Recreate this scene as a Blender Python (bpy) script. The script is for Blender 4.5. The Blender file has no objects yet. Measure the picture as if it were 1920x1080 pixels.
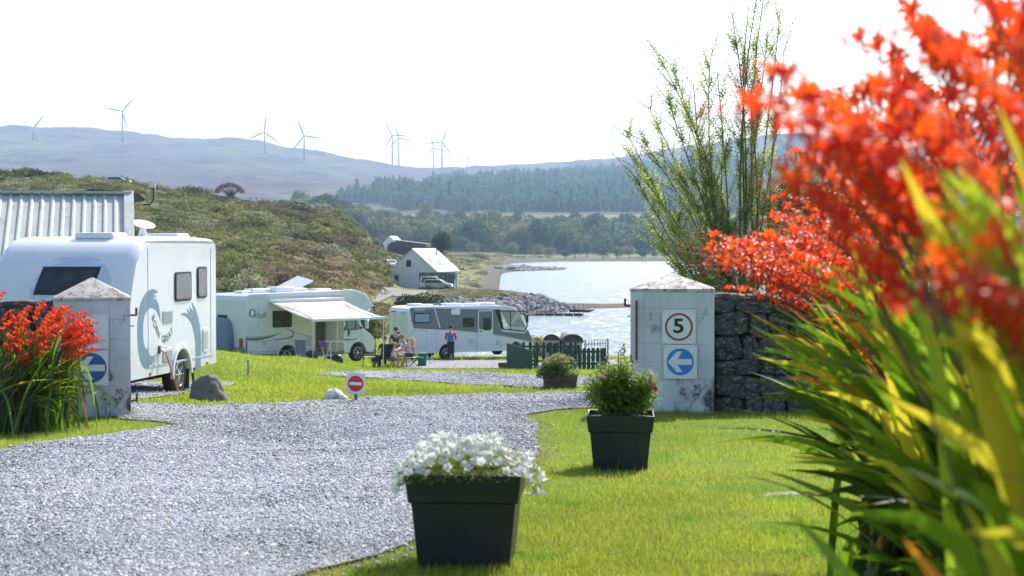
import bpy, bmesh, math, random
import numpy as np
from mathutils import Vector, Matrix, noise, Euler
from mathutils.geometry import delaunay_2d_cdt
R = math.radians
rng = random.Random(7)
nr = np.random.default_rng(11)
S = bpy.context.scene
COL = S.collection
# ------------------------------------------------------------------ camera, sky, sun, exposure
F = 3200.0                      # focal length in pixels of a 1920 wide frame
PITCH = math.atan(79.0 / F)
CAMZ = 10.0
cam_d = bpy.data.cameras.new('camera'); cam = bpy.data.objects.new('camera', cam_d); COL.objects.link(cam)
cam.location = (0, 0, CAMZ); cam.rotation_euler = (R(90) - PITCH, 0, 0)
cam_d.sensor_width = 36; cam_d.lens = 36 * F / 1920
cam_d.clip_start = 0.05; cam_d.clip_end = 30000
cam_d.dof.use_dof = True; cam_d.dof.focus_distance = 24; cam_d.dof.aperture_fstop = 4.5
S.camera = cam
SUN_EL, SUN_AZ = R(42), R(24)   # azimuth measured from +Y towards +X
w = bpy.data.worlds.new('World'); S.world = w; w.use_nodes = True
nt = w.node_tree; bg = nt.nodes['Background']
sky = nt.nodes.new('ShaderNodeTexSky'); sky.sky_type = 'NISHITA'; sky.sun_disc = False
sky.sun_elevation = SUN_EL; sky.sun_rotation = SUN_AZ; sky.air_density = 1.0; sky.dust_density = 2.2; sky.ozone_density = 1.4
nt.links.new(sky.outputs[0], bg.inputs[0]); bg.inputs[1].default_value = 0.15
sl = bpy.data.lights.new('sun', 'SUN'); sl.energy = 4.6; sl.angle = R(0.5); sl.color = (1, .95, .87)
sun = bpy.data.objects.new('sun', sl); COL.objects.link(sun)
sd = Vector((math.sin(SUN_AZ) * math.cos(SUN_EL), math.cos(SUN_AZ) * math.cos(SUN_EL), math.sin(SUN_EL)))
sun.location = (20, -10, 60); sun.rotation_euler = sd.to_track_quat('Z', 'Y').to_euler()
S.view_settings.view_transform = 'Standard'; S.view_settings.look = 'None'
S.view_settings.gamma = 1; S.view_settings.use_curve_mapping = False
S.view_settings.exposure = 0.74
S.cycles.use_denoising = True
S.cycles.max_bounces = 8; S.cycles.transparent_max_bounces = 8; S.cycles.volume_bounces = 1
S.cycles.volume_step_rate = 10; S.cycles.sample_clamp_indirect = 6; S.cycles.caustics_reflective = False; S.cycles.caustics_refractive = False

# ------------------------------------------------------------------ measuring helpers
CP, SP = math.cos(PITCH), math.sin(PITCH)
def ray(px, py):
    u = (px - 960) / F; v = (540 - py) / F
    return Vector((u, v * SP + CP, v * CP - SP))
def at(px, py, d):
    r = ray(px, py); return Vector((0, 0, CAMZ)) + r * (d / r.y)
def zy(y, d): return at(960, y, d).z
def pxof(x, y): return 960 + F * x / y

# ------------------------------------------------------------------ terrain height: measured profiles per bearing
NEAR = [(0, 'z8.6'), (5, 'z8.56'), (8.2, 1063), (14.5, 878), (21, 773), (30, 730), (40, 716), (50, 706), (60, 698), (67, 694), (74, 689), (80, 682), (88, 674), (95, 669)]
def N(k): return NEAR[:k]
WAT = 2.0
CO = {
 -500: N(5) + [(38, 705), (50, 690), (70, 660), (100, 560), (150, 470), (200, 410), (260, 350), (300, 325), (360, 'z22'), (600, 'z20'), (1300, 'z38')],
 0: N(5) + [(38, 705), (50, 690), (70, 660), (100, 560), (150, 480), (200, 420), (250, 366), (300, 336), (345, 'z20'), (600, 'z16'), (1300, 'z38')],
 250: N(5) + [(38, 702), (50, 688), (70, 655), (90, 600), (120, 530), (170, 452), (220, 392), (280, 352), (315, 342), (350, 'z18'), (600, 'z14'), (1300, 'z38')],
 405: N(4) + [(30, 729), (38, 701), (48, 655), (55, 668), (66, 681), (80, 672), (95, 625), (120, 555), (170, 478), (230, 410), (290, 371), (330, 'z15'), (600, 'z12'), (1300, 'z36')],
 560: N(4) + [(30, 730), (40, 711), (50, 684), (56, 669), (62, 677), (70, 685), (80, 674), (100, 605), (120, 560), (170, 492), (230, 432), (290, 389), (340, 'z12'), (600, 'z10'), (1300, 'z34')],
 640: N(4) + [(30, 730), (40, 714), (50, 698), (58, 683), (64, 685), (72, 685), (80, 677), (100, 625), (120, 585), (160, 532), (200, 486), (250, 432), (290, 409), (340, 'z11'), (600, 'z9'), (1300, 'z34')],
 700: N(13) + [(90, 671), (100, 645), (130, 590), (170, 548), (200, 516), (240, 470), (270, 466), (320, 'z8.5'), (600, 'z8'), (1000, 'z7'), (1150, 'z10'), (1300, 'z32')],
 735: N(13) + [(95, 668), (110, 640), (150, 585), (200, 549), (250, 537), (278, 532), (300, 505), (340, 480), (400, 478), (900, 'z6.5'), (1150, 'z9'), (1300, 'z28')],
 765: N(14) + [(110, 643), (150, 590), (180, 566), (220, 548), (262, 541), (300, 532), (330, 500), (400, 484), (600, 478), (900, 'z6.5'), (1150, 'z9'), (1300, 'z26')],
 822: N(14) + [(110, 643), (150, 590), (180, 566), (220, 548), (262, 541), (300, 532), (330, 500), (400, 484), (600, 478), (900, 'z6.5'), (1150, 'z9'), (1300, 'z26')],
 860: N(14) + [(104, 'z1'), (172, 'z1'), (180, 'z2.4'), (190, 571), (200, 549), (230, 546), (262, 541), (330, 516), (450, 500), (600, 486), (800, 477), (1000, 474), (1150, 'z9'), (1300, 'z26')],
 915: N(14) + [(103, 'z1'), (184, 'z1.2'), (192, 'z2.6'), (202, 549), (222, 546), (240, 'z2.6'), (262, 'z2.8'), (330, 'z2.8'), (480, 'z3'), (600, 'z3.4'), (800, 'z4.4'), (1000, 477), (1150, 'z9'), (1300, 'z26')],
 960: N(14) + [(103, 'z1'), (188, 'z1.2'), (198, 'z2.6'), (205, 552), (218, 'z4'), (228, 'z2.2'), (240, 'z1'), (480, 'z1.2'), (545, 'z2.2'), (610, 'z2.5'), (650, 'z1.6'), (760, 'z1.7'), (830, 'z2.5'), (1000, 479), (1150, 'z8'), (1300, 'z25')],
 1030: N(14) + [(103, 'z1'), (198, 'z1.2'), (205, 'z2.3'), (212, 'z3.3'), (222, 'z2.5'), (232, 'z1.5'), (540, 'z1.2'), (570, 'z2.15'), (600, 'z2.2'), (620, 'z1.2'), (800, 'z1.3'), (865, 'z2.1'), (1000, 480), (1150, 'z8'), (1300, 'z25')],
 1060: N(14) + [(103, 'z1'), (206, 'z1.3'), (212, 'z2.2'), (226, 'z2.5'), (238, 'z1.3'), (575, 'z1.7'), (860, 'z1.6'), (883, 'z2.2'), (1000, 481), (1150, 'z8'), (1300, 'z25')],
 1180: N(14) + [(103, 'z1'), (214, 'z1.3'), (222, 'z2.15'), (232, 'z2.3'), (240, 'z1.3'), (860, 'z1.6'), (883, 'z2.2'), (1000, 481), (1150, 'z8'), (1300, 'z25')],
 1400: N(14) + [(103, 'z1'), (230, 'z1.3'), (860, 'z1.6'), (883, 'z2.2'), (1000, 481), (1150, 'z8'), (1300, 'z25')],
 2600: N(14) + [(110, 'z1'), (230, 'z1.3'), (860, 'z1.6'), (883, 'z2.2'), (1000, 481), (1150, 'z8'), (1300, 'z25')],
}
SKYL = [(-500, 232), (0, 237), (60, 237), (100, 240), (180, 242), (245, 243), (270, 252), (330, 259), (400, 262), (450, 261), (500, 266), (530, 272), (580, 274), (600, 279), (650, 291), (700, 301), (740, 310), (800, 315), (850, 312), (900, 309), (1000, 306), (1050, 302), (1100, 297), (1150, 292), (1200, 285), (1290, 272), (1400, 258), (1600, 240), (2600, 225)]
def _z(v, d): return float(v[1:]) if isinstance(v, str) else zy(v, d)
DG = np.unique(np.concatenate([np.arange(0, 30, 1.0), np.arange(30, 110, 1.0), np.arange(110, 350, 3.0), np.geomspace(350, 6500, 90)]))
PXK = np.array(sorted(CO)); CX = np.arange(-500, 2601, 10)
_cols = []
for k in PXK:
    t = list(CO[k])
    t += [(1500, 'z38'), (1750, 'z44')]
    ds = [a for a, b in t]; zs = [_z(b, a) for a, b in t]
    _cols.append(np.interp(DG, ds, zs))
_cols = np.array(_cols)
TAB = np.array([[np.interp(c, PXK, _cols[:, j]) for j in range(len(DG))] for c in CX])
sky_y = np.interp(CX, [a for a, b in SKYL], [b for a, b in SKYL])
zs45 = np.array([zy(y, 4500) for y in sky_y])
frac = np.interp(DG, [1750, 2500, 3300, 3900, 4350, 4500, 4700, 5500, 6500], [0, .25, .50, .725, .93, 1, .97, .7, .5])
far = DG > 1750
TAB[:, far] = 44 + (zs45[:, None] - 44) * frac[None, far]
for _ in range(2):   # soften the creases across bearings
    TAB[1:-1] = TAB[1:-1] * .5 + (TAB[:-2] + TAB[2:]) * .25
jn = int(np.searchsorted(DG, 100))
for _ in range(3):
    T2 = TAB.copy(); T2[:, 2:jn] = TAB[:, 2:jn] * .5 + (TAB[:, 1:jn - 1] + TAB[:, 3:jn + 1]) * .25; TAB = T2
def fb(x, y, seed=0.):
    v = 0
    for o, a in ((1, 1), (2.1, .5), (4.3, .25), (8.7, .12)):
        v = v + a * (np.sin(x * o + 1.7 * np.sin(y * o * .8 + seed)) * np.cos(y * o * 1.1 + 1.3 * np.sin(x * o * .7 + seed * 2)))
    return v
def H(x, y):
    """ground height (vectorised)"""
    x = np.asarray(x, float); y = np.maximum(np.asarray(y, float), 0.01)
    px = np.clip(960 + F * x / np.maximum(y, 3), -500, 2599.9)
    ci = (px + 500) / 10; i0 = np.clip(ci.astype(int), 0, len(CX) - 2); fx = ci - i0
    j1 = np.clip(np.searchsorted(DG, y), 1, len(DG) - 1); j0 = j1 - 1
    fy = np.clip((y - DG[j0]) / (DG[j1] - DG[j0]), 0, 1)
    z = (TAB[i0, j0] * (1 - fx) + TAB[i0 + 1, j0] * fx) * (1 - fy) + (TAB[i0, j1] * (1 - fx) + TAB[i0 + 1, j1] * fx) * fy
    a1 = np.clip((y - 100) / 60, 0, 1) * np.clip((z - 5) / 4, 0, 1) * np.clip((900 - px) / 100, 0, 1) * np.clip((400 - y) / 50, 0, 1)
    z = z + a1 * .55 * fb(x * .12, y * .09)
    a2 = np.clip((y - 1500) / 800, 0, 1)
    z = z + a2 * 7 * fb(x * .008, y * .006, 1.) + a2 * 2.0 * fb(x * .04, y * .03, 2.)
    z = z + np.clip(1 - np.abs(y - 30) / 60, 0, 1) * .02 * fb(x * .9, y * .7, 3.)
    return z
def h1(x, y): return float(H(np.array([x]), np.array([y]))[0])
def ground_at(px, py, dmax=2000):
    """where the camera's line through a ground pixel meets the ground"""
    r = ray(px, py); ds = np.concatenate([np.arange(2, 110, .1), np.arange(110, dmax, 1.)])
    x = r.x * ds / r.y; z = CAMZ + r.z * ds / r.y
    f = z - H(x, ds); k = np.argmax(f < 0)
    if f[k] >= 0: k = len(ds) - 1
    return Vector((x[k], ds[k], h1(x[k], ds[k])))
def gp(px, d, dz=0.):
    x = (px - 960) / F * d; return Vector((x, d, h1(x, d) + dz))

# ------------------------------------------------------------------ materials
MATS = {}
def mat(name, c1, c2=None, scale=6., rough=.6, metal=0., bump=0., bscale=None, spec=.5, transl=0., rand=0., lo=.35, hi=.65, coord='Object', attr=None, stretch=None, tcol=None, c3=None, s3=40., coat=0., alpha=None, trans=0., dirt=0.):
    if name in MATS: return MATS[name]
    m = bpy.data.materials.new(name); m.use_nodes = True; n = m.node_tree.nodes; L = m.node_tree.links
    p = n['Principled BSDF']; p.inputs['Roughness'].default_value = rough; p.inputs['Metallic'].default_value = metal
    p.inputs['Specular IOR Level'].default_value = spec
    p.inputs['Coat Weight'].default_value = coat
    if trans: p.inputs['Transmission Weight'].default_value = trans
    if alpha is not None: p.inputs['Alpha'].default_value = alpha
    tc = n.new('ShaderNodeTexCoord'); co = tc.outputs[coord]
    if stretch:
        mp = n.new('ShaderNodeMapping'); mp.inputs['Scale'].default_value = stretch; L.new(co, mp.inputs[0]); co = mp.outputs[0]
    def noi(s, d=5.):
        t = n.new('ShaderNodeTexNoise'); t.inputs['Scale'].default_value = s; t.inputs['Detail'].default_value = d; L.new(co, t.inputs['Vector']); return t.outputs[0]
    def ramp(src, a, b):
        r = n.new('ShaderNodeMapRange'); r.inputs[1].default_value = a; r.inputs[2].default_value = b; L.new(src, r.inputs[0]); return r.outputs[0]
    def mix(f, a, b, typ='MIX'):
        x = n.new('ShaderNodeMix'); x.data_type = 'RGBA'; x.blend_type = typ
        for s, v in ((x.inputs[0], f), (x.inputs[6], a), (x.inputs[7], b)):
            if isinstance(v, (int, float)): s.default_value = v
            elif isinstance(v, tuple): s.default_value = (*v, 1)
            else: L.new(v, s)
        return x.outputs[2]
    col = tuple(c1)
    if c2 is not None: col = mix(ramp(noi(scale), lo, hi), tuple(c1), tuple(c2))
    if c3 is not None: col = mix(ramp(noi(s3), .55, .72), col, tuple(c3))
    if attr:
        a = n.new('ShaderNodeAttribute'); a.attribute_name = attr; col = mix(1., col, a.outputs[0], 'MULTIPLY')
    if dirt:
        t = n.new('ShaderNodeTexNoise'); t.inputs['Scale'].default_value = dirt; t.inputs['Detail'].default_value = 14; t.inputs['Roughness'].default_value = .72; L.new(co, t.inputs['Vector'])
        sp = n.new('ShaderNodeSeparateXYZ'); L.new(tc.outputs['Object'], sp.inputs[0])
        mr = n.new('ShaderNodeMapRange'); mr.inputs[1].default_value = 0; mr.inputs[2].default_value = .55; mr.inputs[3].default_value = .075; mr.inputs[4].default_value = 0; L.new(sp.outputs[2], mr.inputs[0])
        ad = n.new('ShaderNodeMath'); L.new(t.outputs[0], ad.inputs[0]); L.new(mr.outputs[0], ad.inputs[1])
        col = mix(ramp(ad.outputs[0], .575, .66), col, (.09, .085, .08))
    if rand:
        oi = n.new('ShaderNodeObjectInfo'); hs = n.new('ShaderNodeHueSaturation')
        r1 = n.new('ShaderNodeMapRange'); r1.inputs[3].default_value = 1 - rand; r1.inputs[4].default_value = 1 + rand; L.new(oi.outputs['Random'], r1.inputs[0])
        r2 = n.new('ShaderNodeMapRange'); r2.inputs[3].default_value = .5 + rand * .06; r2.inputs[4].default_value = .5 - rand * .06; L.new(oi.outputs['Random'], r2.inputs[0])
        L.new(r1.outputs[0], hs.inputs['Value']); L.new(r2.outputs[0], hs.inputs['Hue'])
        if isinstance(col, tuple): hs.inputs['Color'].default_value = (*col, 1)
        else: L.new(col, hs.inputs['Color'])
        col = hs.outputs[0]
    if isinstance(col, tuple): p.inputs['Base Color'].default_value = (*col, 1)
    else: L.new(col, p.inputs['Base Color'])
    if bump:
        b = n.new('ShaderNodeBump'); b.inputs['Strength'].default_value = min(1, bump); b.inputs['Distance'].default_value = max(.01, bump * .02)
        L.new(noi(bscale or scale * 4), b.inputs['Height']); L.new(b.outputs[0], p.inputs['Normal'])
    if transl:
        t = n.new('ShaderNodeBsdfTranslucent'); ms = n.new('ShaderNodeMixShader'); ms.inputs[0].default_value = transl
        if tcol: t.inputs[0].default_value = (*tcol, 1)
        elif isinstance(col, tuple): t.inputs[0].default_value = (*col, 1)
        else:
            g = n.new('ShaderNodeHueSaturation'); g.inputs['Value'].default_value = 1.5; g.inputs['Hue'].default_value = .485; L.new(col, g.inputs['Color']); L.new(g.outputs[0], t.inputs[0])
        L.new(p.outputs[0], ms.inputs[1]); L.new(t.outputs[0], ms.inputs[2]); L.new(ms.outputs[0], n['Material Output'].inputs[0])
    MATS[name] = m
    return m

# ------------------------------------------------------------------ mesh helpers
def tag(o, label=None, cat=None, group=None, kind=None):
    if label: o['label'] = label
    if cat: o['category'] = cat
    if group: o['group'] = group
    if kind: o['kind'] = kind
    return o
def empty(name, loc, rz=0., label=None, cat=None, group=None, rot=None):
    o = bpy.data.objects.new(name, None); COL.objects.link(o); o.location = loc
    o.rotation_euler = rot or (0, 0, rz); o.empty_display_size = .2
    return tag(o, label, cat, group)
def link(name, me, parent=None, m=None, loc=None):
    o = bpy.data.objects.new(name, me); COL.objects.link(o)
    if parent is not None: o.parent = parent
    if m is not None and not me.materials: me.materials.append(m)
    if loc is not None: o.location = loc
    return o
def fast_mesh(name, V, Fc, m=None, smooth=False, col=None):
    """V (n,3), Fc (k,3 or 4) numpy"""
    V = np.asarray(V, np.float32); Fc = np.asarray(Fc, np.int32); me = bpy.data.meshes.new(name)
    me.vertices.add(len(V)); me.vertices.foreach_set('co', V.ravel())
    k = Fc.shape[1]; me.loops.add(Fc.size); me.loops.foreach_set('vertex_index', Fc.ravel())
    me.polygons.add(len(Fc)); me.polygons.foreach_set('loop_start', np.arange(0, Fc.size, k, dtype=np.int32))
    me.polygons.foreach_set('loop_total', np.full(len(Fc), k, np.int32))
    if smooth: me.polygons.foreach_set('use_smooth', np.ones(len(Fc), bool))
    if col is not None:
        a = me.color_attributes.new('Col', 'FLOAT_COLOR', 'POINT')
        c = np.ones((len(V), 4), np.float32); c[:, :3] = col; a.data.foreach_set('color', c.ravel())
    me.update(calc_edges=True)
    if m: me.materials.append(m)
    return me
class MB:
    def __init__(s): s.v = []; s.f = []
    def add(s, v, f):
        k = len(s.v); s.v += [tuple(a) for a in v]; s.f += [tuple(i + k for i in a) for a in f]; return s
    def box(s, c, d, M=None, taper=1.):
        c = Vector(c); x, y, z = d[0] / 2, d[1] / 2, d[2] / 2
        P = [Vector((a * x * (taper if cc < 0 else 1), b * y * (taper if cc < 0 else 1), cc * z)) for cc in (-1, 1) for a, b in ((-1, -1), (1, -1), (1, 1), (-1, 1))]
        if M is not None: P = [M @ p for p in P]
        return s.add([p + c for p in P], [(3, 2, 1, 0), (4, 5, 6, 7), (0, 1, 5, 4), (1, 2, 6, 5), (2, 3, 7, 6), (3, 0, 4, 7)])
    def tube(s, pts, rad, n=6, cap=True):
        pts = [Vector(p) for p in pts]
        if not hasattr(rad, '__len__'): rad = [rad] * len(pts)
        V = []; ref = None
        for i, p in enumerate(pts):
            t = (pts[min(i + 1, len(pts) - 1)] - pts[max(i - 1, 0)]).normalized()
            if ref is None: ref = Vector((0, 0, 1)) if abs(t.z) < .9 else Vector((1, 0, 0))
            a = t.cross(ref); a = a.normalized() if a.length > 1e-6 else t.orthogonal().normalized()
            b = a.cross(t).normalized(); ref = b
            V += [p + (a * math.cos(2 * math.pi * k / n) + b * math.sin(2 * math.pi * k / n)) * rad[i] for k in range(n)]
        Fs = [(i * n + k, i * n + (k + 1) % n, (i + 1) * n + (k + 1) % n, (i + 1) * n + k) for i in range(len(pts) - 1) for k in range(n)]
        if cap: Fs += [tuple(range(n - 1, -1, -1)), tuple(range((len(pts) - 1) * n, len(pts) * n))]
        return s.add(V, Fs)
    def rings(s, rings, cap=True, close=True):
        n = len(rings[0]); V = [p for r in rings for p in r]
        e = n if close else n - 1
        Fs = [(i * n + k, i * n + (k + 1) % n, (i + 1) * n + (k + 1) % n, (i + 1) * n + k) for i in range(len(rings) - 1) for k in range(e)]
        if cap: Fs += [tuple(range(n - 1, -1, -1)), tuple(range((len(rings) - 1) * n, len(rings) * n))]
        return s.add(V, Fs)
    def prism(s, prof, y0, y1):
        """side profile in x,z extruded along y"""
        n = len(prof)
        V = [(x, y0, z) for x, z in prof] + [(x, y1, z) for x, z in prof]
        return s.add(V, [tuple(range(n)), tuple(range(2 * n - 1, n - 1, -1))] + [(i, i + n, (i + 1) % n + n, (i + 1) % n) for i in range(n)])
    def lathe(s, prof, n=16, c=(0, 0, 0), axis='z'):
        rr = []
        for r, h in prof:
            ring = []
            for k in range(n):
                a = 2 * math.pi * k / n; x, y = r * math.cos(a), r * math.sin(a)
                p = (x, y, h) if axis == 'z' else ((x, h, y) if axis == 'y' else (h, x, y))
                ring.append((p[0] + c[0], p[1] + c[1], p[2] + c[2]))
            rr.append(ring)
        return s.rings(rr)
    def ball(s, c, r, n=8, m=5, M=None):
        if not hasattr(r, '__len__'): r = (r, r, r)
        c = Vector(c); rr = []
        for i in range(m + 1):
            th = math.pi * i / m; th = min(max(th, .05), math.pi - .05)
            ring = [Vector((r[0] * math.sin(th) * math.cos(2 * math.pi * k / n), r[1] * math.sin(th) * math.sin(2 * math.pi * k / n), -r[2] * math.cos(th))) for k in range(n)]
            if M is not None: ring = [M @ p for p in ring]
            rr.append([p + c for p in ring])
        return s.rings(rr)
    def mesh(s, name, smooth=False, fix=True):
        me = bpy.data.meshes.new(name); me.from_pydata(s.v, [], s.f)
        if fix:
            bm = bmesh.new(); bm.from_mesh(me); bmesh.ops.recalc_face_normals(bm, faces=bm.faces); bm.to_mesh(me); bm.free()
        if smooth: me.polygons.foreach_set('use_smooth', np.ones(len(me.polygons), bool))
        return me
    def build(s, name, m, parent=None, smooth=False, bevel=0., seg=2, loc=None, label=None):
        o = link(name, s.mesh(name, smooth), parent, m, loc)
        if bevel:
            b = o.modifiers.new('bevel', 'BEVEL'); b.width = bevel; b.segments = seg; b.limit_method = 'ANGLE'; b.angle_limit = R(35)
            o.data.polygons.foreach_set('use_smooth', np.ones(len(o.data.polygons), bool))
            try: o.data.set_sharp_from_angle(angle=R(40))
            except Exception: pass
        if label: o['label'] = label
        return o
def cut(o, mb):
    """boolean a hole and bake it"""
    c = bpy.data.objects.new('cutter', mb.mesh('cutter')); COL.objects.link(c); c.parent = o.parent
    md = o.modifiers.new('hole', 'BOOLEAN'); md.object = c; md.operation = 'DIFFERENCE'; md.solver = 'EXACT'
    bpy.context.view_layer.update()
    dg = bpy.context.evaluated_depsgraph_get(); me = bpy.data.meshes.new_from_object(o.evaluated_get(dg))
    o.modifiers.clear(); o.data = me; bpy.data.objects.remove(c)
    return o
def copy_tree(o, loc, rz=None, parent=None):
    c = o.copy(); COL.objects.link(c); c.parent = parent
    if loc is not None: c.location = loc
    if rz is not None: c.rotation_euler = (0, 0, rz)
    for ch in list(o.children): copy_tree(ch, None, None, c)
    return c
def text_mesh(s, size, depth=.002, bold=0.):
    cu = bpy.data.curves.new('text', 'FONT'); cu.body = s; cu.size = size; cu.extrude = depth; cu.align_x = 'CENTER'; cu.align_y = 'CENTER'; cu.offset = bold
    o = bpy.data.objects.new('text', cu); COL.objects.link(o); bpy.context.view_layer.update()
    me = bpy.data.meshes.new_from_object(o.evaluated_get(bpy.context.evaluated_depsgraph_get()))
    bpy.data.objects.remove(o); return me
def plate(prof2d, thick):
    """flat outline in (x,z) facing -y, thickness along y"""
    return MB().prism(prof2d, -thick, 0)
def scatter(name, P, rotz, scale, variants, idx=None, tilt=None, label=None, cat=None, kind='stuff', parent=None):
    """instances of a few meshes on given points (uncountable stuff only)"""
    P = np.asarray(P, np.float32); n = len(P); me = bpy.data.meshes.new(name)
    me.vertices.add(n); me.vertices.foreach_set('co', P.ravel())
    rot = np.zeros((n, 3), np.float32); rot[:, 2] = rotz
    if tilt is not None: rot[:, :2] = tilt
    a = me.attributes.new('rot', 'FLOAT_VECTOR', 'POINT'); a.data.foreach_set('vector', rot.ravel())
    sc = np.asarray(scale, np.float32); sc = np.repeat(sc[:, None], 3, 1) if sc.ndim == 1 else sc
    a = me.attributes.new('scl', 'FLOAT_VECTOR', 'POINT'); a.data.foreach_set('vector', sc.ravel())
    if idx is None: idx = nr.integers(0, len(variants), n)
    a = me.attributes.new('idx', 'INT', 'POINT'); a.data.foreach_set('value', np.asarray(idx, np.int32))
    c = bpy.data.collections.new(name + '_kinds')
    for i, v in enumerate(variants):
        o = bpy.data.objects.new('%s_kind_%02d' % (name, i), v); c.objects.link(o)
    g = bpy.data.node_groups.new(name, 'GeometryNodeTree')
    g.interface.new_socket('Geometry', in_out='INPUT', socket_type='NodeSocketGeometry'); g.interface.new_socket('Geometry', in_out='OUTPUT', socket_type='NodeSocketGeometry')
    ni, no = g.nodes.new('NodeGroupInput'), g.nodes.new('NodeGroupOutput')
    ci = g.nodes.new('GeometryNodeCollectionInfo'); ci.inputs[0].default_value = c; ci.inputs['Separate Children'].default_value = True; ci.inputs['Reset Children'].default_value = True
    ip = g.nodes.new('GeometryNodeInstanceOnPoints'); ip.inputs['Pick Instance'].default_value = True
    def na(nm, t):
        q = g.nodes.new('GeometryNodeInputNamedAttribute'); q.data_type = t; q.inputs[0].default_value = nm; return q.outputs[0]
    mp = g.nodes.new('GeometryNodeMeshToPoints')
    g.links.new(ni.outputs[0], mp.inputs[0]); g.links.new(mp.outputs[0], ip.inputs['Points']); g.links.new(ci.outputs[0], ip.inputs['Instance'])
    g.links.new(na('idx', 'INT'), ip.inputs['Instance Index']); g.links.new(na('scl', 'FLOAT_VECTOR'), ip.inputs['Scale'])
    er = g.nodes.new('FunctionNodeEulerToRotation'); g.links.new(na('rot', 'FLOAT_VECTOR'), er.inputs[0]); g.links.new(er.outputs[0], ip.inputs['Rotation'])
    g.links.new(ip.outputs[0], no.inputs[0])
    o = link(name, me, parent); md = o.modifiers.new('scatter', 'NODES'); md.node_group = g
    return tag(o, label, cat, kind=kind)
def inpoly(x, y, poly):
    r = np.zeros(len(x), bool); n = len(poly)
    for i in range(n):
        x0, y0 = poly[i][:2]; x1, y1 = poly[(i + 1) % n][:2]
        c = ((y0 > y) != (y1 > y)) & (x < (x1 - x0) * (y - y0) / (y1 - y0 + 1e-12) + x0); r ^= c
    return r
# ------------------------------------------------------------------ ground, shore, hills, water
def poly_world(pts, n=6, jit=.0):
    W = [ground_at(*p) if not isinstance(p, Vector) else p for p in pts]; out = []
    for i, a in enumerate(W):
        b = W[(i + 1) % len(W)]
        k = max(1, min(24, int((b - a).length / .35)))
        for j in range(k):
            q = a.lerp(b, j / k)
            out.append((q.x + jit * math.sin(q.x * 2.3 + q.y * 1.7), q.y + jit * math.sin(q.x * 1.9 - q.y * 2.6)))
    return out
v3 = lambda x, y: Vector((x, y, h1(x, y)))
ROAD = poly_world([v3(-8, 1), v3(-6.2, 16.0), (0, 848), (120, 829), (240, 813), (352, 801), (300, 793), (243, 789), (180, 777), (-100, 772), (-100, 760), (235, 759), (330, 760), (450, 758), (600, 752), (750, 745),
     (900, 740), (1010, 738), (1100, 738), (1190, 737), (1500, 737), (1500, 762), (1200, 767), (1100, 767), (1040, 771), (998, 779), (987, 788), (1003, 805), (1016, 828), (1000, 856), (975, 885), (930, 925), (850, 985), (700, 1052), (600, 1078), v3(-1.15, 7.2), v3(-1.9, 4), v3(-2.2, 1)], jit=.05)
STRIP = poly_world([(592, 703.5), (640, 699), (720, 697), (820, 698), (940, 701), (1020, 705), (1100, 707), (1300, 707), (1300, 728), (1100, 729), (1010, 729), (960, 728), (900, 724), (800, 717), (700, 710), (620, 706)], jit=.08)
LANE = poly_world([(742, 691), (765, 682), (790, 677), (900, 677), (1050, 677), (1300, 674), (1300, 684), (1050, 689), (950, 692), (850, 692.5)], jit=.1)
PITCHG = poly_world([(150, 757), (243, 752), (300, 745), (360, 736), (440, 724), (450, 720), (330, 718), (150, 721)], jit=.06)
GRAV = [ROAD, STRIP, LANE, PITCHG]
def is_gravel(x, y):
    r = np.zeros(len(x), bool)
    for p in GRAV: r |= inpoly(x, y, p)
    return r
def land(name, d0, d1, ux, dd, m, colfn):
    px = np.linspace(-480, 2580, ux); X = (px[None, :] - 960) / F * np.maximum(dd[:, None], 0); Y = np.repeat(dd[:, None], ux, 1)
    if d0 == 0:  # around and behind the camera the sheet widens to a plain strip
        k = np.clip((40 - Y) / 40, 0, 1); X = X * (1 - k) + k * (np.linspace(-1, 1, ux)[None, :] * 22)
    Z = H(X.ravel(), Y.ravel()).reshape(X.shape)
    V = np.stack([X, Y, Z], -1).reshape(-1, 3); nn = len(dd)
    i = np.arange(nn - 1)[:, None] * ux + np.arange(ux - 1)[None, :]; i = i.ravel()
    Fc = np.stack([i, i + 1, i + ux + 1, i + ux], 1)
    me = fast_mesh(name, V, Fc, m, True, colfn(V)); return tag(link(name, me), kind='structure')
def sm(a, b, x): t = np.clip((x - a) / (b - a), 0, 1); return t * t * (3 - 2 * t)
def c_lawn(V):
    n = len(V); c = np.tile(np.array([.13, .21, .025]), (n, 1)); g = fb(V[:, 0] * .5, V[:, 1] * .35)[:, None]
    return np.clip(c * (1 + .12 * g), 0, 1)
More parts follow.
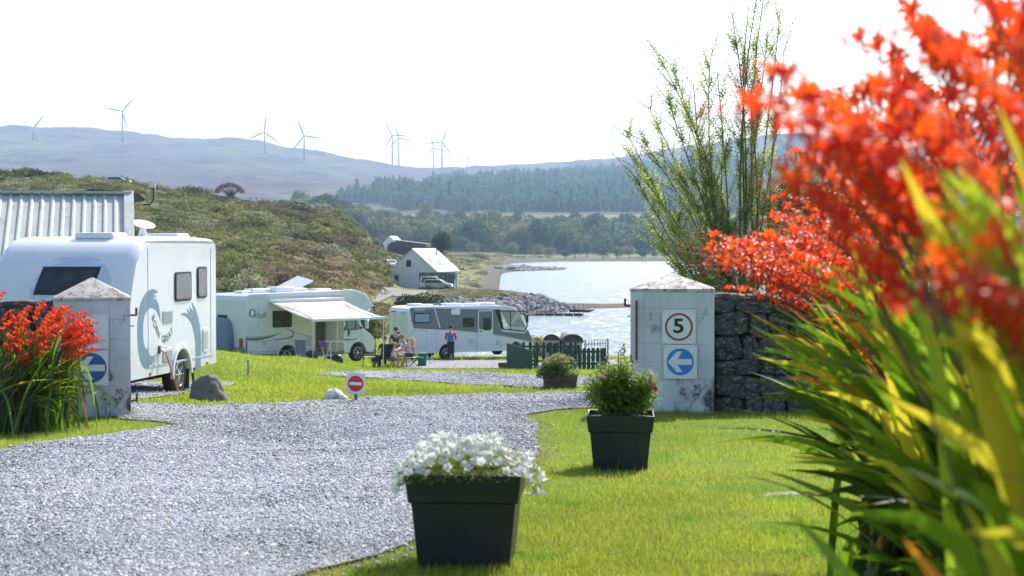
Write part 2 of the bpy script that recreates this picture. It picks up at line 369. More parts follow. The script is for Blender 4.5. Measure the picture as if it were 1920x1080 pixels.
def c_coast(V):
    x, y, z = V.T; px = 960 + F * x / y; n1 = fb(x * .09, y * .06, 5.); n2 = fb(x * .25, y * .2, 2.)
    c = np.tile(np.array([.20, .195, .08]), (len(V), 1))                                   # rough pasture
    mixc = lambda c, col, k: c * (1 - k[:, None]) + np.array(col)[None, :] * k[:, None]
    c = mixc(c, (.10, .075, .05), sm(.0, .7, n1))                                              # bracken and heather
    c = mixc(c, (.14, .17, .04), sm(.1, .6, n2) * .6)
    c = mixc(c, (.17, .20, .06), sm(300, 380, y) * sm(820, 880, px) * .8)                       # flat fields by the water
    c = mixc(c, (.13, .12, .055), sm(.1, .6, n1) * sm(300, 380, y) * .7)
    rock = sm(3.7, 2.7, z) * (px > 800); c = mixc(c, (.12, .10, .085), rock)
    c = mixc(c, (.07, .065, .06), sm(2.35, 1.9, z))
    bank = (y > 176) & (y < 215) & (px > 800) & (z < 4.1); c = mixc(c, (.11, .105, .11), bank * 1.)
    spit = (y > 206) & (y < 246) & (px > 1030); c = mixc(c, (.13, .095, .075), spit * 1.)
    c = mixc(c, (.20, .19, .03), ((y > 198) & (y < 262) & (px > 780) & (px < 1000) & (z > 3.9)) * sm(-.6, .4, n2))
    return c
def c_far(V):
    x, y, z = V.T; n1 = fb(x * .006, y * .004, 5.); n2 = fb(x * .02, y * .012, 1.)
    c = np.tile(np.array([.105, .08, .095]), (len(V), 1))
    mixc = lambda c, col, k: c * (1 - k[:, None]) + np.array(col)[None, :] * k[:, None]
    c = mixc(c, (.13, .13, .085), sm(-.1, .8, n1)); c = mixc(c, (.05, .055, .075), sm(.2, .9, n2) * .9)
    return c
m_grass_base = mat('lawn soil and thatch', (1, 1, 1), (.7, .75, .7), scale=1.3, rough=.95, bump=.5, bscale=30, spec=.1, attr='Col', c3=(1.2, 1.1, .8), s3=9)
m_coast = mat('rough coastal ground', (1, 1, 1), (.6, .62, .6), scale=.35, rough=.95, bump=1., bscale=.8, spec=.1, attr='Col', c3=(1.25, 1.2, 1), s3=1.5)
m_far = mat('moorland', (1, 1, 1), (.72, .7, .75), scale=.012, rough=1, bump=1., bscale=.03, spec=.05, attr='Col', c3=(1.25, 1.25, 1.1), s3=.05)
dn = np.concatenate([np.arange(-6, 30, .3), np.arange(30, 104.01, .5)])
ground = land('ground', 0, 104, 260, dn, m_grass_base, c_lawn)
coast = land('coast_terrain', 1, 1500, 420, np.concatenate([np.arange(104, 300, 1.5), np.arange(300, 420, 4), np.geomspace(420, 1500, 90)]), m_coast, c_coast)
hills = land('hills', 1, 6500, 420, np.geomspace(1500, 6500, 170), m_far, c_far)

def sheet(name, poly, dz, m, step, kind='structure'):
    pts = [Vector((a, b)) for a, b in poly]; xs = [p.x for p in pts]; ys = [p.y for p in pts]
    X, Y = np.meshgrid(np.arange(min(xs), max(xs), step), np.arange(min(ys), max(ys), step)); X = X.ravel(); Y = Y.ravel()
    k = inpoly(X, Y, poly); n0 = len(pts)
    allp = pts + [Vector((a, b)) for a, b in zip(X[k], Y[k])]
    vs, es, fs, *_ = delaunay_2d_cdt(allp, [(i, (i + 1) % n0) for i in range(n0)], [], 1, 1e-4)
    V = np.array([(v.x, v.y) for v in vs]); Z = H(V[:, 0], V[:, 1]) + dz
    me = fast_mesh(name, np.column_stack([V, Z]), np.array([list(f)[:3] for f in fs]), m, True)
    return tag(link(name, me), kind=kind)
m_gravel = mat('grey gravel', (.20, .20, .215), (.33, .33, .35), scale=14, rough=.85, bump=1., bscale=70, lo=.3, hi=.7, c3=(.07, .07, .08), s3=55)
m_gravel2 = mat('far grey gravel', (.17, .17, .19), (.27, .27, .30), scale=8, rough=.9, bump=1., bscale=30, c3=(.14, .14, .15), s3=16)
sheet('gravel_road', ROAD, .018, m_gravel, .3)
sheet('gravel_strip', STRIP, .03, m_gravel2, .8)
sheet('gravel_lane', LANE, .04, m_gravel2, 1.)
sheet('gravel_pitch', PITCHG, .02, m_gravel, .5)
TRK = poly_world([(640, 572), (690, 556), (718, 543), (737, 541), (800, 545), (800, 551), (735, 556), (715, 566), (690, 590), (650, 590)])
sheet('stone_track', TRK, .12, mat('pale track', (.13, .125, .12), (.19, .185, .18), scale=1, rough=.95), 3.)

# loch
m_water = mat('loch water', (.10, .17, .21), rough=.2, spec=.6)
nn_ = m_water.node_tree; pw = nn_.nodes['Principled BSDF']; tcw = nn_.nodes['Texture Coordinate']
mpw = nn_.nodes.new('ShaderNodeMapping'); mpw.inputs['Scale'].default_value = (.35, 1.0, 1); nn_.links.new(tcw.outputs['Object'], mpw.inputs[0])
w1 = nn_.nodes.new('ShaderNodeTexNoise'); w1.inputs['Scale'].default_value = 1.1; w1.inputs['Detail'].default_value = 4; nn_.links.new(mpw.outputs[0], w1.inputs[0])
w2 = nn_.nodes.new('ShaderNodeTexNoise'); w2.inputs['Scale'].default_value = .12; w2.inputs['Detail'].default_value = 5; nn_.links.new(mpw.outputs[0], w2.inputs[0])
mw = nn_.nodes.new('ShaderNodeMath'); mw.operation = 'ADD'; nn_.links.new(w1.outputs[0], mw.inputs[0]); nn_.links.new(w2.outputs[0], mw.inputs[1])
bw = nn_.nodes.new('ShaderNodeBump'); bw.inputs['Strength'].default_value = 1; bw.inputs['Distance'].default_value = .9; nn_.links.new(mw.outputs[0], bw.inputs['Height']); nn_.links.new(bw.outputs[0], pw.inputs['Normal'])
me = fast_mesh('loch_water', [(-60, 96, WAT), (400, 96, WAT), (900, 1120, WAT), (-120, 1120, WAT)], [(0, 1, 2, 3)], m_water)
tag(link('loch_water', me), kind='structure')

# far haze: one closed box of thin air round everything
hz = MB().box((0, 2900, 215), (9000, 7400, 440)).build('haze', None)
mh = bpy.data.materials.new('haze air'); mh.use_nodes = True; n = mh.node_tree.nodes; n.remove(n['Principled BSDF'])
pv = n.new('ShaderNodeVolumePrincipled'); pv.inputs['Color'].default_value = (.52, .73, 1, 1); pv.inputs['Density'].default_value = .000145; pv.inputs['Anisotropy'].default_value = .1
mh.node_tree.links.new(pv.outputs[0], n['Material Output'].inputs['Volume']); hz.data.materials.append(mh); tag(hz, kind='stuff')

# ------------------------------------------------------------------ leafy masses
def leaf_cloud(name, pts, nrm, size, m, k=4, asp=1.6, jit=1.):
    """k-sided little leaves at pts; one mesh"""
    n = len(pts); pts = np.asarray(pts, float); a = nr.normal(size=(n, 3)); a += np.asarray(nrm) * (0 if nrm is None else .6) if nrm is not None else 0
    a /= np.linalg.norm(a, axis=1)[:, None]; b = nr.normal(size=(n, 3)); b -= a * (a * b).sum(1)[:, None]; b /= np.linalg.norm(b, axis=1)[:, None]; c = np.cross(a, b)
    s = np.asarray(size) * nr.uniform(.6, 1.3, n) if np.ndim(size) == 0 else np.asarray(size); s = s[:, None]
    if k == 3: V = np.stack([pts - b * s * asp, pts + c * s * .6, pts + b * s * asp - c * s * .2], 1)
    else: V = np.stack([pts - b * s * asp, pts + c * s * .55, pts + b * s * asp, pts - c * s * .55], 1)
    Fc = np.arange(n * k).reshape(n, k)
    return fast_mesh(name, V.reshape(-1, 3), Fc, m)
def blob_points(n, r=(1, 1, 1), lumps=7, surf=.75, base=0.):
    cs = nr.normal(size=(lumps, 3)); cs /= np.linalg.norm(cs, axis=1)[:, None]; cs[:, 2] = np.abs(cs[:, 2]) * .8; cs *= .5; rr = nr.uniform(.35, .62, lumps)
    j = nr.integers(0, lumps, n); d = nr.normal(size=(n, 3)); d /= np.linalg.norm(d, axis=1)[:, None]
    p = cs[j] + d * (rr[j] * (surf + (1 - surf) * nr.uniform(0, 1, n) ** .5))[:, None]
    return (p + np.array([0, 0, base])) * np.array(r), d
# ------------------------------------------------------------------ gravel stones (uncountable)
m_stone = mat('gravel chips', (.38, .38, .40), (.50, .50, .53), scale=3, rough=.75, rand=.4, bump=.3, bscale=60)
def stone_mesh(name, r, seed, m, sub=1, sq=.6):
    bm = bmesh.new(); bmesh.ops.create_icosphere(bm, subdivisions=sub, radius=r); q = random.Random(seed)
    for v in bm.verts:
        n = noise.noise(v.co / r * .9 + Vector((seed, 0, 0))); v.co *= 1 + .45 * n; v.co.z *= sq; v.co.x *= 1.15
    me = bpy.data.meshes.new(name); bm.to_mesh(me); bm.free(); me.materials.append(m); return me
m_stone_d = mat('dark gravel chips', (.13, .13, .15), (.2, .2, .22), scale=3, rough=.7, rand=.5)
chips = [stone_mesh('gravel_chip', .0062, i * 3 + 1, m_stone if i < 6 else m_stone_d, 1) for i in range(9)]
def chipi(x, y):
    u = nr.uniform(0, 1, len(x)); pd = np.clip(.2 + .32 * fb((x + y * .22) * 1.3, y * .22, 6.) + .14 * fb(x * 2.5, y * 1.5, 2.), .04, .75); return np.where(u < pd, nr.integers(6, 9, len(x)), nr.integers(0, 6, len(x)))
def area_pts(n, dlo, dhi, plo=-60, phi=1990, p=1.0):
    """random ground points between two bearings, denser near the camera"""
    u = nr.uniform(0, 1, n); d = dlo * (dhi / dlo) ** u if p == 1 else (dlo ** (1 - p) + u * (dhi ** (1 - p) - dlo ** (1 - p))) ** (1 / (1 - p))
    px = nr.uniform(plo, phi, n); return (px - 960) / F * d, d
x, y = area_pts(430000, 6.2, 22, p=.6)
k = inpoly(x, y, ROAD); x, y = x[k], y[k]
scatter('gravel_stones', np.column_stack([x, y, H(x, y) + np.where(y > 16, .031, .022)]), nr.uniform(0, 6.28, len(x)), nr.lognormal(-.05, .42, len(x)) * np.clip(y / 11, .8, 1.15), chips, chipi(x, y), tilt=nr.normal(0, .3, (len(x), 2)))
x, y = area_pts(90000, 22, 80, 150, 1250, p=.6)
k = is_gravel(x, y); x, y = x[k], y[k]
scatter('gravel_stones_far', np.column_stack([x, y, H(x, y) + np.where(inpoly(x, y, ROAD), .031, .035)]), nr.uniform(0, 6.28, len(x)), nr.lognormal(.25, .4, len(x)) * np.clip(y / 24, 1, 2.2), chips, chipi(x, y), tilt=nr.normal(0, .3, (len(x), 2)))

# ------------------------------------------------------------------ grass (uncountable)
m_grass = mat('grass blades', (1, 1, 1), rough=.5, transl=.5, attr='Col', spec=.3)
OBST = []   # (x, y, r) places without grass
def grass(name, n, dlo, dhi, hgt, wid, plo=-60, phi=1990, p=1., seg=2, mask=None):
    x, y = area_pts(n, dlo, dhi, plo, phi, p)
    k = ~is_gravel(x + nr.normal(0, .06, n), y + nr.normal(0, .09, n))
    if mask is not None: k &= mask(x, y)
    x, y = x[k], y[k]; n = len(x); z = H(x, y) - .004
    g1 = fb(x * .9, y * .8, 4.); g2 = fb(x * 3, y * 2.4, 1.)
    h = hgt * nr.lognormal(0, .35, n) * (1 + .3 * np.clip(g2, -1, 1)) * (1 + .02 * (y - dlo)); ww = wid * nr.uniform(.7, 1.3, n)
    a = nr.uniform(0, 2 * np.pi, n); l = nr.uniform(.1, .75, n) * h; la = nr.uniform(0, 2 * np.pi, n)
    sx, sy = np.cos(a) * ww / 2, np.sin(a) * ww / 2; lx, ly = np.cos(la) * l, np.sin(la) * l
    P = lambda X, Y, Z: np.stack([X, Y, Z], -1)
    if seg == 2:
        V = np.stack([P(x - sx, y - sy, z), P(x + sx, y + sy, z), P(x + sx * .75 + lx * .35, y + sy * .75 + ly * .35, z + h * .6), P(x - sx * .75 + lx * .35, y - sy * .75 + ly * .35, z + h * .6), P(x + lx, y + ly, z + h * .95)], 1)
        b = np.arange(n)[:, None] * 5; Fc = np.concatenate([b + [0, 1, 2], b + [0, 2, 3], b + [3, 2, 4]]); nv = 5
    else:
        V = np.stack([P(x - sx, y - sy, z), P(x + sx, y + sy, z), P(x + lx, y + ly, z + h)], 1); Fc = np.arange(n * 3).reshape(n, 3); nv = 3
    base = np.array([.21, .28, .026]); c = base[None] * nr.uniform(.75, 1.3, n)[:, None]
    yel = (nr.uniform(0, 1, n) < (.13 + .12 * np.clip(g1, -.8, 1))); c[yel] = np.array([.30, .28, .07]) * nr.uniform(.7, 1.2, yel.sum())[:, None]
    c *= (1 + .16 * fb(x * .8, y * .4, 7.) + .08 * g2)[:, None]; clo = (fb(x * 1.7, y * 1.1, 9.) > .75); c[clo] *= np.array([.62, .85, .8]); h[clo] *= .8
    eg = inpoly(x - .16, y, ROAD) | inpoly(x, y + .22, ROAD) | inpoly(x + .16, y, ROAD) | inpoly(x, y - .22, ROAD); eg &= nr.uniform(0, 1, n) < .45; c[eg] = np.array([.26, .20, .09]) * nr.uniform(.6, 1.1, eg.sum())[:, None]
    dry = nr.uniform(0, 1, n) < .04; c[dry] = (.26, .22, .10)
    o = link(name, fast_mesh(name, V.reshape(-1, 3), Fc, m_grass, col=np.repeat(c, nv, 0))); return tag(o, kind='stuff')
grass('lawn_grass', 300000, 5.6, 12, .027, .0036, p=.5)
grass('lawn_grass_middle', 260000, 12, 24, .027, .006, p=.7, seg=1)
grass('lawn_grass_beyond', 260000, 24, 72, .035, .018, 150, 1500, p=.8, seg=1)
grass('lawn_grass_farther', 70000, 72, 103, .07, .045, 150, 1300, p=.8, seg=1)
# longer tufts at the feet of planters, pillars, walls, stones and along the kerbless road edge
def tufts(name, spots, n, hgt, wid):
    X, Y = [], []
    for (a, b, r1, r2) in spots:
        t = nr.uniform(0, 2 * np.pi, n); rr = nr.uniform(.9, 1.12, n); X.append(a + np.cos(t) * r1 * rr); Y.append(b + np.sin(t) * r2 * rr)
    x, y = np.concatenate(X), np.concatenate(Y); n = len(x); z = H(x, y) - .004
    h = hgt * nr.lognormal(0, .4, n); a = nr.uniform(0, 6.28, n); l = nr.uniform(.1, .6, n) * h; la = nr.uniform(0, 6.28, n); ww = wid
    sx, sy = np.cos(a) * ww / 2, np.sin(a) * ww / 2
    P = lambda X, Y, Z: np.stack([X, Y, Z], -1)
    V = np.stack([P(x - sx, y - sy, z), P(x + sx, y + sy, z), P(x + sx * .7 + np.cos(la) * l * .3, y + sy * .7 + np.sin(la) * l * .3, z + h * .6), P(x - sx * .7 + np.cos(la) * l * .3, y - sy * .7 + np.sin(la) * l * .3, z + h * .6), P(x + np.cos(la) * l, y + np.sin(la) * l, z + h)], 1)
    b = np.arange(n)[:, None] * 5; Fc = np.concatenate([b + [0, 1, 2], b + [0, 2, 3], b + [3, 2, 4]])
    c = np.array([.15, .23, .025])[None] * nr.uniform(.6, 1.2, n)[:, None]
    return tag(link(name, fast_mesh(name, V.reshape(-1, 3), Fc, m_grass, col=np.repeat(c, 5, 0))), kind='stuff')
# ------------------------------------------------------------------ gate pillars, rubble walls, signs
m_ren = mat('whitewashed render', (.60, .62, .66), (.44, .47, .50), scale=2.2, rough=.9, bump=.5, bscale=45, lo=.4, hi=.75, spec=.2, dirt=2.6, stretch=(1, 1, .7))
m_rencap = mat('lichened render', (.52, .50, .47), (.32, .28, .25), scale=9, rough=.95, bump=.8, bscale=50, lo=.45, hi=.65, c3=(.08, .07, .06), s3=16, spec=.2)
m_rust = mat('rusty iron', (.16, .06, .03), (.09, .04, .025), scale=20, rough=.85, bump=.4)
m_plate = mat('sign plate', (.72, .74, .77), (.66, .68, .70), scale=6, rough=.45)
m_red = mat('sign red', (.55, .03, .02), rough=.45); m_red_d = mat('weathered sign red', (.33, .05, .04), rough=.5)
m_blue = mat('sign blue', (.02, .22, .62), rough=.45); m_blue_d = mat('deep sign blue', (.02, .10, .36), rough=.45)
m_ink = mat('sign black', (.015, .015, .018), rough=.5); m_screw = mat('screw heads', (.2, .2, .2), rough=.4, metal=.8)
def ring(r0, r1, n=40):
    mb = MB(); V = []
    for k in range(n):
        a = 2 * math.pi * k / n; c, s_ = math.cos(a), math.sin(a)
        V += [(r0 * c, 0, r0 * s_), (r1 * c, 0, r1 * s_), (r0 * c, -.0016, r0 * s_), (r1 * c, -.0016, r1 * s_)]
    Fc = []
    for k in range(n):
        a, b = 4 * k, 4 * ((k + 1) % n); Fc += [(a, a + 1, b + 1, b), (a + 2, b + 2, b + 3, a + 3), (a + 1, a + 3, b + 3, b + 1), (a, b, b + 2, a + 2)]
    return mb.add(V, Fc)
def disc(r, n=40): return plate([(r * math.cos(2 * math.pi * k / n), r * math.sin(2 * math.pi * k / n)) for k in range(n)], .0016)
ARROW = [(-.36, 0), (-.10, .27), (.06, .27), (-.085, .075), (.34, .075), (.34, -.075), (-.085, -.075), (.06, -.27), (-.10, -.27)]
def sign_base(name, loc, rz, wv, hv, label):
    o = empty(name, loc, rz, label, 'sign')
    MB().box((0, .002, 0), (wv, .004, hv)).build('plate', m_plate, o, bevel=.0012)
    for sx in (-1, 1):
        for sz in (-1, 1): MB().lathe([(.005, -.0025), (.004, -.0045)], 8, (sx * (wv / 2 - .022), 0, sz * (hv / 2 - .022)), 'y').build('screw', m_screw, o)
    return o
def pillar(name, loc, rz, wx, wy, hh, cap, label, side):
    o = empty(name, loc, rz, label, 'gate pillar')
    # rendered block courses, joints a few millimetres deep
    hc = .225; nz = int(round((hh + .25) / hc))
    core = MB().box((0, 0, hh / 2 - .12), (wx - .012, wy - .012, hh + .24)).build('core', m_ren, o)
    for k in range(nz):
        z0 = -.25 + k * (hh + .25) / nz; z1 = -.25 + (k + 1) * (hh + .25) / nz; z0b = max(z0, -.25)
        sp = .27 if k % 2 else .73
        gv = .16 if side < 0 else .72
        cutsx = [0, gv, .58 if k % 2 else .82, 1] if side < 0 else [0, .30 if k % 2 else .5, gv, 1]
        for a, b in zip(cutsx, cutsx[1:]):
            ga = .006 if a == gv else .0018; gb = .006 if b == gv else .0018; x0 = -wx / 2 + a * wx + (ga if a else 0); x1 = -wx / 2 + b * wx - (gb if b < 1 else 0)
            jx = rng.uniform(-.0015, .0015)
            MB().box(((x0 + x1) / 2, jx, (z0b + z1) / 2), (x1 - x0, wy, z1 - z0b - .0035)).build('block', m_ren, o, bevel=.0035, seg=2)
    e = .012; cz = hh
    MB().add([(-wx / 2 - e, -wy / 2 - e, cz - .015), (wx / 2 + e, -wy / 2 - e, cz - .015), (wx / 2 + e, wy / 2 + e, cz - .015), (-wx / 2 - e, wy / 2 + e, cz - .015),
              (-wx / 2 - e, -wy / 2 - e, cz + .02), (wx / 2 + e, -wy / 2 - e, cz + .02), (wx / 2 + e, wy / 2 + e, cz + .02), (-wx / 2 - e, wy / 2 + e, cz + .02), (0, 0, cz + cap)],
             [(3, 2, 1, 0), (0, 1, 5, 4), (1, 2, 6, 5), (2, 3, 7, 6), (3, 0, 4, 7), (4, 5, 8), (5, 6, 8), (6, 7, 8), (7, 4, 8)]).build('cap', m_rencap, o, bevel=.008)
    for zz in (hh - .2, hh * .12):   # gate pintles on the face towards the drive
        h = MB().box((side * (wx / 2 + .03), -wy * .12, zz), (.11, .035, .022)).build('hinge_pin', m_rust, o, bevel=.003)
        MB().tube([(side * (wx / 2 + .075), -wy * .12, zz), (side * (wx / 2 + .075), -wy * .12, zz + .09)], .014, 8).build('pin', m_rust, h)
    MB().box((side * (wx / 2 + .02), -wy * .12, hh - .33), (.06, .03, .012)).build('catch', m_rust, o)
    if side < 0: MB().tube([(-wx / 2 + .075, -wy / 2 - .02, hh - .12), (-wx / 2 + .075, -wy / 2 - .02, hh * .42)], .012, 8).build('rusty_rod', m_rust, o)
    return o
gR = gp(1261, 21.0); hR = zy(545, 21.0) - gR.z
rzR = R(-5.2)
pillar('gate_pillar', (gR.x + .04, gR.y + .45, gR.z), rzR, 1.03, .86, hR, .21, 'weathered white gate pillar right of the drive, carrying the speed limit sign', -1)
d_s = 20.985
c1 = at(1273, 613, d_s); so = sign_base('speed_sign', c1, rzR, 63 / F * d_s, 63.5 / F * d_s, 'square white sign with black 5 in a red ring on the right pillar')
r_ = 26.2 / F * d_s; ring(r_ * .845, r_).build('red_ring', m_red_d, so)
tm = text_mesh('5', .245, .001, .006); o5 = link('numeral', tm, so, m_ink, (-.004, -.002, .004)); o5.rotation_euler = (R(90), 0, 0); o5.scale = (1.18, 1, 1)
c2 = at(1275.5, 678.5, d_s - .003); so = sign_base('direction_sign', c2, rzR, 63 / F * d_s, 64 / F * d_s, 'square sign with a white left arrow on a bright blue disc, below the 5')
disc(25.5 / F * d_s).build('blue_disc', m_blue, so)
plate([(a * .42, b * .47) for a, b in ARROW], .0036).build('arrow', m_plate, so)
gL = gp(171, 20.1); hL = zy(562, 20.1) - gL.z
rzL = R(13.5)
pillar('gate_pillar', (gL.x - .10, gL.y + .44, gL.z), rzL, .885, .85, hL, .26, 'weathered white gate pillar left of the drive behind the red flowers', 1)
dl = 20.03
cL = at(171, 622, dl); so = sign_base('notice_sign', cL, rzL, 62 / F * dl, 64 / F * dl, 'white square sign with a dark figure, half hidden by red flowers on the left pillar')
tm = text_mesh('5', .235, .001, .006); o5 = link('numeral', tm, so, mat('maroon print', (.06, .012, .03), rough=.5), (-.02, -.002, -.02)); o5.rotation_euler = (R(90), 0, 0); o5.scale = (1.0, 1, 1)
cL = at(171, 690, dl); so = sign_base('direction_sign', cL, rzL, 62 / F * dl, 66 / F * dl, 'square sign with a white arrow on a dark blue disc behind red flowers, left pillar')
o_ = disc(28 / F * dl).build('blue_disc', m_blue_d, so)
plate([(a * .46, b * .50) for a, b in ARROW], .0036).build('arrow', m_plate, so)

m_rub = mat('rubble stone', (.055, .05, .048), (.14, .135, .13), scale=2.2, rough=.9, bump=1., bscale=14, lo=.4, hi=.7, rand=.35, c3=(.40, .40, .38), s3=5, spec=.2)
m_core = mat('dark wall core', (.02, .018, .016), rough=1)
def rubble_mesh(i):
    bm = bmesh.new(); bmesh.ops.create_cube(bm, size=2); bmesh.ops.subdivide_edges(bm, edges=bm.edges, cuts=2, use_grid_fill=True)
    for v in bm.verts:
        c = v.co.copy(); m_ = max(abs(c.x), abs(c.y), abs(c.z)); f = (abs(c.x) > .9) + (abs(c.y) > .9) + (abs(c.z) > .9)
        v.co *= {1: 1., 2: .93, 3: .80}.get(f, 1.) * (1 + .13 * noise.noise(c * .9 + Vector((i * 7.1, 0, 0)))); v.co += noise.noise_vector(c * .8 + Vector((0, i * 3.3, 0))) * .16
    me = bpy.data.meshes.new('rubble'); bm.to_mesh(me); bm.free(); me.materials.append(m_rub); return me
rubs = [rubble_mesh(i) for i in range(10)]
def rubble_wall(x0, x1, y0, thick, hh, label, slope=0.):
    zc = h1((x0 + x1) / 2, y0); o = empty('stone_wall', ((x0 + x1) / 2, y0, zc), 0, label, 'wall')
    L = x1 - x0; MB().box((0, thick / 2 + .06, hh / 2 - .1), (L - .02, thick - .1, hh - .02)).build('core', m_core, o)
    z = -.08; row = 0
    while z < hh - .05:
        rh = rng.uniform(.15, .36); rh = min(rh, hh - z); x = -L / 2
        while x < L / 2:
            wv = rng.uniform(.14, .6); wv = min(wv, L / 2 - x)
            if wv > .07:
                s_ = link('stone', rng.choice(rubs), o); s_.location = (x + wv / 2, .10 + rng.uniform(-.03, .03), z + rh / 2 + rng.uniform(-.012, .012))
                s_.scale = (wv * .50, .15, rh * .52); s_.rotation_euler = (rng.uniform(-.1, .1), rng.uniform(-.13, .13) + (math.pi if rng.random() < .5 else 0), rng.uniform(-.15, .15))
            x += wv
        z += rh; row += 1
    x = -L / 2   # cope stones
    while x < L / 2:
        wv = min(rng.uniform(.3, .6), L / 2 - x + .05)
        s_ = link('cope_stone', rng.choice(rubs), o); s_.location = (x + wv / 2, thick / 2 + .02, hh + rng.uniform(0, .03)); s_.scale = (wv * .52, thick * .55, .075); s_.rotation_euler = (0, rng.uniform(-.06, .06), rng.uniform(-.1, .1)); x += wv
    return o
rubble_wall(gR.x + .53, 6.2, 21.15, .5, hR - .12, 'dark rubble stone wall running right from the pillar with the speed sign')
rubble_wall(-7.6, gL.x - .45, 20.25, .5, hL - .1, 'dark rubble stone wall left of the left pillar, mostly behind red flowers')

# dark timber shelter glimpsed above the wall
m_dk = mat('dark stained timber', (.025, .022, .022), (.045, .04, .04), scale=4, rough=.7, stretch=(1, 1, 8))
so = gp(1500, 30); sh = empty('timber_shelter', so, R(-6), 'dark timber shelter with a low pitched roof behind the red flowers', 'shelter')
zt = zy(345, 30) - so.z; z1 = zy(392, 30) - so.z; ww = 1.1
MB().prism([(-.75, z1), (-.35, zt), (ww + .35, zt), (ww + .75, z1), (ww + .75, z1 - .08), (-.75, z1 - .08)], -.8, 2.2).build('roof', mat('dark felt roof', (.045, .045, .05), rough=.8), sh, bevel=.01)
for xx in (-.45, ww + .45):
    for yy in (-.6, 2.0): MB().box((xx, yy, (z1 - .1) / 2), (.12, .12, z1 - .1)).build('post', m_dk, sh)
MB().box((ww / 2, 2.0, z1 * .42), (ww + .8, .04, z1 * .8)).build('back_wall', m_dk, sh)
for k in range(7): MB().box((-.3 + k * .6, 1.9, .9), (.1, .03, 1.8)).build('batten', m_dk, sh)
MB().box((ww / 2, 1.0, z1 - .28), (ww + .7, .1, .14)).build('beam', m_dk, sh)

# ------------------------------------------------------------------ boulders, marker posts, no-entry sign
m_bould = mat('brown boulder rock', (.13, .11, .095), (.21, .185, .16), scale=3, rough=.9, bump=1., bscale=9, c3=(.07, .065, .06), s3=6)
m_bw = mat('white painted rock', (.62, .63, .62), (.25, .27, .27), scale=2.5, rough=.8, bump=.8, bscale=9, lo=.5, hi=.65)
def boulder(name, px, py, d, sx, sy, sz, m, seed, label, cat='boulder', pts=None):
    g = at(px, py, d); bm = bmesh.new(); bmesh.ops.create_icosphere(bm, subdivisions=4, radius=1)
    for v in bm.verts:
        c = v.co.copy(); n = noise.noise(c * 1.1 + Vector((seed, seed, 0))) * .28 + noise.noise(c * 2.8 + Vector((seed, 0, 0))) * .12 + noise.noise(c * 8) * .03
        v.co *= 1 + n; v.co.x *= 1.15 - .28 * v.co.z; v.co.y *= 1.1 - .25 * v.co.z; ax = max(abs(v.co.x), abs(v.co.y), abs(v.co.z)) + 1e-6; v.co *= (v.co.length / ax) ** .22
        v.co = Vector((v.co.x * sx, v.co.y * sy, max(v.co.z, -.35) * sz + sz * .25))
    me = bpy.data.meshes.new(name); bm.to_mesh(me); bm.free(); me.materials.append(m); me.polygons.foreach_set('use_smooth', np.ones(len(me.polygons), bool))
    try: me.set_sharp_from_angle(angle=R(35))
    except Exception: pass
    return tag(link(name, me, None, None, (g.x, g.y, h1(g.x, g.y))), label, cat)
boulder('boulder', 391, 750, 25.4, .235, .22, .31, m_bould, 3.3, 'rounded dark brown boulder on the grass beside the white caravan wheel')
boulder('boulder', 627, 746, 25.8, .125, .12, .15, m_bw, 9.1, 'small white painted rock on the grass beside the no entry sign')
boulder('boulder', 645, 745, 25.6, .06, .06, .07, m_bw, 5.1, 'fist sized grey stone between the white rock and the no entry sign')
b = gp(667, 25.2); wp = 31.5 / F * 25.2
ne = empty('no_entry_sign', b, R(-8), 'small low sign with a white bar on a red disc, standing on the grass edge', 'sign')
MB().box((0, 0, .19), (.05, .04, .46)).build('post', mat('weathered post', (.16, .14, .12), (.24, .22, .19), scale=8, rough=.9), ne, bevel=.004)
zc = (zy(719, 25.2) - b.z)
pl = MB().box((0, -.024, 0), (.275, .006, .31)).build('plate', m_plate, ne, loc=(0, 0, zc), bevel=.002); pl.rotation_euler = (0, R(2), 0)
q = disc(.118).build('red_disc', m_red, pl, loc=(0, -.0275, 0)); plate([(-.09, -.021), (.09, -.021), (.09, .021), (-.09, .021)], .0034).build('white_bar', mat('white print', (.8, .8, .8), rough=.4), pl, loc=(0, -.0275, 0))
pg_ = gp(465, 38.2)
mp_ = MB().box((0, 0, .13), (.055, .055, .46)).build('marker_post', mat('grey post wood', (.30, .31, .32), (.42, .43, .44), scale=10, rough=.9), None, loc=pg_, bevel=.006); tag(mp_, 'short grey wooden post standing alone on the lawn behind the caravan', 'post')

# ------------------------------------------------------------------ metal-roofed shed, left
m_roof = mat('pale corrugated sheet', (.48, .52, .50), (.40, .43, .41), scale=1.2, rough=.5, c3=(.33, .34, .31), s3=3)
m_cream = mat('cream render', (.55, .54, .46), rough=.9, bump=.3)
D = 47.; sA = at(-120, 487, D); sB = at(249, 487, D); ridge_z = zy(365, D + 3.4); rzs = 0
wS = sB.x - sA.x; gz = 6.3
sh = empty('metal_roofed_shed', (sB.x - wS * math.cos(R(12.9)), D - wS * math.sin(R(12.9)), gz), R(12.9), 'long low shed with a pale corrugated metal roof behind the white caravan', 'shed')
ez = sA.z - gz; rz_ = ridge_z - gz; dep = 3.6
mb = MB(); V = []; step = .0
xs = []; x = 0.; prof = []
while x < wS:
    prof += [(x, 0), (x + .16, 0), (x + .2, .05), (x + .25, .05), (x + .29, 0)]; x += .295
prof = [p for p in prof if p[0] <= wS]
npf = len(prof)
nx, ny = 1, 0
V = [(a, -.15, ez - .09 + b) for a, b in prof] + [(a, dep, rz_ + b) for a, b in prof]
sheetm = MB().add(V, [(i, i + 1, npf + i + 1, npf + i) for i in range(npf - 1)]).build('roof', m_roof, sh)
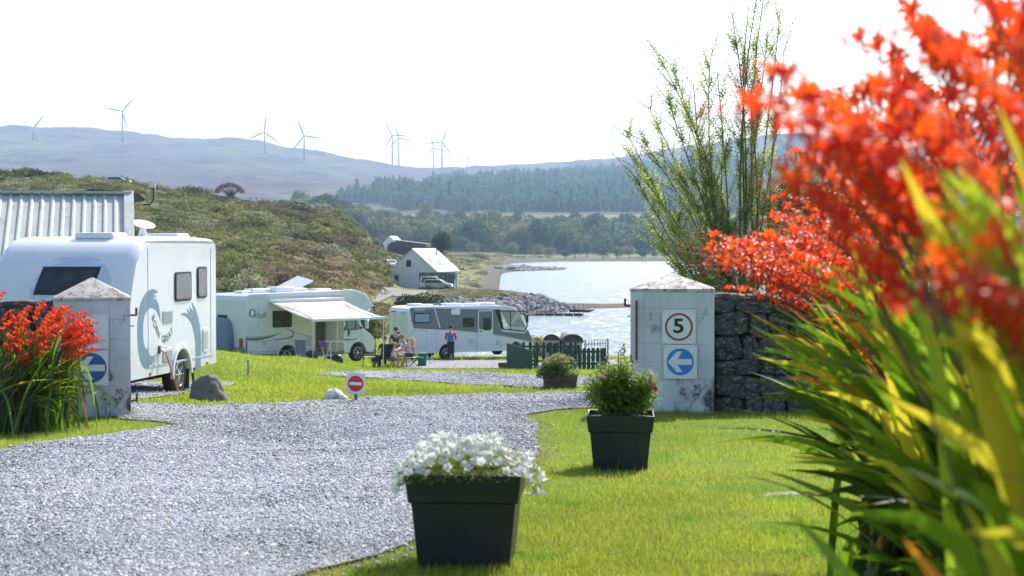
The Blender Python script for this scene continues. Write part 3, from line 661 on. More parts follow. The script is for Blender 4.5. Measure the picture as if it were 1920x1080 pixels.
MB().add([(a, dep, rz_ + b) for a, b in prof] + [(a, dep * 2 + .15, ez - .09 + b) for a, b in prof], [(i, i + 1, npf + i + 1, npf + i) for i in range(npf - 1)]).build('rear_roof', m_roof, sh)
MB().prism([(-.1, rz_ + .03), (wS, rz_ + .03), (wS, rz_ + .1), (-.1, rz_ + .1)], dep - .16, dep + .16).build('ridge_cap', m_roof, sh)
MB().add([(wS - .02, -.17, ez - .2), (wS + .06, -.17, ez - .2), (wS + .06, -.17, ez - .02), (wS - .22, -.17, ez - .02), (wS - .02, dep, rz_ - .1), (wS + .06, dep, rz_ - .1), (wS + .06, dep, rz_ + .12), (wS - .22, dep, rz_ + .12)],
         [(0, 1, 2, 3), (4, 7, 6, 5), (1, 5, 6, 2), (3, 2, 6, 7), (0, 4, 5, 1), (0, 3, 7, 4)]).build('barge_flashing', m_roof, sh)
MB().box((wS / 2, .1, (ez - .2) / 2), (wS - .1, .12, ez - .2)).build('wall', m_cream, sh)
MB().prism([(0, 0), (dep * 2, 0), (dep * 2, ez - .25), (dep, rz_ - .12), (0, ez - .25)], 0, .1).build('gable_wall', m_cream, sh).matrix_local = Matrix.Translation((wS - .1, .17, 0)) @ Matrix.Rotation(R(90), 4, 'Z')
MB().tube([(0, -.22, ez - .14), (wS, -.22, ez - .14)], .06, 8).build('gutter', m_ink, sh)
wn = MB().box((.2, 0, ez - 1.25), (3.4, .1, 1.1)).build('window', m_ink, sh); MB().box((.2, -.055, ez - 1.25), (3.2, .02, .95)).build('pane', mat('dark glass', (.02, .025, .03), rough=.06, spec=.8), wn)
# hanging bracket mast at the gable
ms = empty('weather_mast', (sB.x + .05, D + 1.2, 0), 0, 'thin mast with a small sensor box on a curved bracket at the shed gable', 'mast')
zt = zy(318, D + 1.2); zb = zy(385, D + 1.2); zm = zy(348, D + 1.2)
MB().tube([(.0, 0, zb + .02), (.18, 0, zb + .03), (.27, 0, zb + .16), (.28, 0, zm - .05)], .022, 8).build('bracket', m_ink, ms)
MB().tube([(.33, 0, zm - .1), (.34, 0, zt)], .012, 6).build('aerial', m_plate, ms)
MB().box((.25, 0, zm), (.17, .12, .12)).build('sensor_box', m_plate, ms, bevel=.01)
# dark roof peeping over the ridge
rD = 80.; rx = at(165, 355, rD)
rb = empty('far_shed', (rx.x, rD, h1(rx.x, rD)), R(14), 'dark grey roof of a small building just above the shed ridge', 'building')
zt = rx.z - h1(rx.x, rD)
MB().prism([(-1.2, zt - .35), (.2, zt), (2.3, zt - .2), (2.6, zt - .5), (-1.2, zt - .6)], -1, 3).build('roof', mat('dark slate roof', (.06, .06, .065), (.09, .09, .1), scale=3, rough=.7), rb)
MB().box((.6, 1, (zt - .5) / 2), (3, 3.4, zt - .5)).build('wall', m_cream, rb)
# ------------------------------------------------------------------ vehicles
m_gel = mat('white gelcoat', (.72, .75, .80), (.68, .71, .76), scale=1.2, rough=.18, spec=.5, coat=.3)
m_gel2 = mat('white roof shell', (.78, .79, .81), rough=.3)
m_grey = mat('grey coachwork band', (.16, .18, .22), rough=.25, coat=.3)
m_glass = mat('tinted glass', (.02, .025, .03), (.05, .06, .065), scale=3, rough=.05, spec=.45)
m_clear = mat('clear cab glass', (.75, .85, .85), rough=.03, alpha=.22, spec=.8)
m_seal = mat('black rubber seal', (.02, .02, .022), rough=.6)
m_tyre = mat('tyre rubber', (.022, .022, .024), rough=.8, bump=.3)
m_alloy = mat('alloy rim', (.55, .57, .60), rough=.25, metal=.8)
m_alu = mat('anodised aluminium', (.60, .63, .66), rough=.35, metal=.5)
m_under = mat('dark chassis', (.03, .03, .033), rough=.8)
m_line = mat('panel joint', (.35, .38, .42), rough=.5)
m_orange = mat('amber marker lens', (.8, .22, .03), rough=.2)
m_redl = mat('red lamp lens', (.6, .02, .015), rough=.2)
m_int = mat('cabin interior', (.10, .09, .08), (.16, .14, .12), scale=3, rough=.9)
m_bluegr = mat('blue decal', (.12, .24, .36), rough=.3); m_decal = mat('dark grey decal', (.07, .08, .10), rough=.35)
m_maroon = mat('maroon decal', (.16, .03, .04), rough=.35)
class Veh:
    """a vehicle with measuring help: a photo pixel carried onto one of its own side planes"""
    def __init__(s, name, loc, rz, label, cat, group=None):
        s.o = empty(name, loc, rz, label, cat, group); s.M = Matrix.Translation(loc) @ Matrix.Rotation(rz, 4, 'Z'); s.I = s.M.inverted()
    def pix(s, px, py, yc=None, xc=None):
        o = s.I @ Vector((0, 0, CAMZ)); d = (s.I.to_3x3() @ ray(px, py))
        t = (yc - o.y) / d.y if yc is not None else (xc - o.x) / d.x
        p = o + d * t; return (p.x, p.z) if yc is not None else (p.y, p.z)
def wheel(par, c, r, wdt, sgn, spokes=7):
    wl = empty('wheel', c); wl.parent = par
    MB().lathe([(r * .62, -wdt / 2), (r * .93, -wdt / 2), (r, -wdt * .32), (r, wdt * .32), (r * .93, wdt / 2), (r * .62, wdt / 2)], 28, axis='y').build('tyre', m_tyre, wl, smooth=True)
    rim = MB().lathe([(r * .60, sgn * wdt * .30), (r * .645, sgn * wdt * .50), (r * .60, sgn * wdt * .52), (r * .56, sgn * wdt * .40), (r * .16, sgn * wdt * .18)], 28, axis='y')
    for k in range(spokes):
        a = 2 * math.pi * k / spokes; d = Vector((math.cos(a), 0, math.sin(a))); yy = Vector((0, sgn * wdt * .42, 0))
        rim.tube([d * r * .12 + yy, d * r * .6 + yy * 1.05], [r * .075, r * .05], 5)
    rim.lathe([(r * .14, sgn * wdt * .3), (r * .14, sgn * wdt * .5), (r * .02, sgn * wdt * .52)], 12, axis='y')
    rim.build('rim', m_alloy, wl, smooth=False); return wl
def rrect(x0, z0, x1, z1, r=.06, n=4, sk=0.):
    P = []
    for cx, cz, a0 in ((x1 - r, z1 - r, 0), (x0 + r, z1 - r, 90), (x0 + r, z0 + r, 180), (x1 - r, z0 + r, 270)):
        for k in range(n + 1): a = R(a0 + 90 * k / n); P.append((cx + r * math.cos(a) + sk * (cz + r * math.sin(a) - z0), cz + r * math.sin(a)))
    return P
def inset(P, d):
    cx = sum(p[0] for p in P) / len(P); cz = sum(p[1] for p in P) / len(P); wx = max(abs(p[0] - cx) for p in P); wz = max(abs(p[1] - cz) for p in P)
    return [(cx + (x - cx) * (1 - d / wx), cz + (z - cz) * (1 - d / wz)) for x, z in P]
def side_window(par, P, yc, sgn=-1, frame=m_seal, glass=None, fr=.035):
    w_ = MB().prism(P, yc, yc + sgn * .018).build('window', frame, par, bevel=.004)
    MB().prism(inset(P, fr), yc + sgn * .005, yc + sgn * .024).build('pane', glass or m_glass, w_); return w_
def on_side(par, name, P, yc, m, t=.003, sgn=-1, label=None): return MB().prism(P, yc + sgn * t, yc).build(name, m, par, label=label)
def stroke(pts, ws):
    """tapered brush stroke outline in x,z"""
    n = len(pts); A, B = [], []
    for i, p in enumerate(pts):
        q0, q1 = pts[max(i - 1, 0)], pts[min(i + 1, n - 1)]; dx, dz = q1[0] - q0[0], q1[1] - q0[1]; l = math.hypot(dx, dz) + 1e-9
        A.append((p[0] - dz / l * ws[i] / 2, p[1] + dx / l * ws[i] / 2)); B.append((p[0] + dz / l * ws[i] / 2, p[1] - dx / l * ws[i] / 2))
    return A + B[::-1]
def arc(c, r, a0, a1, n=18, rz=None):
    rz = rz or r; return [(c[0] + r * math.cos(R(a0 + (a1 - a0) * i / n)), c[1] + rz * math.sin(R(a0 + (a1 - a0) * i / n))) for i in range(n + 1)]

# ---- touring caravan, left.  local +x = towing end (towards us), local +y = its right hand... the side we see is y = +W/2
f = Vector((-.151, -.989)); W = 2.25
rear = at(405, 600, 30.0); frontc = Vector((rear.x - .61, 26.0)); rz = math.atan2(f.y, f.x)
L = 4.05
perp = Vector((f.y, -f.x))            # to the left in the picture = local -y rotated
loc = Vector((rear.x, 30.0)) + Vector((-.989, .151)) * (W / 2)
gz = h1(loc.x, loc.y - 1.7) - .02
V = Veh('caravan', Vector((loc.x, loc.y, gz)), rz, 'large white touring caravan with blue swoosh graphics, parked behind the left pillar', 'caravan'); o = V.o
HB = .38
prof = [(0, HB), (0, 2.42), (.04, 2.52), (.14, 2.57), (1.2, 2.60), (3.0, 2.585), (3.35, 2.54), (3.62, 2.42), (3.86, 2.18), (4.02, 1.85), (4.15, 1.45), (4.27, 1.0), (4.30, .75), (4.26, HB)]
# shell: rounded shoulders by lofting the profile across the width
rings = []
for yy, sx, sz in ((-W / 2, .985, .975), (-W / 2 + .05, .995, .992), (-W / 2 + .16, 1, 1), (W / 2 - .16, 1, 1), (W / 2 - .05, .995, .992), (W / 2, .985, .975)):
    rings.append([(x * sx if x > 2 else x, yy, HB + (z - HB) * sz) for x, z in prof])
body = MB().rings(rings).build('body', m_gel, o)
yS = W / 2   # visible side
wx, wz = V.pix(340, 697, yS); WR = .335; wx = round(wx, 3)
arch = [(wx + .43 * math.cos(a), max(.2, .33 + .45 * math.sin(a))) for a in [R(180 - 9 * k) for k in range(-2, 23)]]
cut(body, MB().prism([(wx + .41 * math.cos(R(a)), .30 + .43 * math.sin(R(a))) for a in range(-10, 191, 10)] + [(wx - .4, .1), (wx + .4, .1)], yS - .32, yS + .2))
body.data.polygons.foreach_set('use_smooth', np.ones(len(body.data.polygons), bool)); body.data.set_sharp_from_angle(angle=R(32))
tr = [(wx + .49 * math.cos(R(a)), .30 + .51 * math.sin(R(a))) for a in range(-4, 185, 8)]; ti = [(wx + .415 * math.cos(R(a)), .30 + .435 * math.sin(R(a))) for a in range(-4, 185, 8)]
MB().prism(tr + ti[::-1], yS - .01, yS + .035).build('wheel_arch', m_gel2, o, bevel=.01)
for sg in (1, -1): wheel(o, (wx, sg * (yS - .13), .315), .325, .2, sg, 8)
MB().box((2.0, 0, HB - .05), (4.1, 1.6, .12)).build('chassis', m_under, o)
MB().box((wx - .0, 0, .4), (.9, 1.5, .3)).build('axle_box', m_under, o)
MB().tube([(4.1, 0, .42), (4.9, 0, .42), (5.2, 0, .44)], [.05, .045, .03], 8).build('hitch', m_under, o)
for xx, yy in ((3.75, .8), (3.75, -.8), (.35, .8), (.35, -.8)): MB().tube([(xx, yy, .34), (xx - .05, yy * 1.02, .03)], .022, 6).build('corner_steady', m_under, o)
jx, _ = V.pix(382, 705, yS - .2)
MB().tube([(wx - .78, yS - .2, .36), (wx - .78, yS - .2, .02)], .06, 8).build('waste_hose', m_under, o)
# front window and the raised panel above
fw = at(0, 0, 1)
def fx(z): # front face x by height
    zs = [p[1] for p in prof[5:13]][::-1]; xs_ = [p[0] for p in prof[5:13]][::-1]; return float(np.interp(z, zs, xs_))
def front_patch(name, P, off, m, par):
    n = len(P); Vv = [(fx(z) + off, y, z) for y, z in P]; Vb = [(fx(z) - .02, y, z) for y, z in P]
    return MB().add(Vv + Vb, [tuple(range(n)), tuple(range(2 * n - 1, n - 1, -1))] + [(i, (i + 1) % n, n + (i + 1) % n, n + i) for i in range(n)]).build(name, m, par)
def fpx(px, py):
    xc = 4.1
    for _ in range(4): y, z = V.pix(px, py, xc=xc); xc = fx(z)
    return (y, z)
a, b_ = fpx(82, 500), fpx(190, 500); c_, d_ = fpx(62, 553), fpx(172, 553)
zt, zb = (a[1] + b_[1]) / 2, (c_[1] + d_[1]) / 2
P = []
for i in range(9): t = i / 8; P.append((a[0] + (b_[0] - a[0]) * t, zt))
for i in range(1, 5): t = i / 5; P.append((b_[0] + (d_[0] - b_[0]) * t, zt + (zb - zt) * t))
for i in range(9): t = i / 8; P.append((d_[0] + (c_[0] - d_[0]) * t, zb))
for i in range(1, 5): t = i / 5; P.append((c_[0] + (a[0] - c_[0]) * t, zb + (zt - zb) * t))
fwn = front_patch('front_window', P, .012, m_seal, o); front_patch('pane', inset(P, .05), .022, m_glass, fwn)
m_panel = mat('pale blue front panel', (.50, .60, .74), rough=.2, coat=.3)
Pp = [fpx(68, 560), fpx(60, 520), fpx(75, 494), fpx(105, 484), (fpx(150, 481)), fpx(190, 487), fpx(208, 500), fpx(210, 560)]
gy = sorted(p[0] for p in Pp); gzs = [p[1] for p in Pp]; y0_, y1_ = gy[0], gy[-1]; z0_, z1_ = min(gzs), max(gzs); GV = []; NY, NZ = 14, 10
for i in range(NY + 1):
    t = i / NY; top = z0_ + (z1_ - z0_) * (1 - (2 * t - 1) ** 4 * .75)
    for j in range(NZ + 1): zz = z0_ - .35 + (top - z0_ + .35) * j / NZ; GV.append((fx(zz) + .005, y0_ + (y1_ - y0_) * t, zz))
MB().add(GV, [(i * (NZ + 1) + j, (i + 1) * (NZ + 1) + j, (i + 1) * (NZ + 1) + j + 1, i * (NZ + 1) + j + 1) for i in range(NY) for j in range(NZ)]).build('front_panel', m_panel, o, smooth=True)
# side windows, hatches, vents
for (x0, y0, x1, y1) in ((327, 510, 358, 563), (369, 500, 387, 558)):
    A_, B_ = V.pix(x0, y0, yS), V.pix(x1, y1, yS); side_window(o, rrect(min(A_[0], B_[0]), min(A_[1], B_[1]), max(A_[0], B_[0]), max(A_[1], B_[1]), .07), yS, 1)
m_vent = mat('vent grille', (.50, .53, .57), rough=.5)
for (x0, y0, x1, y1) in ((305, 583, 323, 604), (305, 657, 323, 677)):
    A_, B_ = V.pix(x0, y0, yS), V.pix(x1, y1, yS); xa, xb, za, zb2 = min(A_[0], B_[0]), max(A_[0], B_[0]), min(A_[1], B_[1]), max(A_[1], B_[1])
    vf = on_side(o, 'vent', rrect(xa, za, xb, zb2, .02), yS, m_vent, .012, 1)
    for k in range(5): MB().box(((xa + xb) / 2, yS + .014, za + (zb2 - za) * (k + .7) / 5.5), (xb - xa - .06, .008, .012)).build('slat', m_line, vf)
A_, B_ = V.pix(380, 615, yS), V.pix(390, 658, yS)
hf = on_side(o, 'toilet_hatch', rrect(B_[0], B_[1], A_[0], A_[1], .04), yS, m_gel2, .018, 1); on_side(hf, 'hatch_panel', rrect(B_[0] + .05, B_[1] + .06, A_[0] - .05, A_[1] - .06, .03), yS + .016, m_vent, .008, 1)
for q in ((281, 701), (388, 680)):
    A_ = V.pix(*q, yS); MB().ball((A_[0], yS + .01, A_[1]), (.03, .02, .03), 10, 6).build('side_marker', m_orange, o, smooth=True)
A_ = V.pix(403, 466, yS - .02); MB().box((.01, yS - .03, A_[1]), (.06, .05, .11)).build('top_marker', m_redl, o, bevel=.01)
A_ = V.pix(299, 656, yS)    # open mains socket flap and orange cable
MB().box((A_[0] + .02, yS + .006, A_[1]), (.09, .012, .12)).build('mains_socket', m_ink, o)
MB().box((A_[0] - .03, yS + .09, A_[1] + .05), (.10, .17, .012), Matrix.Rotation(R(-14), 3, 'X')).build('socket_flap', m_gel2, o)
B_ = V.pix(318, 662, yS + .12)
cg = MB().tube([(A_[0], yS + .02, A_[1] - .01), (A_[0] - .12, yS + .06, A_[1] - .05), (B_[0] - .1, yS + .09, .5), (B_[0] - .25, yS + .10, .25), (B_[0] - .42, yS + .12, .05), (B_[0] - .2, yS + .3, .035)], .011, 6)
cab = cg.build('mains_cable', mat('orange cable', (.55, .09, .04), rough=.5), None, smooth=True); cab.matrix_world = V.M; tag(cab, 'orange mains cable hanging from the caravan side socket to the ground', 'cable')
# blue swooshes
def sidepoly(name, pix, m, t=.003):
    P = [V.pix(a, b, yS) for a, b in pix]; return on_side(o, name, P, yS, m, t, 1)
sidepoly('swoosh_graphic', [(296, 548), (292, 543), (284, 542), (275, 547), (267, 559), (261, 577), (258, 600), (257.5, 630), (259, 655), (263, 676), (268, 688), (275, 692), (282, 688), (288, 677), (291, 664), (287, 668), (283, 667), (279, 663), (276, 652), (277, 658), (272, 652), (269, 640), (268, 624), (268.5, 606), (271, 592), (276, 582), (282, 577), (289, 579), (295, 586), (301, 602), (300, 585), (297, 570), (292, 560), (286, 561), (293, 555), (287, 552)], m_bluegr)
sidepoly('swoosh_graphic', [(338, 592), (341, 587), (347, 586), (353, 590), (350, 578), (357, 586), (355, 574), (363, 585), (359, 566), (366, 577), (371, 592), (375, 612), (377, 640), (376, 691), (366, 693), (367, 665), (366, 640), (363, 620), (358, 604), (352, 596), (345, 591)], m_bluegr)
# BORN GREAT lettering on an arc
cs = V.pix(327, 577, yS); pts_l = [V.pix(a, b, yS) for a, b in ((287, 596), (290, 608), (293.5, 618), (297, 627), (301.5, 633), (305.5, 636), (310, 636), (314, 633), (318, 628), (322, 621))]
lets = 'BORNGREAT'; seq = [0, 1, 2, 3, 5, 6, 7, 8, 9]
pl_ = []; bml = bmesh.new()
for ch, k in zip(lets, seq):
    p0 = pts_l[k]; q0, q1 = pts_l[max(0, k - 1)], pts_l[min(9, k + 1)]; ang = math.atan2(q1[1] - q0[1], -(q1[0] - q0[0]))
    tm = text_mesh(ch, .165, .001); M = Matrix.Translation((p0[0], yS + .003, p0[1])) @ Matrix.Rotation(math.pi, 4, 'Z') @ Matrix.Rotation(R(90), 4, 'X') @ Matrix.Rotation(ang, 4, 'Z'); tm.transform(M)
    b2 = bmesh.new(); b2.from_mesh(tm); tt = bpy.data.meshes.new('t'); b2.to_mesh(tt); bml.from_mesh(tt); b2.free()
me = bpy.data.meshes.new('lettering'); bml.to_mesh(me); bml.free(); link('lettering', me, o, m_decal)
# roof fittings
for px_, d_k, ln in ((190, 1.2, .7), (311, -.1, .62)):
    y_, z_ = V.pix(px_, 441, xc=3.0 if px_ < 250 else 1.2)
    hx = 3.0 if px_ < 250 else 1.2
    MB().box((hx, y_, 2.60), (.6, .62, .10), taper=1.06).build('roof_light', m_gel2, o, bevel=.03)
y_, z_ = V.pix(268, 440, xc=2.3)
dsh = MB().tube([(2.3, y_, 2.58), (2.3, y_, 2.72)], [.09, .05], 8).build('satellite_dish', m_gel2, o)
MB().lathe([(.01, .0), (.10, .015), (.19, .05), (.195, .06), (.11, .03), (.01, .015)], 20).build('reflector', m_gel2, dsh, smooth=True).matrix_local = Matrix.Translation((2.3, y_, 2.74)) @ Matrix.Rotation(R(-17), 4, 'X') @ Matrix.Rotation(R(14), 4, 'Y')
MB().box((0.01, 0, .55), (.10, W - .3, .22)).build('rear_bumper', m_gel2, o, bevel=.03)
for xx in (.28, 3.3): MB().box((xx, yS + .001, 1.45), (.008, .008, 1.9)).build('panel_seam', m_line, o)
MB().box((1.75, yS + .002, HB + .16), (3.1, .012, .03)).build('side_trim', m_vent, o); MB().box((1.75, yS - .01, 2.50), (3.2, .02, .035)).build('awning_rail', m_vent, o)
V_car = V

# ---- coachbuilt motorhome with awning.  local +x = nose, visible side y = -W/2
rc = at(460, 600, 65.6); A = R(45); W = 2.28; gz = zy(683, 68.0) - .0
org = Vector((rc.x, 65.6)) + Vector((-math.sin(A), math.cos(A))) * (W / 2)
V = Veh('motorhome', Vector((org.x, org.y, gz)), A, 'white coachbuilt motorhome with its side awning out, beside the picnic group', 'motorhome', 'parked motorhomes'); o = V.o; yS = -W / 2
def arch_notch(xc, r=.46, zc=.36): return [(xc - r, .40)] + [(xc + r * math.cos(R(a)), zc + r * math.sin(R(a))) for a in range(170, 9, -16)] + [(xc + r, .40)]
x_r, x_f = 2.05, 5.75
prof = [(0, .42)] + arch_notch(x_r, .46) + [(5.0, .42), (5.0, 1.95), (5.55, 2.02), (6.15, 2.08), (6.32, 2.2), (6.28, 2.42), (6.05, 2.68), (5.6, 2.86), (4.9, 2.93), (.22, 2.86), (.06, 2.78), (0, 2.6)]
body = MB().prism(prof, -W / 2, W / 2).build('body', m_gel, o)
dA, dB = V.pix(592, 606, yS), V.pix(607, 670, yS); dx0, dx1 = dA[0], dA[0] + .62
cut(body, MB().box(((dx0 + dx1) / 2, yS + .5, 1.35), (dx1 - dx0, 1.3, 1.75)))
MB().box(((dx0 + dx1) / 2, yS + .6, 1.3), (dx1 - dx0 + .02, .9, 1.7)).build('interior', m_int, o).scale = (.98, 1, .98)
cut(o.children[-1] if False else body, MB().box((0, 50, 0), (.01, .01, .01))) if False else None
wc = 1.0
cab = [(5.0, .38), (x_f - .44, .38)] + [(x_f + .44 * math.cos(R(a)), .36 + .44 * math.sin(R(a))) for a in range(170, 9, -16)] + [(x_f + .44, .38), (6.55, .36), (6.62, .6), (6.58, .95), (6.40, 1.12), (6.05, 1.32), (5.62, 2.06), (5.0, 2.06)]
cb = MB().prism(cab, -wc, wc).build('cab', m_gel, o)
P = [(5.12, 1.30), (5.12, 1.88), (5.50, 1.90), (5.90, 1.32)]
cut(cb, MB().prism(P, -1.6, 1.6)); cut(cb, MB().box((5.4, 0, 1.62), (.8, 1.84, .56)))
for b in (body, cb):
    md = b.modifiers.new('bevel', 'BEVEL'); md.width = .035; md.segments = 2; md.limit_method = 'ANGLE'; md.angle_limit = R(50)
cw = MB().prism(P, -wc - .004, -wc + .008).build('cab_window', m_clear, o)
MB().tube([(5.62, -wc - .005, 1.30), (5.58, -wc - .005, 1.74)], .02, 6).build('window_bar', m_seal, cw)
for pp in (P,): MB().tube([(a, -wc - .004, b) for a, b in P + P[:1]], .018, 5, cap=False).build('seal', m_seal, cw)
ws = MB().add([(6.07, -.93, 1.33), (6.07, .93, 1.33), (5.66, .86, 2.02), (5.66, -.86, 2.02)], [(0, 1, 2, 3)]).build('windscreen', m_glass, o); ws.location.x = .012; ws.location.z = .01
MB().box((5.45, -.45, 1.5), (.14, .5, .7)).build('cab_seat', m_int, o, bevel=.04); MB().box((5.45, .45, 1.5), (.14, .5, .7)).build('cab_seat', m_int, o, bevel=.04)
mr = MB().box((6.0, -1.24, 1.52), (.12, .16, .36)).build('wing_mirror', m_gel, o, bevel=.03); MB().tube([(5.85, -1.0, 1.38), (6.0, -1.2, 1.42)], .025, 6).build('mirror_arm', m_seal, mr)
MB().box((6.03, -wc - .004, 1.02), (.01, .01, .01)).build('door_joint', m_line, o)
for xx in (5.04, 5.98 - .05): MB().box((xx, -wc - .001, 1.0), (.01, .008, 1.1)).build('door_joint', m_line, o)
MB().box((5.24, -wc - .02, 1.18), (.06, .04, .2)).build('door_handle', m_ink, o, bevel=.01)
for sg in (-1, 1):
    wheel(o, (x_r, sg * .94, .35), .35, .22, sg, 6); wheel(o, (x_f, sg * .86, .35), .35, .22, sg, 6)
MB().prism([(-.02, .34), (1.5, .34), (1.5, .52), (-.02, .52)], yS - .01, yS + .04).build('skirt', m_grey, o, bevel=.01)
MB().prism([(2.6, .34), (4.95, .34), (4.95, .5), (2.6, .5)], yS - .01, yS + .04).build('skirt', m_grey, o, bevel=.01)
MB().box((3.2, 0, .4), (6.0, 1.5, .14)).build('chassis', m_under, o)
MB().prism([(x_f + .6, .28), (6.66, .28), (6.68, .5), (x_f + .6, .5)], -.98, .98).build('front_bumper', m_grey, o, bevel=.03)
MB().ball((6.42, -.78, 1.0), (.13, .16, .09), 10, 6).build('headlight', m_clear, o, smooth=True); MB().ball((6.42, .78, 1.0), (.13, .16, .09), 10, 6).build('headlight', m_clear, o, smooth=True)
A_, B_ = V.pix(511, 583, yS), V.pix(547, 613, yS); side_window(o, rrect(A_[0], B_[1], A_[0] + (B_[0] - A_[0]), A_[1], .05), yS, -1, fr=.05)
A_ = V.pix(622, 601, yS); side_window(o, rrect(A_[0] - .02, A_[1] - .28, A_[0] + .35, A_[1], .04), yS, -1)
A_, B_ = V.pix(463, 640, yS), V.pix(521, 662, yS)
lk = on_side(o, 'locker_door', [(A_[0], B_[1]), (B_[0], B_[1] + .04), (B_[0], A_[1]), (A_[0], A_[1])], yS, m_line, .003); on_side(lk, 'locker_panel', [(A_[0] + .02, B_[1] + .02), (B_[0] - .02, B_[1] + .055), (B_[0] - .02, A_[1] - .02), (A_[0] + .02, A_[1] - .02)], yS - .002, m_gel, .004)
for q in (.12, .88): MB().box((A_[0] + (B_[0] - A_[0]) * q, yS - .01, B_[1] + .1), (.08, .015, .05)).build('locker_latch', m_grey, lk)
def sw(pts, ws_, m, nm='stripe_graphic'):
    P_ = [V.pix(a, b, yS) for a, b in pts]; on_side(o, nm, stroke(P_, ws_), yS, m, .003)
sw([(462, 636), (475, 636.5), (490, 635), (505, 632), (516, 628), (525, 624.5)], [.07, .08, .07, .055, .04, .01], m_decal)
sw([(462, 632), (478, 632.5), (495, 631), (508, 628.5)], [.02, .03, .025, .01], m_grey)
sw([(537, 616), (546, 619), (551, 624), (549, 630), (540, 634), (525, 636), (512, 637)], [.02, .04, .07, .06, .04, .03, .01], m_maroon)
sw([(555, 625), (570, 628), (583, 632), (590, 633)], [.01, .02, .02, .01], m_grey)
sw([(637, 625), (645, 619), (650, 610), (649, 603), (645, 598)], [.10, .12, .10, .07, .03], m_decal)
sw([(638, 637), (650, 637), (665, 636), (672, 635)], [.05, .05, .03, .01], m_decal)
A_ = V.pix(473, 587, yS); MB().prism(arc((A_[0], A_[1]), .16, 0, 360, 20)[:-1] , yS - .004, yS).build('logo_ring', m_decal, o); MB().prism(arc((A_[0], A_[1]), .10, 0, 360, 20, .12)[:-1], yS - .007, yS - .002).build('logo_centre', m_gel2, o)
A_ = V.pix(486, 592, yS); tmx = text_mesh('Kluff', .30, .001); lt = link('lettering', tmx, o, m_grey, (A_[0] + .05, yS - .004, A_[1])); lt.rotation_euler = (R(90), 0, 0)
for q in ((579, 639, 588, 647),):
    A_, B_ = V.pix(q[0] - 10, q[1] + 1, yS), V.pix(q[2] - 4, q[3] + 2, yS); vf = on_side(o, 'fridge_vent', [(A_[0], B_[1]), (B_[0], B_[1]), (B_[0], A_[1]), (A_[0], A_[1])], yS, m_vent, .01)
# rear wall details
for q in ((.25, 1.35, .5, .85),):
    rw = MB().box((-.01, .35, 1.62), (.03, .62, .82)).build('window', m_seal, o, bevel=.01); MB().box((-.02, .35, 1.62), (.03, .54, .74)).build('pane', m_glass, rw)
MB().box((-.04, 0, .62), (.12, W - .1, .36)).build('rear_bumper', m_grey, o, bevel=.03); MB().box((-.06, -.9, .95), (.06, .14, .42)).build('rear_lamp', m_redl, o, bevel=.02); MB().box((-.06, .9, .95), (.06, .14, .42)).build('rear_lamp', m_redl, o, bevel=.02)
MB().prism([(-.005, .4), (.16, .4), (.10, .95), (.02, 1.3)], yS - .004, yS).build('corner_trim', m_grey, o)
# roof items
for (px_, xx, hh_, ln, wd) in ((425, .8, .10, .5, .5), (485, 1.5, .17, .9, .6), (500, 2.4, .24, .9, .7), (540, 3.3, .16, .9, .6), (600, 4.6, .12, .8, .6)):
    MB().box((xx, .1 if xx != 2.4 else -.2, 2.86 + hh_ / 2), (ln, wd, hh_), taper=1.05).build('roof_vent', m_gel2, o, bevel=.03)
sp = MB().box((0, 0, 0), (1.35, .9, .035), None).build('solar_panel', mat('solar cells', (.06, .10, .13), rough=.2, spec=.8), o, bevel=.005); sp.matrix_local = Matrix.Translation((3.6, .55, 3.12)) @ Matrix.Rotation(R(-22), 4, 'Y') @ Matrix.Rotation(R(12), 4, 'X')
MB().box((0, 0, .01), (1.41, .96, .03)).build('panel_frame', m_alu, sp)
MB().tube([(4.9, yS + .05, 2.95), (5.6, yS + .05, 2.88), (6.08, yS + .05, 2.7), (6.32, yS + .05, 2.42), (6.36, yS + .06, 2.2)], .035, 8).build('roof_rail', m_gel2, o)
# awning
a1, a2 = V.pix(505, 566, yS)[0], V.pix(641, 564, yS)[0]; az = V.pix(505, 566, yS)[1]; pj = 2.55; oz = az - .62
MB().box(((a1 + a2) / 2, yS - .05, az + .04), (a2 - a1 + .1, .12, .13)).build('awning_case', m_gel2, o, bevel=.02)
aw = []
nx_ = 12
for i in range(nx_ + 1):
    t = i / nx_; xx = a1 + (a2 - a1) * t
    for j in range(7):
        u = j / 6; aw.append((xx, yS - .08 - pj * u, az - .02 - (az - oz) * u - .05 * math.sin(math.pi * u) * (1 + .4 * math.sin(t * 9))))
cl = MB().add(aw, [(i * 7 + j, (i + 1) * 7 + j, (i + 1) * 7 + j + 1, i * 7 + j + 1) for i in range(nx_) for j in range(6)]).build('awning_cloth', mat('cream awning cloth', (.82, .79, .72), rough=.8, transl=.35, tcol=(.8, .75, .66)), o, smooth=True)
md = cl.modifiers.new('s', 'SOLIDIFY'); md.thickness = .006
MB().box(((a1 + a2) / 2, yS - .1 - pj, oz - .03), (a2 - a1 + .04, .05, .10)).build('awning_rail', m_gel2, o, bevel=.01)
for xx in (a1 + .06, a2 - .06): MB().tube([(xx, yS - .08 - pj, oz - .06), (xx, yS - .08 - pj, .02 + (h1(*(V.M @ Vector((xx, yS - pj, 0))).xy) - gz))], .016, 6).build('awning_leg', m_alu, o)
for xx in (a1 + .2, a2 - .2): MB().tube([(xx, yS - .1, az - .06), (xx + .25 * (1 if xx < a2 - 1 else -1), yS - .1 - pj / 2, (az + oz) / 2 - .05), (xx, yS - .08 - pj, oz - .03)], .018, 6).build('awning_arm', m_alu, o)
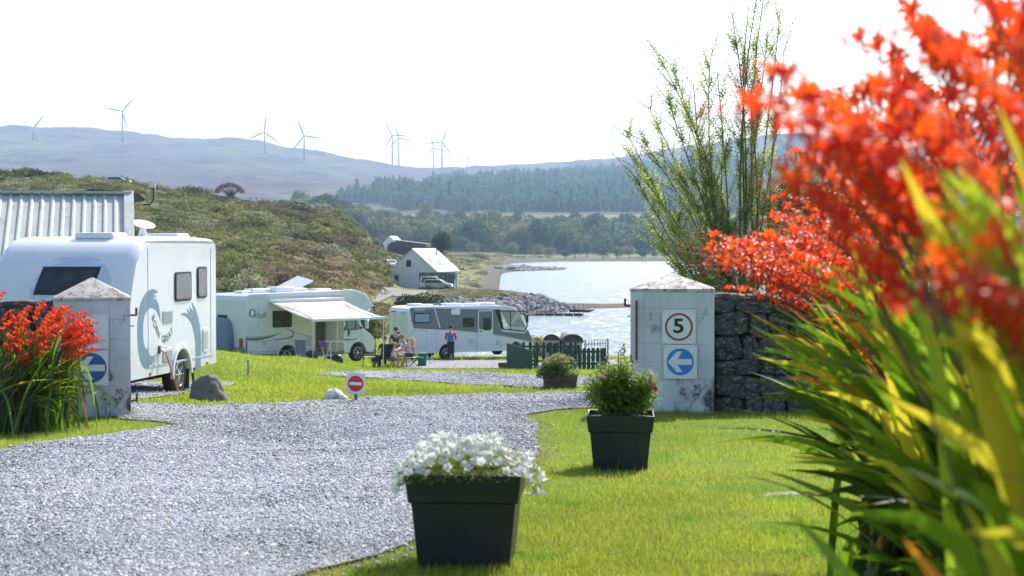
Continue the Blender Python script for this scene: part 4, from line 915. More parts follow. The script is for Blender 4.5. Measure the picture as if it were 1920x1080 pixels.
# door leaf swung open, step
dl_ = MB().box((dx1 + .03, yS - .28, 1.35), (.035, .58, 1.72)).build('entrance_door', m_gel, o, bevel=.01)
MB().box((dx1 + .45, yS - .02, 1.35), (.7, .03, 1.72)).build('door_fly_screen', mat('beige screen', (.42, .38, .31), rough=.8), o)
MB().box(((dx0 + dx1) / 2, yS - .18, .34), (.6, .34, .04)).build('step', m_alu, o)
for xx in (.62, 2.75, 4.75): MB().box((xx, yS - .001, 1.6), (.008, .006, 2.2)).build('panel_seam', m_line, o)
MB().box((2.5, yS - .004, .62), (4.9, .01, .02)).build('side_trim', m_line, o); MB().box((2.6, yS - .004, 2.72), (4.6, .012, .03)).build('roof_trim', m_vent, o)
MB().box((.9, yS - .012, .95), (.22, .014, .16)).build('service_flap', m_vent, o); MB().box((3.1, yS - .012, 1.0), (.2, .014, .3)).build('gas_flap', m_vent, o)
V_mh = V

# ---- integrated motorhome.  local +x = nose, visible side y = -W/2
rc = at(766, 600, 86.0); A = R(30); W = 2.25; gz = zy(674.5, 87.0)
org = Vector((rc.x, 86.0)) + Vector((-math.sin(A), math.cos(A))) * (W / 2)
V = Veh('motorhome', Vector((org.x, org.y, gz)), A, 'white integrated motorhome with a grey band, door at its nose end, parked by the loch', 'motorhome', 'parked motorhomes'); o = V.o; yS = -W / 2
x_r = V.pix(838, 655, yS)[0]; x_f = 6.3
nose = V.pix(1001, 640, yS)[0]
prof = [(0, .42)] + arch_notch(x_r, .43) + [(x_f - .5, .40)] + [(x_f + .43 * math.cos(R(a)), .36 + .43 * math.sin(R(a))) for a in range(170, 9, -16)] + [(x_f + .46, .40), (nose - .05, .40), (nose, .62), (nose - .06, .98), (nose - .22, 1.22), (nose - .5, 1.62), (nose - .86, 2.28), (nose - 1.02, 2.50), (nose - 1.3, 2.62), (nose - 1.8, 2.70), (1.0, 2.74), (.25, 2.72), (.07, 2.64), (0, 2.45)]
body = MB().prism(prof, -W / 2, W / 2).build('body', m_gel, o)
cwp = [V.pix(a, b, yS) for a, b in ((934, 583), (981, 583.5), (989, 610), (983, 621), (943, 617))]
cut(body, MB().prism(cwp, -2, 2)); cut(body, MB().box((nose - 1.45, 0, 1.75), (1.7, W - .2, 1.0)))
md = body.modifiers.new('bevel', 'BEVEL'); md.width = .05; md.segments = 3; md.limit_method = 'ANGLE'; md.angle_limit = R(50)
band = [V.pix(a, b, yS) for a, b in ((769, 577), (925, 580.5), (929, 581), (938, 618), (944, 622), (984, 625), (990, 618), (999, 640), (985, 637), (940, 628), (900, 622.5), (850, 617.5), (800, 615.5), (776, 614.5), (772, 600))]
on_side(o, 'grey_band', band, yS, m_grey, .004)
red = [V.pix(a, b, yS) for a, b in ((769, 577), (772, 600), (776, 615), (800, 616), (850, 618.3), (900, 623.5), (940, 629), (985, 638), (998, 641))]
on_side(o, 'maroon_stripe', stroke(red, [.03] * 9), yS, m_maroon, .006)
on_side(o, 'white_stripe', stroke([V.pix(815, 579, yS), V.pix(825, 615, yS)], [.05, .05]), yS, m_gel2, .007)
cw = MB().prism(cwp, yS - .004, yS + .006).build('cab_window', m_clear, o); MB().tube([(a, yS - .008, b) for a, b in cwp + cwp[:1]], .035, 5, cap=False).build('seal', m_seal, cw)
a_, b_ = V.pix(957, 582, yS), V.pix(957, 619, yS); MB().tube([(a_[0], yS - .005, a_[1]), (b_[0], yS - .005, b_[1])], .02, 6).build('window_bar', m_seal, cw)
MB().prism([(a, b) for a, b in cwp], -yS - .006, -yS + .004).build('far_cab_window', m_clear, o)
dk = [V.pix(a, b, yS) for a, b in ((928, 580), (937, 580), (945, 618), (939, 617.5))]; on_side(o, 'window_surround', dk, yS, m_seal, .008)
for yy in (-.5, .5): MB().box((nose - 1.75, yy, 1.55), (.16, .46, .75)).build('cab_seat', mat('beige seat', (.35, .30, .24), rough=.9), o, bevel=.05)
sn = MB().add([(nose - .24, -1.0, 1.25), (nose - .24, 1.0, 1.25), (nose - .84, .92, 2.3), (nose - .84, -.92, 2.3)], [(0, 1, 2, 3)]).build('windscreen', m_glass, o); sn.location = (.02, 0, .01)
for (x0, y0, x1, y1) in ((776, 587, 807, 605.5),):
    a_, b_ = V.pix(x0, y0, yS), V.pix(x1, y1, yS); side_window(o, rrect(a_[0], b_[1], b_[0], a_[1], .05), yS - .004, -1, glass=mat('pale blind behind glass', (.30, .34, .42), rough=.1, spec=.8), fr=.06)
a_, b_ = V.pix(868, 596, yS), V.pix(889, 613, yS); side_window(o, rrect(a_[0], b_[1], b_[0], a_[1], .05), yS - .004, -1, fr=.05)
a_, b_ = V.pix(896, 582, yS), V.pix(924, 656, yS)
dr = on_side(o, 'entrance_door', rrect(a_[0], b_[1], b_[0], a_[1], .10), yS - .004, m_gel, .015)
on_side(dr, 'door_grey_panel', rrect(a_[0] + .05, b_[1] + 1.08, b_[0] - .05, a_[1] - .05, .07), yS - .018, m_grey, .004)
c_, d_ = V.pix(906, 596, yS), V.pix(920, 619, yS); side_window(dr, rrect(c_[0], d_[1], d_[0], c_[1], .05), yS - .02, -1, fr=.04)
c_ = V.pix(901, 621, yS); MB().box((c_[0], yS - .03, c_[1]), (.12, .03, .06)).build('door_handle', m_ink, dr)
c_, d_ = V.pix(845, 580, yS), V.pix(861, 590, yS); MB().box(((c_[0] + d_[0]) / 2, yS - .05, (c_[1] + d_[1]) / 2), (d_[0] - c_[0], .1, c_[1] - d_[1])).build('vent_box', m_gel2, o, bevel=.01)
c_, d_ = V.pix(778, 577, yS), V.pix(790, 583, yS); on_side(o, 'maker_badge', [(c_[0], d_[1]), (d_[0] + .2, d_[1]), (d_[0] + .2, c_[1] - .03), (c_[0], c_[1] - .03)], yS - .004, m_line, .004)
for (x0, y0, x1, y1) in ((771, 620, 800, 652),):
    c_, d_ = V.pix(x0, y0, yS), V.pix(x1, y1, yS); lk = on_side(o, 'locker_door', [(c_[0], d_[1]), (d_[0], d_[1]), (d_[0], c_[1]), (c_[0], c_[1])], yS, m_line, .003); on_side(lk, 'locker_panel', [(c_[0] + .02, d_[1] + .02), (d_[0] - .02, d_[1] + .02), (d_[0] - .02, c_[1] - .02), (c_[0] + .02, c_[1] - .02)], yS - .002, m_gel, .004)
MB().prism([(.02, .36), (x_r - .45, .36), (x_r - .45, .44), (.02, .44)], yS - .008, yS + .03).build('skirt', m_gel2, o)
MB().prism([(x_r + .45, .36), (x_f - .48, .36), (x_f - .48, .44), (x_r + .45, .44)], yS - .008, yS + .03).build('skirt', m_gel2, o)
MB().prism([(x_r + .5, .66), (x_f - .5, .66), (x_f - .5, .685), (x_r + .5, .685)], yS - .006, yS).build('rubbing_strip', m_vent, o)
for sg in (-1, 1):
    wheel(o, (x_r, sg * .93, .34), .34, .22, sg, 5); wheel(o, (x_f, sg * .93, .34), .34, .22, sg, 5)
    MB().ball((nose - .12, sg * .82, .98), (.12, .2, .1), 10, 6).build('headlight', m_clear, o, smooth=True)
MB().box((3.2, 0, .4), (6.0, 1.5, .14)).build('chassis', m_under, o)
for (xx, ln, hh_) in ((.9, .5, .14), (1.5, .6, .09), (3.0, .9, .12), (4.2, .8, .09), (5.0, .9, .13)): MB().box((xx, 0, 2.72 + hh_ / 2), (ln, .7, hh_), taper=1.1).build('roof_vent', m_gel2, o, bevel=.03)
MB().box((2.0, .5, 2.80), (1.6, .6, .04)).build('solar_panel', m_under, o)
mr = MB().box((nose - .55, yS - .25, 2.0), (.10, .14, .42)).build('wing_mirror', m_ink, o, bevel=.03); MB().tube([(nose - .85, yS, 2.3), (nose - .6, yS - .22, 2.2)], .03, 6).build('mirror_arm', m_seal, mr)
# rear wall: lamps, number plate area, bars
MB().box((-.03, 0, .62), (.1, W - .12, .3)).build('rear_bumper', m_gel2, o, bevel=.03)
for sg in (-1, 1):
    MB().box((-.03, sg * .98, .95), (.05, .1, .32)).build('rear_lamp', m_redl, o, bevel=.02)
    MB().tube([(-.08, sg * .45, 1.2), (-.08, sg * .45, 2.35)], .016, 6).build('ladder_rail', m_alu, o)
MB().box((-.03, .1, 1.35), (.04, .35, .16)).build('rear_camera_box', m_ink, o)
for sg in (-1, 1): MB().box((-.02, sg * .55, 2.45), (.04, .5, .05)).build('high_marker', m_redl if sg > 0 else m_line, o)
for xx in (1.6, 3.9, 5.4): MB().box((xx, yS - .009, 1.0), (.008, .006, 1.1)).build('panel_seam', m_line, o)
MB().box((3.6, yS - .012, .9), (.3, .014, .2)).build('service_flap', m_vent, o); MB().box((5.2, yS - .012, .8), (.22, .014, .22)).build('service_flap', m_vent, o)
V_mi = V
# ------------------------------------------------------------------ distant vegetation
def plant_mat(name, c, rand=.25, tr=.3): return mat(name, c, tuple(a * .6 for a in c), scale=.8, rough=.8, transl=tr, rand=rand, spec=.2)
m_scr = [plant_mat('bracken green', (.21, .22, .075)), plant_mat('heather brown', (.19, .145, .095)), plant_mat('gorse dark green', (.12, .15, .055)), plant_mat('straw grass', (.38, .33, .17)), plant_mat('pale willow scrub', (.28, .29, .19))]
def shrub_mesh(name, m, n, r=(1, 1, .7), size=.12, seedlumps=7):
    p, d = blob_points(n, r, seedlumps, .6); p[:, 2] = np.abs(p[:, 2]); return leaf_cloud(name, p, d * .8, size, m, 4, 1.3)
scr = []
for i, m in enumerate(m_scr):
    for j in range(2): scr.append(shrub_mesh('scrub_clump', m, 380 if i != 3 else 260, (1, 1, .62 if i != 3 else .4), .085))
n = 34000; px = nr.uniform(-120, 800, n); d = nr.uniform(92, 345, n) ** 1.0; x = (px - 960) / F * d; z = H(x, d)
n1 = fb(x * .09, d * .06, 5.); n2 = fb(x * .3, d * .22, 3.)
lim = np.interp(px, [-120, 250, 420, 560, 640, 700, 800], [86, 84, 92, 96, 100, 108, 150])
keep = (d > lim) & (z > 4.2) & ~inpoly(x, d, TRK) & (nr.uniform(0, 1, n) < np.clip(d / 230, .45, 1)) & ~((px > 706) & (d > 150) & (d < 290))
clear = (n2 > .45) | ((px < 70) & (d > 235) & (d < 292)) ; keep &= ~(clear & (nr.uniform(0, 1, n) < .8))
x, d, z, n1, n2, px = x[keep], d[keep], z[keep], n1[keep], n2[keep], px[keep]; u = nr.uniform(0, 1, len(x))
kind = np.where(n1 > .65, np.where(u < .6, 1, 2), np.where(n2 < -.5, np.where(u < .6, 2, 0), np.where(u < .5, 0, np.where(u < .72, 4, np.where(u < .9, 3, 2)))))
kind = np.where((px > 480) & (px < 780) & (d < 185), np.where(u < .55, 3, np.where(u < .8, 0, 1)), kind)
idx = kind * 2 + nr.integers(0, 2, len(x)); sc = nr.lognormal(-.42, .34, len(x)) * np.clip(.5 + d / 190, .75, 1.35)
scatter('hillside_scrub', np.column_stack([x, d, z - .1]), nr.uniform(0, 6.28, len(x)), np.stack([sc * 1.25, sc * 1.25, sc * nr.uniform(.7, 1.3, len(x))], 1), scr, idx)
# shore scrub, tussocks and dark hedge by the house
n = 5000; px = nr.uniform(690, 1260, n); d = nr.uniform(170, 980, n); x = (px - 960) / F * d; z = H(x, d)
keep = (z > 3.2) & ~inpoly(x, d, TRK) & ~((px > 725) & (px < 866) & (d > 196) & (d < 285)); keep &= (nr.uniform(0, 1, n) < np.where(d < 320, .9, .45)); x, d, z, px = x[keep], d[keep], z[keep], px[keep]
idx = np.where(nr.uniform(0, 1, len(x)) < .6, 6, nr.integers(0, 10, len(x))) + 0; sc = nr.lognormal(-.5, .4, len(x)) * np.clip(d / 230, .7, 3.)
scatter('shore_tussocks', np.column_stack([x, d, z - .1]), nr.uniform(0, 6.28, len(x)), np.stack([sc * 1.5, sc * 1.5, sc * .6], 1), scr, idx)
def shrub(name, g, r, m, n, size, label, cat='shrub', group=None, lumps=8, trunk=True):
    o = empty(name, g, rng.uniform(0, 6), label, cat, group); p, dd = blob_points(n, r, lumps, .55); p[:, 2] = np.abs(p[:, 2] + r[2] * .2)
    link('foliage', leaf_cloud('foliage', p, dd * .8, size, m, 4, 1.4), o)
    if trunk:
        t = MB()
        for k in range(4): a = 6.28 * k / 4 + .4; t.tube([(0, 0, -.1), (math.cos(a) * r[0] * .25, math.sin(a) * r[1] * .25, r[2] * .4), (math.cos(a) * r[0] * .5, math.sin(a) * r[1] * .5, r[2] * .9)], [r[0] * .05, r[0] * .035, r[0] * .01], 5)
        t.build('stems', m_bark, o)
    return o
m_bark = mat('grey brown bark', (.10, .08, .06), (.16, .14, .11), scale=5, rough=.95, bump=.6)
m_dkpine = plant_mat('dark pine', (.035, .065, .025), .15, .15)
for (px, py, d, rx, rz_, lab) in ((800, 560, 165, 2.4, 1.5, 'broad dark green pine bush behind the roof of the grey banded motorhome'), (770, 560, 168, 1.5, 1.2, 'lower dark green pine bush left of the broad one, in front of the white cottage'), (826, 562, 162, 1.5, 1.0, 'small dark green pine bush right of the broad one, above the motorhome roof'), (753, 565, 160, .9, .8, 'smallest dark pine bush at the left end of the bushes before the cottage'),
      (425, 560, 100, 1.6, 2.3, 'dark green conifer shrub rising behind the motorhome with the awning'), (470, 545, 118, 1.4, 2.0, 'pale willow shrub behind the motorhome with the awning'), (530, 545, 122, 1.3, 2.2, 'brown leafless looking shrub behind the tilted roof panel'), (690, 590, 104, 1.1, 1.7, 'olive shrub between the two motorhomes'), (1015, 660, 92, 1.3, 1.2, 'straw coloured wispy shrub between the motorhome nose and the loch')):
    g = gp(px, d, -.05); m = m_dkpine if 'dark' in lab else (m_scr[4] if 'willow' in lab else m_scr[1] if 'brown' in lab else m_scr[3] if 'straw' in lab else m_scr[2])
    shrub('shrub', g, (rx, rx, rz_), m, 900, .11, lab)
# ---- broadleaf wood at the head of the loch
m_wd = [plant_mat('woodland green', (.11, .16, .05), .35), plant_mat('woodland olive', (.19, .21, .08), .35), plant_mat('woodland dark', (.06, .10, .05), .3)]
def crown(name, m, n=420, h=10., r=4.5, size=.5, lumps=10):
    p, dd = blob_points(n, (r, r, h * .55), lumps, .7, .35); p[:, 2] += h * .28; p[:, 2] = np.maximum(p[:, 2], h * .06); return leaf_cloud(name, p, dd * 1.2, size, m, 4, 1.2)
crowns = [crown('crown', m_wd[i % 3], 460, 10, 5.2, .62) for i in range(9)]
n = 4300; px = nr.uniform(560, 1960, n); d = nr.uniform(1010, 1340, n); x = (px - 960) / F * d; z = H(x, d)
keep = (z > 4.5) & (d > np.interp(px, [560, 700, 850, 1200, 1500], [980, 1000, 1030, 1060, 1060])); x, d, z = x[keep], d[keep], z[keep]; sc = nr.lognormal(-.05, .28, len(x)) * np.clip((1500 - d) / 330, .6, 1.1)
scatter('broadleaf_wood', np.column_stack([x, d, z - .3]), nr.uniform(0, 6.28, len(x)), np.stack([sc, sc, sc * nr.uniform(.75, 1.2, len(x))], 1), crowns, label=None)
trunkm = MB().tube([(0, 0, -.6), (.1, 0, 2), (-.1, .1, 5), (.2, 0, 8)], [.3, .24, .16, .05], 6)
for k in range(5): a = k * 1.3; trunkm.tube([(0, 0, 2 + k * .6), (math.cos(a) * 1.4, math.sin(a) * 1.4, 4 + k * .7), (math.cos(a) * 2.6, math.sin(a) * 2.6, 5.5 + k * .7)], [.13, .08, .03], 5)
trunk_me = trunkm.mesh('trunk'); trunk_me.materials.append(m_bark)
front = [(704, 470, 980), (728, 464, 985), (905, 470, 975), (930, 473, 985), (960, 474, 960), (985, 474, 965), (1008, 474, 1000), (1030, 475, 950), (1060, 478, 930), (1078, 477, 940), (1100, 476, 985), (1130, 480, 925), (1158, 481, 930), (1180, 480, 960), (1205, 481, 925), (1228, 480, 950), (888, 470, 990), (868, 468, 985), (1250, 481, 930), (1275, 481, 925)]
ORD = 'first second third fourth fifth sixth seventh eighth ninth tenth eleventh twelfth thirteenth fourteenth fifteenth sixteenth seventeenth eighteenth nineteenth twentieth'.split()
for i, (px, py, d) in enumerate(front):
    o = empty('woodland_tree', gp(px, d, -.2), rng.uniform(0, 6), 'bushy tree at the near edge of the far wood, %s from the left' % ORD[sorted(front).index((px, py, d))], 'tree', 'trees along the near edge of the wood')
    s_ = rng.uniform(.55, 1.05); o.scale = (s_, s_, s_ * rng.uniform(.8, 1.1)); link('crown', crowns[i % 9], o); link('trunk', trunk_me, o)
o = empty('broadleaf_tree', gp(828, 420, -.2), 0, 'large round dark tree just behind the roof of the white cottage', 'tree'); link('crown', crown('crown', m_wd[2], 2600, 7.6, 3.4, .20, 14), o); o2 = link('trunk', trunk_me, o); o2.scale = (.7, .7, .5)
o = empty('conifer_tree', gp(1149, 1080, 0), 0, 'lone tall dark conifer standing above the wood across the loch', 'tree')
def conifer(name, m, h, r, n, size):
    t = nr.uniform(0, 1, n) ** .75; a = nr.uniform(0, 6.28, n); rr = r * (1.02 - t) * nr.uniform(.35, 1, n); p = np.stack([np.cos(a) * rr, np.sin(a) * rr, h * (.06 + .94 * t) - rr * .25], 1); return leaf_cloud(name, p, None, size, m, 4, 1.7)
m_con = plant_mat('spruce', (.085, .18, .13), .4, .35)
link('crown', conifer('crown', m_con, 19, 4.2, 900, .55), o); link('trunk', MB().tube([(0, 0, -1), (0, 0, 17)], [.35, .06], 6).mesh('trunk'), o).data.materials.append(m_bark)
# ---- spruce plantation on the far hillside
con = [conifer('spruce', m_con, 15 + i * 1.5, 3.6, 110, 1.5) for i in range(5)]
n = 46000; px = nr.uniform(630, 1960, n); d = nr.uniform(1680, 3600, n); x = (px - 960) / F * d; z = H(x, d); ys = 461 + (CAMZ - z) * F / d
top = np.interp(px, [560, 640, 700, 760, 850, 960, 1050, 1230, 1400, 1960], [390, 371, 363, 352, 343, 332, 320, 306, 292, 284]) + nr.normal(0, 4, n) + 6 * np.sin(px * .05) + 4 * np.sin(px * .13)
bot = np.interp(px, [560, 640, 700, 740, 790, 900, 1000, 1250, 1960], [378, 379, 384, 390, 392, 397, 404, 410, 412]) + 3 * np.sin(px * .06)
keep = (ys > top) & (ys < bot) & (nr.uniform(0, 1, n) < .93); x, d, z = x[keep], d[keep], z[keep]; sc = nr.lognormal(0, .2, len(x)) * .66
scatter('spruce_forest', np.column_stack([x, d, z - .5]), nr.uniform(0, 6.28, len(x)), sc, con)
# trees and thicket on the near hill's skyline
n = 700; px = np.concatenate([nr.uniform(-60, 132, 480), nr.uniform(285, 320, 60), nr.uniform(560, 760, 160)]); d = np.where(px < 400, nr.uniform(296, 312, n), nr.uniform(300, 330, n)); x = (px - 960) / F * d; z = H(x, d)
sc = nr.uniform(.9, 1.5, n) * np.where(px < 70, 1.35, np.where(px < 140, 1., .7)) * np.where(px > 400, .9, 1)
scatter('skyline_thicket', np.column_stack([x, d, z - .1]), nr.uniform(0, 6.28, n), np.stack([sc * .9, sc * .9, sc * 1.5], 1), [shrub_mesh('thicket', m_dkpine, 200, (1, 1, .9), .12), shrub_mesh('thicket', m_scr[2], 200, (1, 1, .9), .12), shrub_mesh('thicket', m_scr[0], 200, (1, 1, .9), .12)])
# lone wind-shaped tree
g = gp(434, 292); o = empty('windswept_tree', g, 0, 'lone wind shaped tree with a flat brown crown on the hill skyline', 'tree')
t = MB()
for k in range(16):
    a = -1.25 + 2.5 * k / 15; tx = math.sin(a) * 2.5 - .3; tz = 1.2 + math.cos(a) * 1.8 + rng.uniform(-.2, .3); t.tube([(0, 0, -.3), (tx * .12, rng.uniform(-.1, .1), .7), (tx * .45, rng.uniform(-.5, .5), 1.0 + tz * .25), (tx, rng.uniform(-.8, .8), tz)], [.16, .11, .06, .015], 5)
t.build('trunk', m_bark, o)
a = nr.uniform(-1.35, 1.35, 1500); rr = nr.uniform(.72, 1.05, 1500); p = np.stack([np.sin(a) * 2.6 * rr - .3, nr.uniform(-1.2, 1.2, 1500), .95 + np.cos(a) * 2.0 * rr], 1); link('crown', leaf_cloud('crown', p, None, .085, plant_mat('brown twigs', (.15, .10, .06)), 4, 1.5), o)

# ---- rocky shore
m_rock = mat('shore rock', (.13, .125, .13), (.24, .235, .24), scale=.8, rough=.9, bump=.8, bscale=4, rand=.4)
rk = [stone_mesh('shore_rock', .5, 60 + i, m_rock, 1, .75) for i in range(6)]
n = 22000; px = nr.uniform(832, 1075, n); d = nr.uniform(176, 228, n); x = (px - 960) / F * d; z = H(x, d)
keep = (z > 1.7) & (z < 3.75) & (d < 214) & (np.where(px < 1040, 1, (d < 222))).astype(bool); x, d, z = x[keep], d[keep], z[keep]
scatter('shore_rocks', np.column_stack([x, d, z + .05]), nr.uniform(0, 6.28, len(x)), nr.lognormal(-.72, .38, len(x)), rk, tilt=nr.normal(0, .5, (len(x), 2)))
n = 1500; px = nr.uniform(860, 1085, n); d = nr.uniform(540, 610, n); x = (px - 960) / F * d; z = H(x, d); keep = (z > 1.75) & (z < 2.9); x, d, z = x[keep], d[keep], z[keep]
scatter('far_shore_rocks', np.column_stack([x, d, z + .02]), nr.uniform(0, 6.28, len(x)), nr.lognormal(.2, .4, len(x)), rk)

n = 2600; px = nr.uniform(835, 1040, n); d = nr.uniform(196, 236, n); x = (px - 960) / F * d; z = H(x, d); keep = z > 3.45; x, d, z = x[keep], d[keep], z[keep]; sc = nr.lognormal(-.75, .35, len(x))
scatter('bank_tussocks', np.column_stack([x, d, z - .05]), nr.uniform(0, 6.28, len(x)), np.stack([sc * 1.3, sc * 1.3, sc * .8], 1), scr, np.where(nr.uniform(0, 1, len(x)) < .55, 6, np.where(nr.uniform(0, 1, len(x)) < .6, 0, 8)))
# ------------------------------------------------------------------ white cottage
m_wh = mat('cottage white harling', (.82, .84, .88), (.76, .78, .82), scale=1, rough=.9); m_slate = mat('pale metal roof', (.62, .63, .66), (.54, .55, .58), scale=.6, rough=.28, spec=.7)
D = 262.; g0 = at(728, 540, D); gz = g0.z; A = R(33)
# gable wall faces us and to the left; long side recedes to the right
wG = 8.0; Lh = 8.3
ht = empty('cottage', (g0.x, D + 2.0, gz), 0, 'white cottage with a pale roof and dark flue above the rocky shore', 'house')
ang = R(-22)   # gable end direction
ht.rotation_euler = (0, 0, ang)
zr = zy(468, D + 1) - gz; ze = zy(506, D) - gz - .1
gw = 8.0
# gable lies along local x from 0 to gw; depth (ridge) along local +y
zel = ze
pr = [(0, -.6), (gw, -.6), (gw, zel - .1), (gw / 2, zr), (0, zel - .1)]
MB().prism(pr, 0, Lh).build('wall', m_wh, ht)
for sg, x0 in ((1, 0), (-1, gw)):
    xm = gw / 2; ov = .35
    dx, dz = xm - x0, zr - (zel - .1); l = math.hypot(dx, dz); ux, uz = dx / l, dz / l
    a_ = (x0 - ux * ov, zel - .1 - uz * ov)
    MB().prism([(a_[0], a_[1] + .03), (xm, zr + .03), (xm, zr + .19), (a_[0], a_[1] + .19)], -.12, Lh + .12).build('roof', m_slate, ht)
def wframe(x0, z0, x1, z1, bars=1, par=ht):
    w_ = MB().box(((x0 + x1) / 2, -.02, (z0 + z1) / 2), (x1 - x0, .06, z1 - z0)).build('window', m_seal, par)
    nb = bars + 1
    for k in range(nb):
        for j in range(2): MB().box((x0 + (x1 - x0) * (k + .5) / nb, -.055, z0 + (z1 - z0) * (j + .5) / 2), ((x1 - x0) / nb - .1, .02, (z1 - z0) / 2 - .1)).build('pane', m_glass, w_)
    return w_
wframe(2.95, zel + .55, 3.75, zel + 1.6); wframe(.95, .95, 1.6, 1.95)
V = Veh('h', Vector(ht.location), ang, None, None); bpy.data.objects.remove(V.o)
for yy in (1.2, 3.6, 7.2):
    w_ = MB().box((gw + .02, yy, 1.65), (.06, 1.3, 1.1)).build('window', m_wh, ht)
    for k in (-1, 1): MB().box((gw + .06, yy + k * .3, 1.65), (.03, .45, .9)).build('pane', m_glass, w_)
MB().box((gw + .03, 5.4, 1.0), (.06, .95, 2.1)).build('door', m_seal, ht)
for (yy, t) in ((1.8, .45), (3.2, .28), (4.3, .3)):
    xx = gw - (gw / 2) * t; zz = zel - .1 + (zr - zel + .1) * t + .26
    b_ = MB().box((0, 0, 0), (.8, .5, .08)).build('skylight', m_grey, ht); b_.location = (xx, yy, zz); b_.rotation_euler = (0, math.atan2(zr - zel, gw / 2), 0)
MB().tube([(gw / 2 + 1.2, 6.3, zr - 1.6), (gw / 2 + 1.2, 6.3, zr + .75)], .11, 8).build('flue', m_ink, ht)
MB().tube([(gw / 2 + 1.2, 6.3, zr + .75), (gw / 2 + 1.2, 6.3, zr + .85)], .17, 8).build('flue_cap', m_ink, ht)
# green fence screen and cars
scx, scd = at(787, 530, 256), 256
sc_ = empty('green_screen_fence', (at(787, 0, 256).x, 256, h1(at(787, 0, 256).x, 256)), R(-6), 'tall dark green board fence in front of the cottage', 'fence')
m_gp = mat('dark green paint', (.025, .075, .06), (.035, .10, .075), scale=3, rough=.7)
for k in range(16): MB().box((k * .335, 0, 1.15), (.30, .05, 2.5)).build('board', m_gp, sc_)
for k in range(5): MB().box((5.36, .2 + k * .335, 1.15), (.05, .30, 2.5)).build('board', m_gp, sc_)
MB().box((2.6, .05, 2.43), (5.4, .06, .1)).build('top_rail', m_gp, sc_)
def car(name, loc, rz, m, label, van=False):
    o = empty(name, loc, rz, label, 'car'); L = 4.2; hh = 1.5 if not van else 1.9
    pr = [(0, .3), (.35, .3)] + [(.75 + .36 * math.cos(R(a)), .3 + .36 * math.sin(R(a))) for a in range(170, 5, -20)] + [(2.9, .26)] + [(3.35 + .36 * math.cos(R(a)), .3 + .36 * math.sin(R(a))) for a in range(170, 5, -20)] + [(L, .35), (L, .7), (L - .15, .85), (3.15, .98), (2.5, hh - .06), (2.1, hh), (.35, hh), (.12, hh - .12), (0, .95)]
    MB().prism(pr, -.82, .82).build('body', m, o, bevel=.06)
    for sg in (-1, 1):
        MB().prism([(.25, 1.0), (2.95, 1.0), (2.42, hh - .12), (.4, hh - .12)], sg * .825 - .005, sg * .825 + .005).build('side_window', m_glass, o)
        for xx in (.75, 3.35): wheel(o, (xx, sg * .74, .3), .3, .18, sg, 5)
        MB().box((L - .02, sg * .6, .68), (.06, .3, .14)).build('headlight', m_clear, o); MB().box((0, sg * .66, .85), (.05, .16, .2)).build('tail_light', m_redl, o)
    MB().add([(3.16, -.7, 1.0), (3.16, .7, 1.0), (2.54, .62, hh - .1), (2.54, -.62, hh - .1)], [(0, 1, 2, 3)]).build('windscreen', m_glass, o).location = (.03, 0, .03)
    MB().add([(-.02, -.68, 1.0), (-.02, .68, 1.0), (.1, .62, hh - .16), (.1, -.62, hh - .16)], [(0, 1, 2, 3)]).build('rear_window', m_glass, o)
    return o
m_silver = mat('silver car paint', (.40, .45, .50), rough=.25, coat=.5, metal=.2)
car('parked_car', gp(795, 248, .0), R(-8), m_silver, 'silver hatchback parked in front of the green board fence')
car('parked_van', gp(788, 251.5, .0), R(-4), m_gel, 'white van mostly hidden behind the silver hatchback', True)
car('parked_car', gp(722, 281, .1), R(-62), mat('pale blue car paint', (.35, .42, .5), rough=.25, coat=.5), 'pale blue estate car parked left of the cottage gable')
bn = empty('refuse_bin', gp(706, 216, 0), R(-10), 'dark blue lidded refuse bin on the grass verge left of the cottage', 'bin')
MB().box((0, 0, .62), (.95, .8, 1.2), taper=.82).build('body', mat('dark blue plastic', (.03, .06, .10), rough=.5), bn, bevel=.03); MB().box((0, 0, 1.25), (1.05, .9, .1)).build('lid', mat('blue lid', (.10, .16, .2), rough=.5), bn, bevel=.03)
# dark roofed barn behind
bb = empty('dark_barn', gp(748, 470, 0), R(-18), 'low dark roofed barn with a white gable tucked behind the hillside', 'barn'); zb0 = zy(460, 470) - bb.location.z
MB().prism([(-3.2, zb0 - .5), (-2.2, zb0 + 1.6), (8, zb0 + .4), (8.2, zb0 - .5)], 0, 4.5).build('roof', mat('dark barn roof', (.05, .06, .08), rough=.6), bb)
MB().prism([(-3.6, zb0 - 1.8), (-4.6, zb0 + .6), (-2.6, zb0 + 2.6), (-.8, zb0 + 1.0), (-2, zb0 + .9), (-3.2, zb0 + .2)], -.4, 5).build('gable', m_wh, bb)
MB().prism([(-3.2, zb0 - 3), (8, zb0 - 3), (8, zb0 - .5), (-3.2, zb0 - .5)], .1, 4.4).build('wall', m_dk, bb)
# masts
o = empty('lamp_post', gp(872, 205, 0), 0, 'thin grey pole with a small box at its top on the rocky bank', 'pole'); hz_ = zy(521, 205) - o.location.z
MB().tube([(0, 0, -.3), (0, 0, hz_)], .06, 6).build('pole', m_plate, o); MB().box((.3, 0, hz_ - .25), (.4, .2, .5)).build('head', m_plate, o)
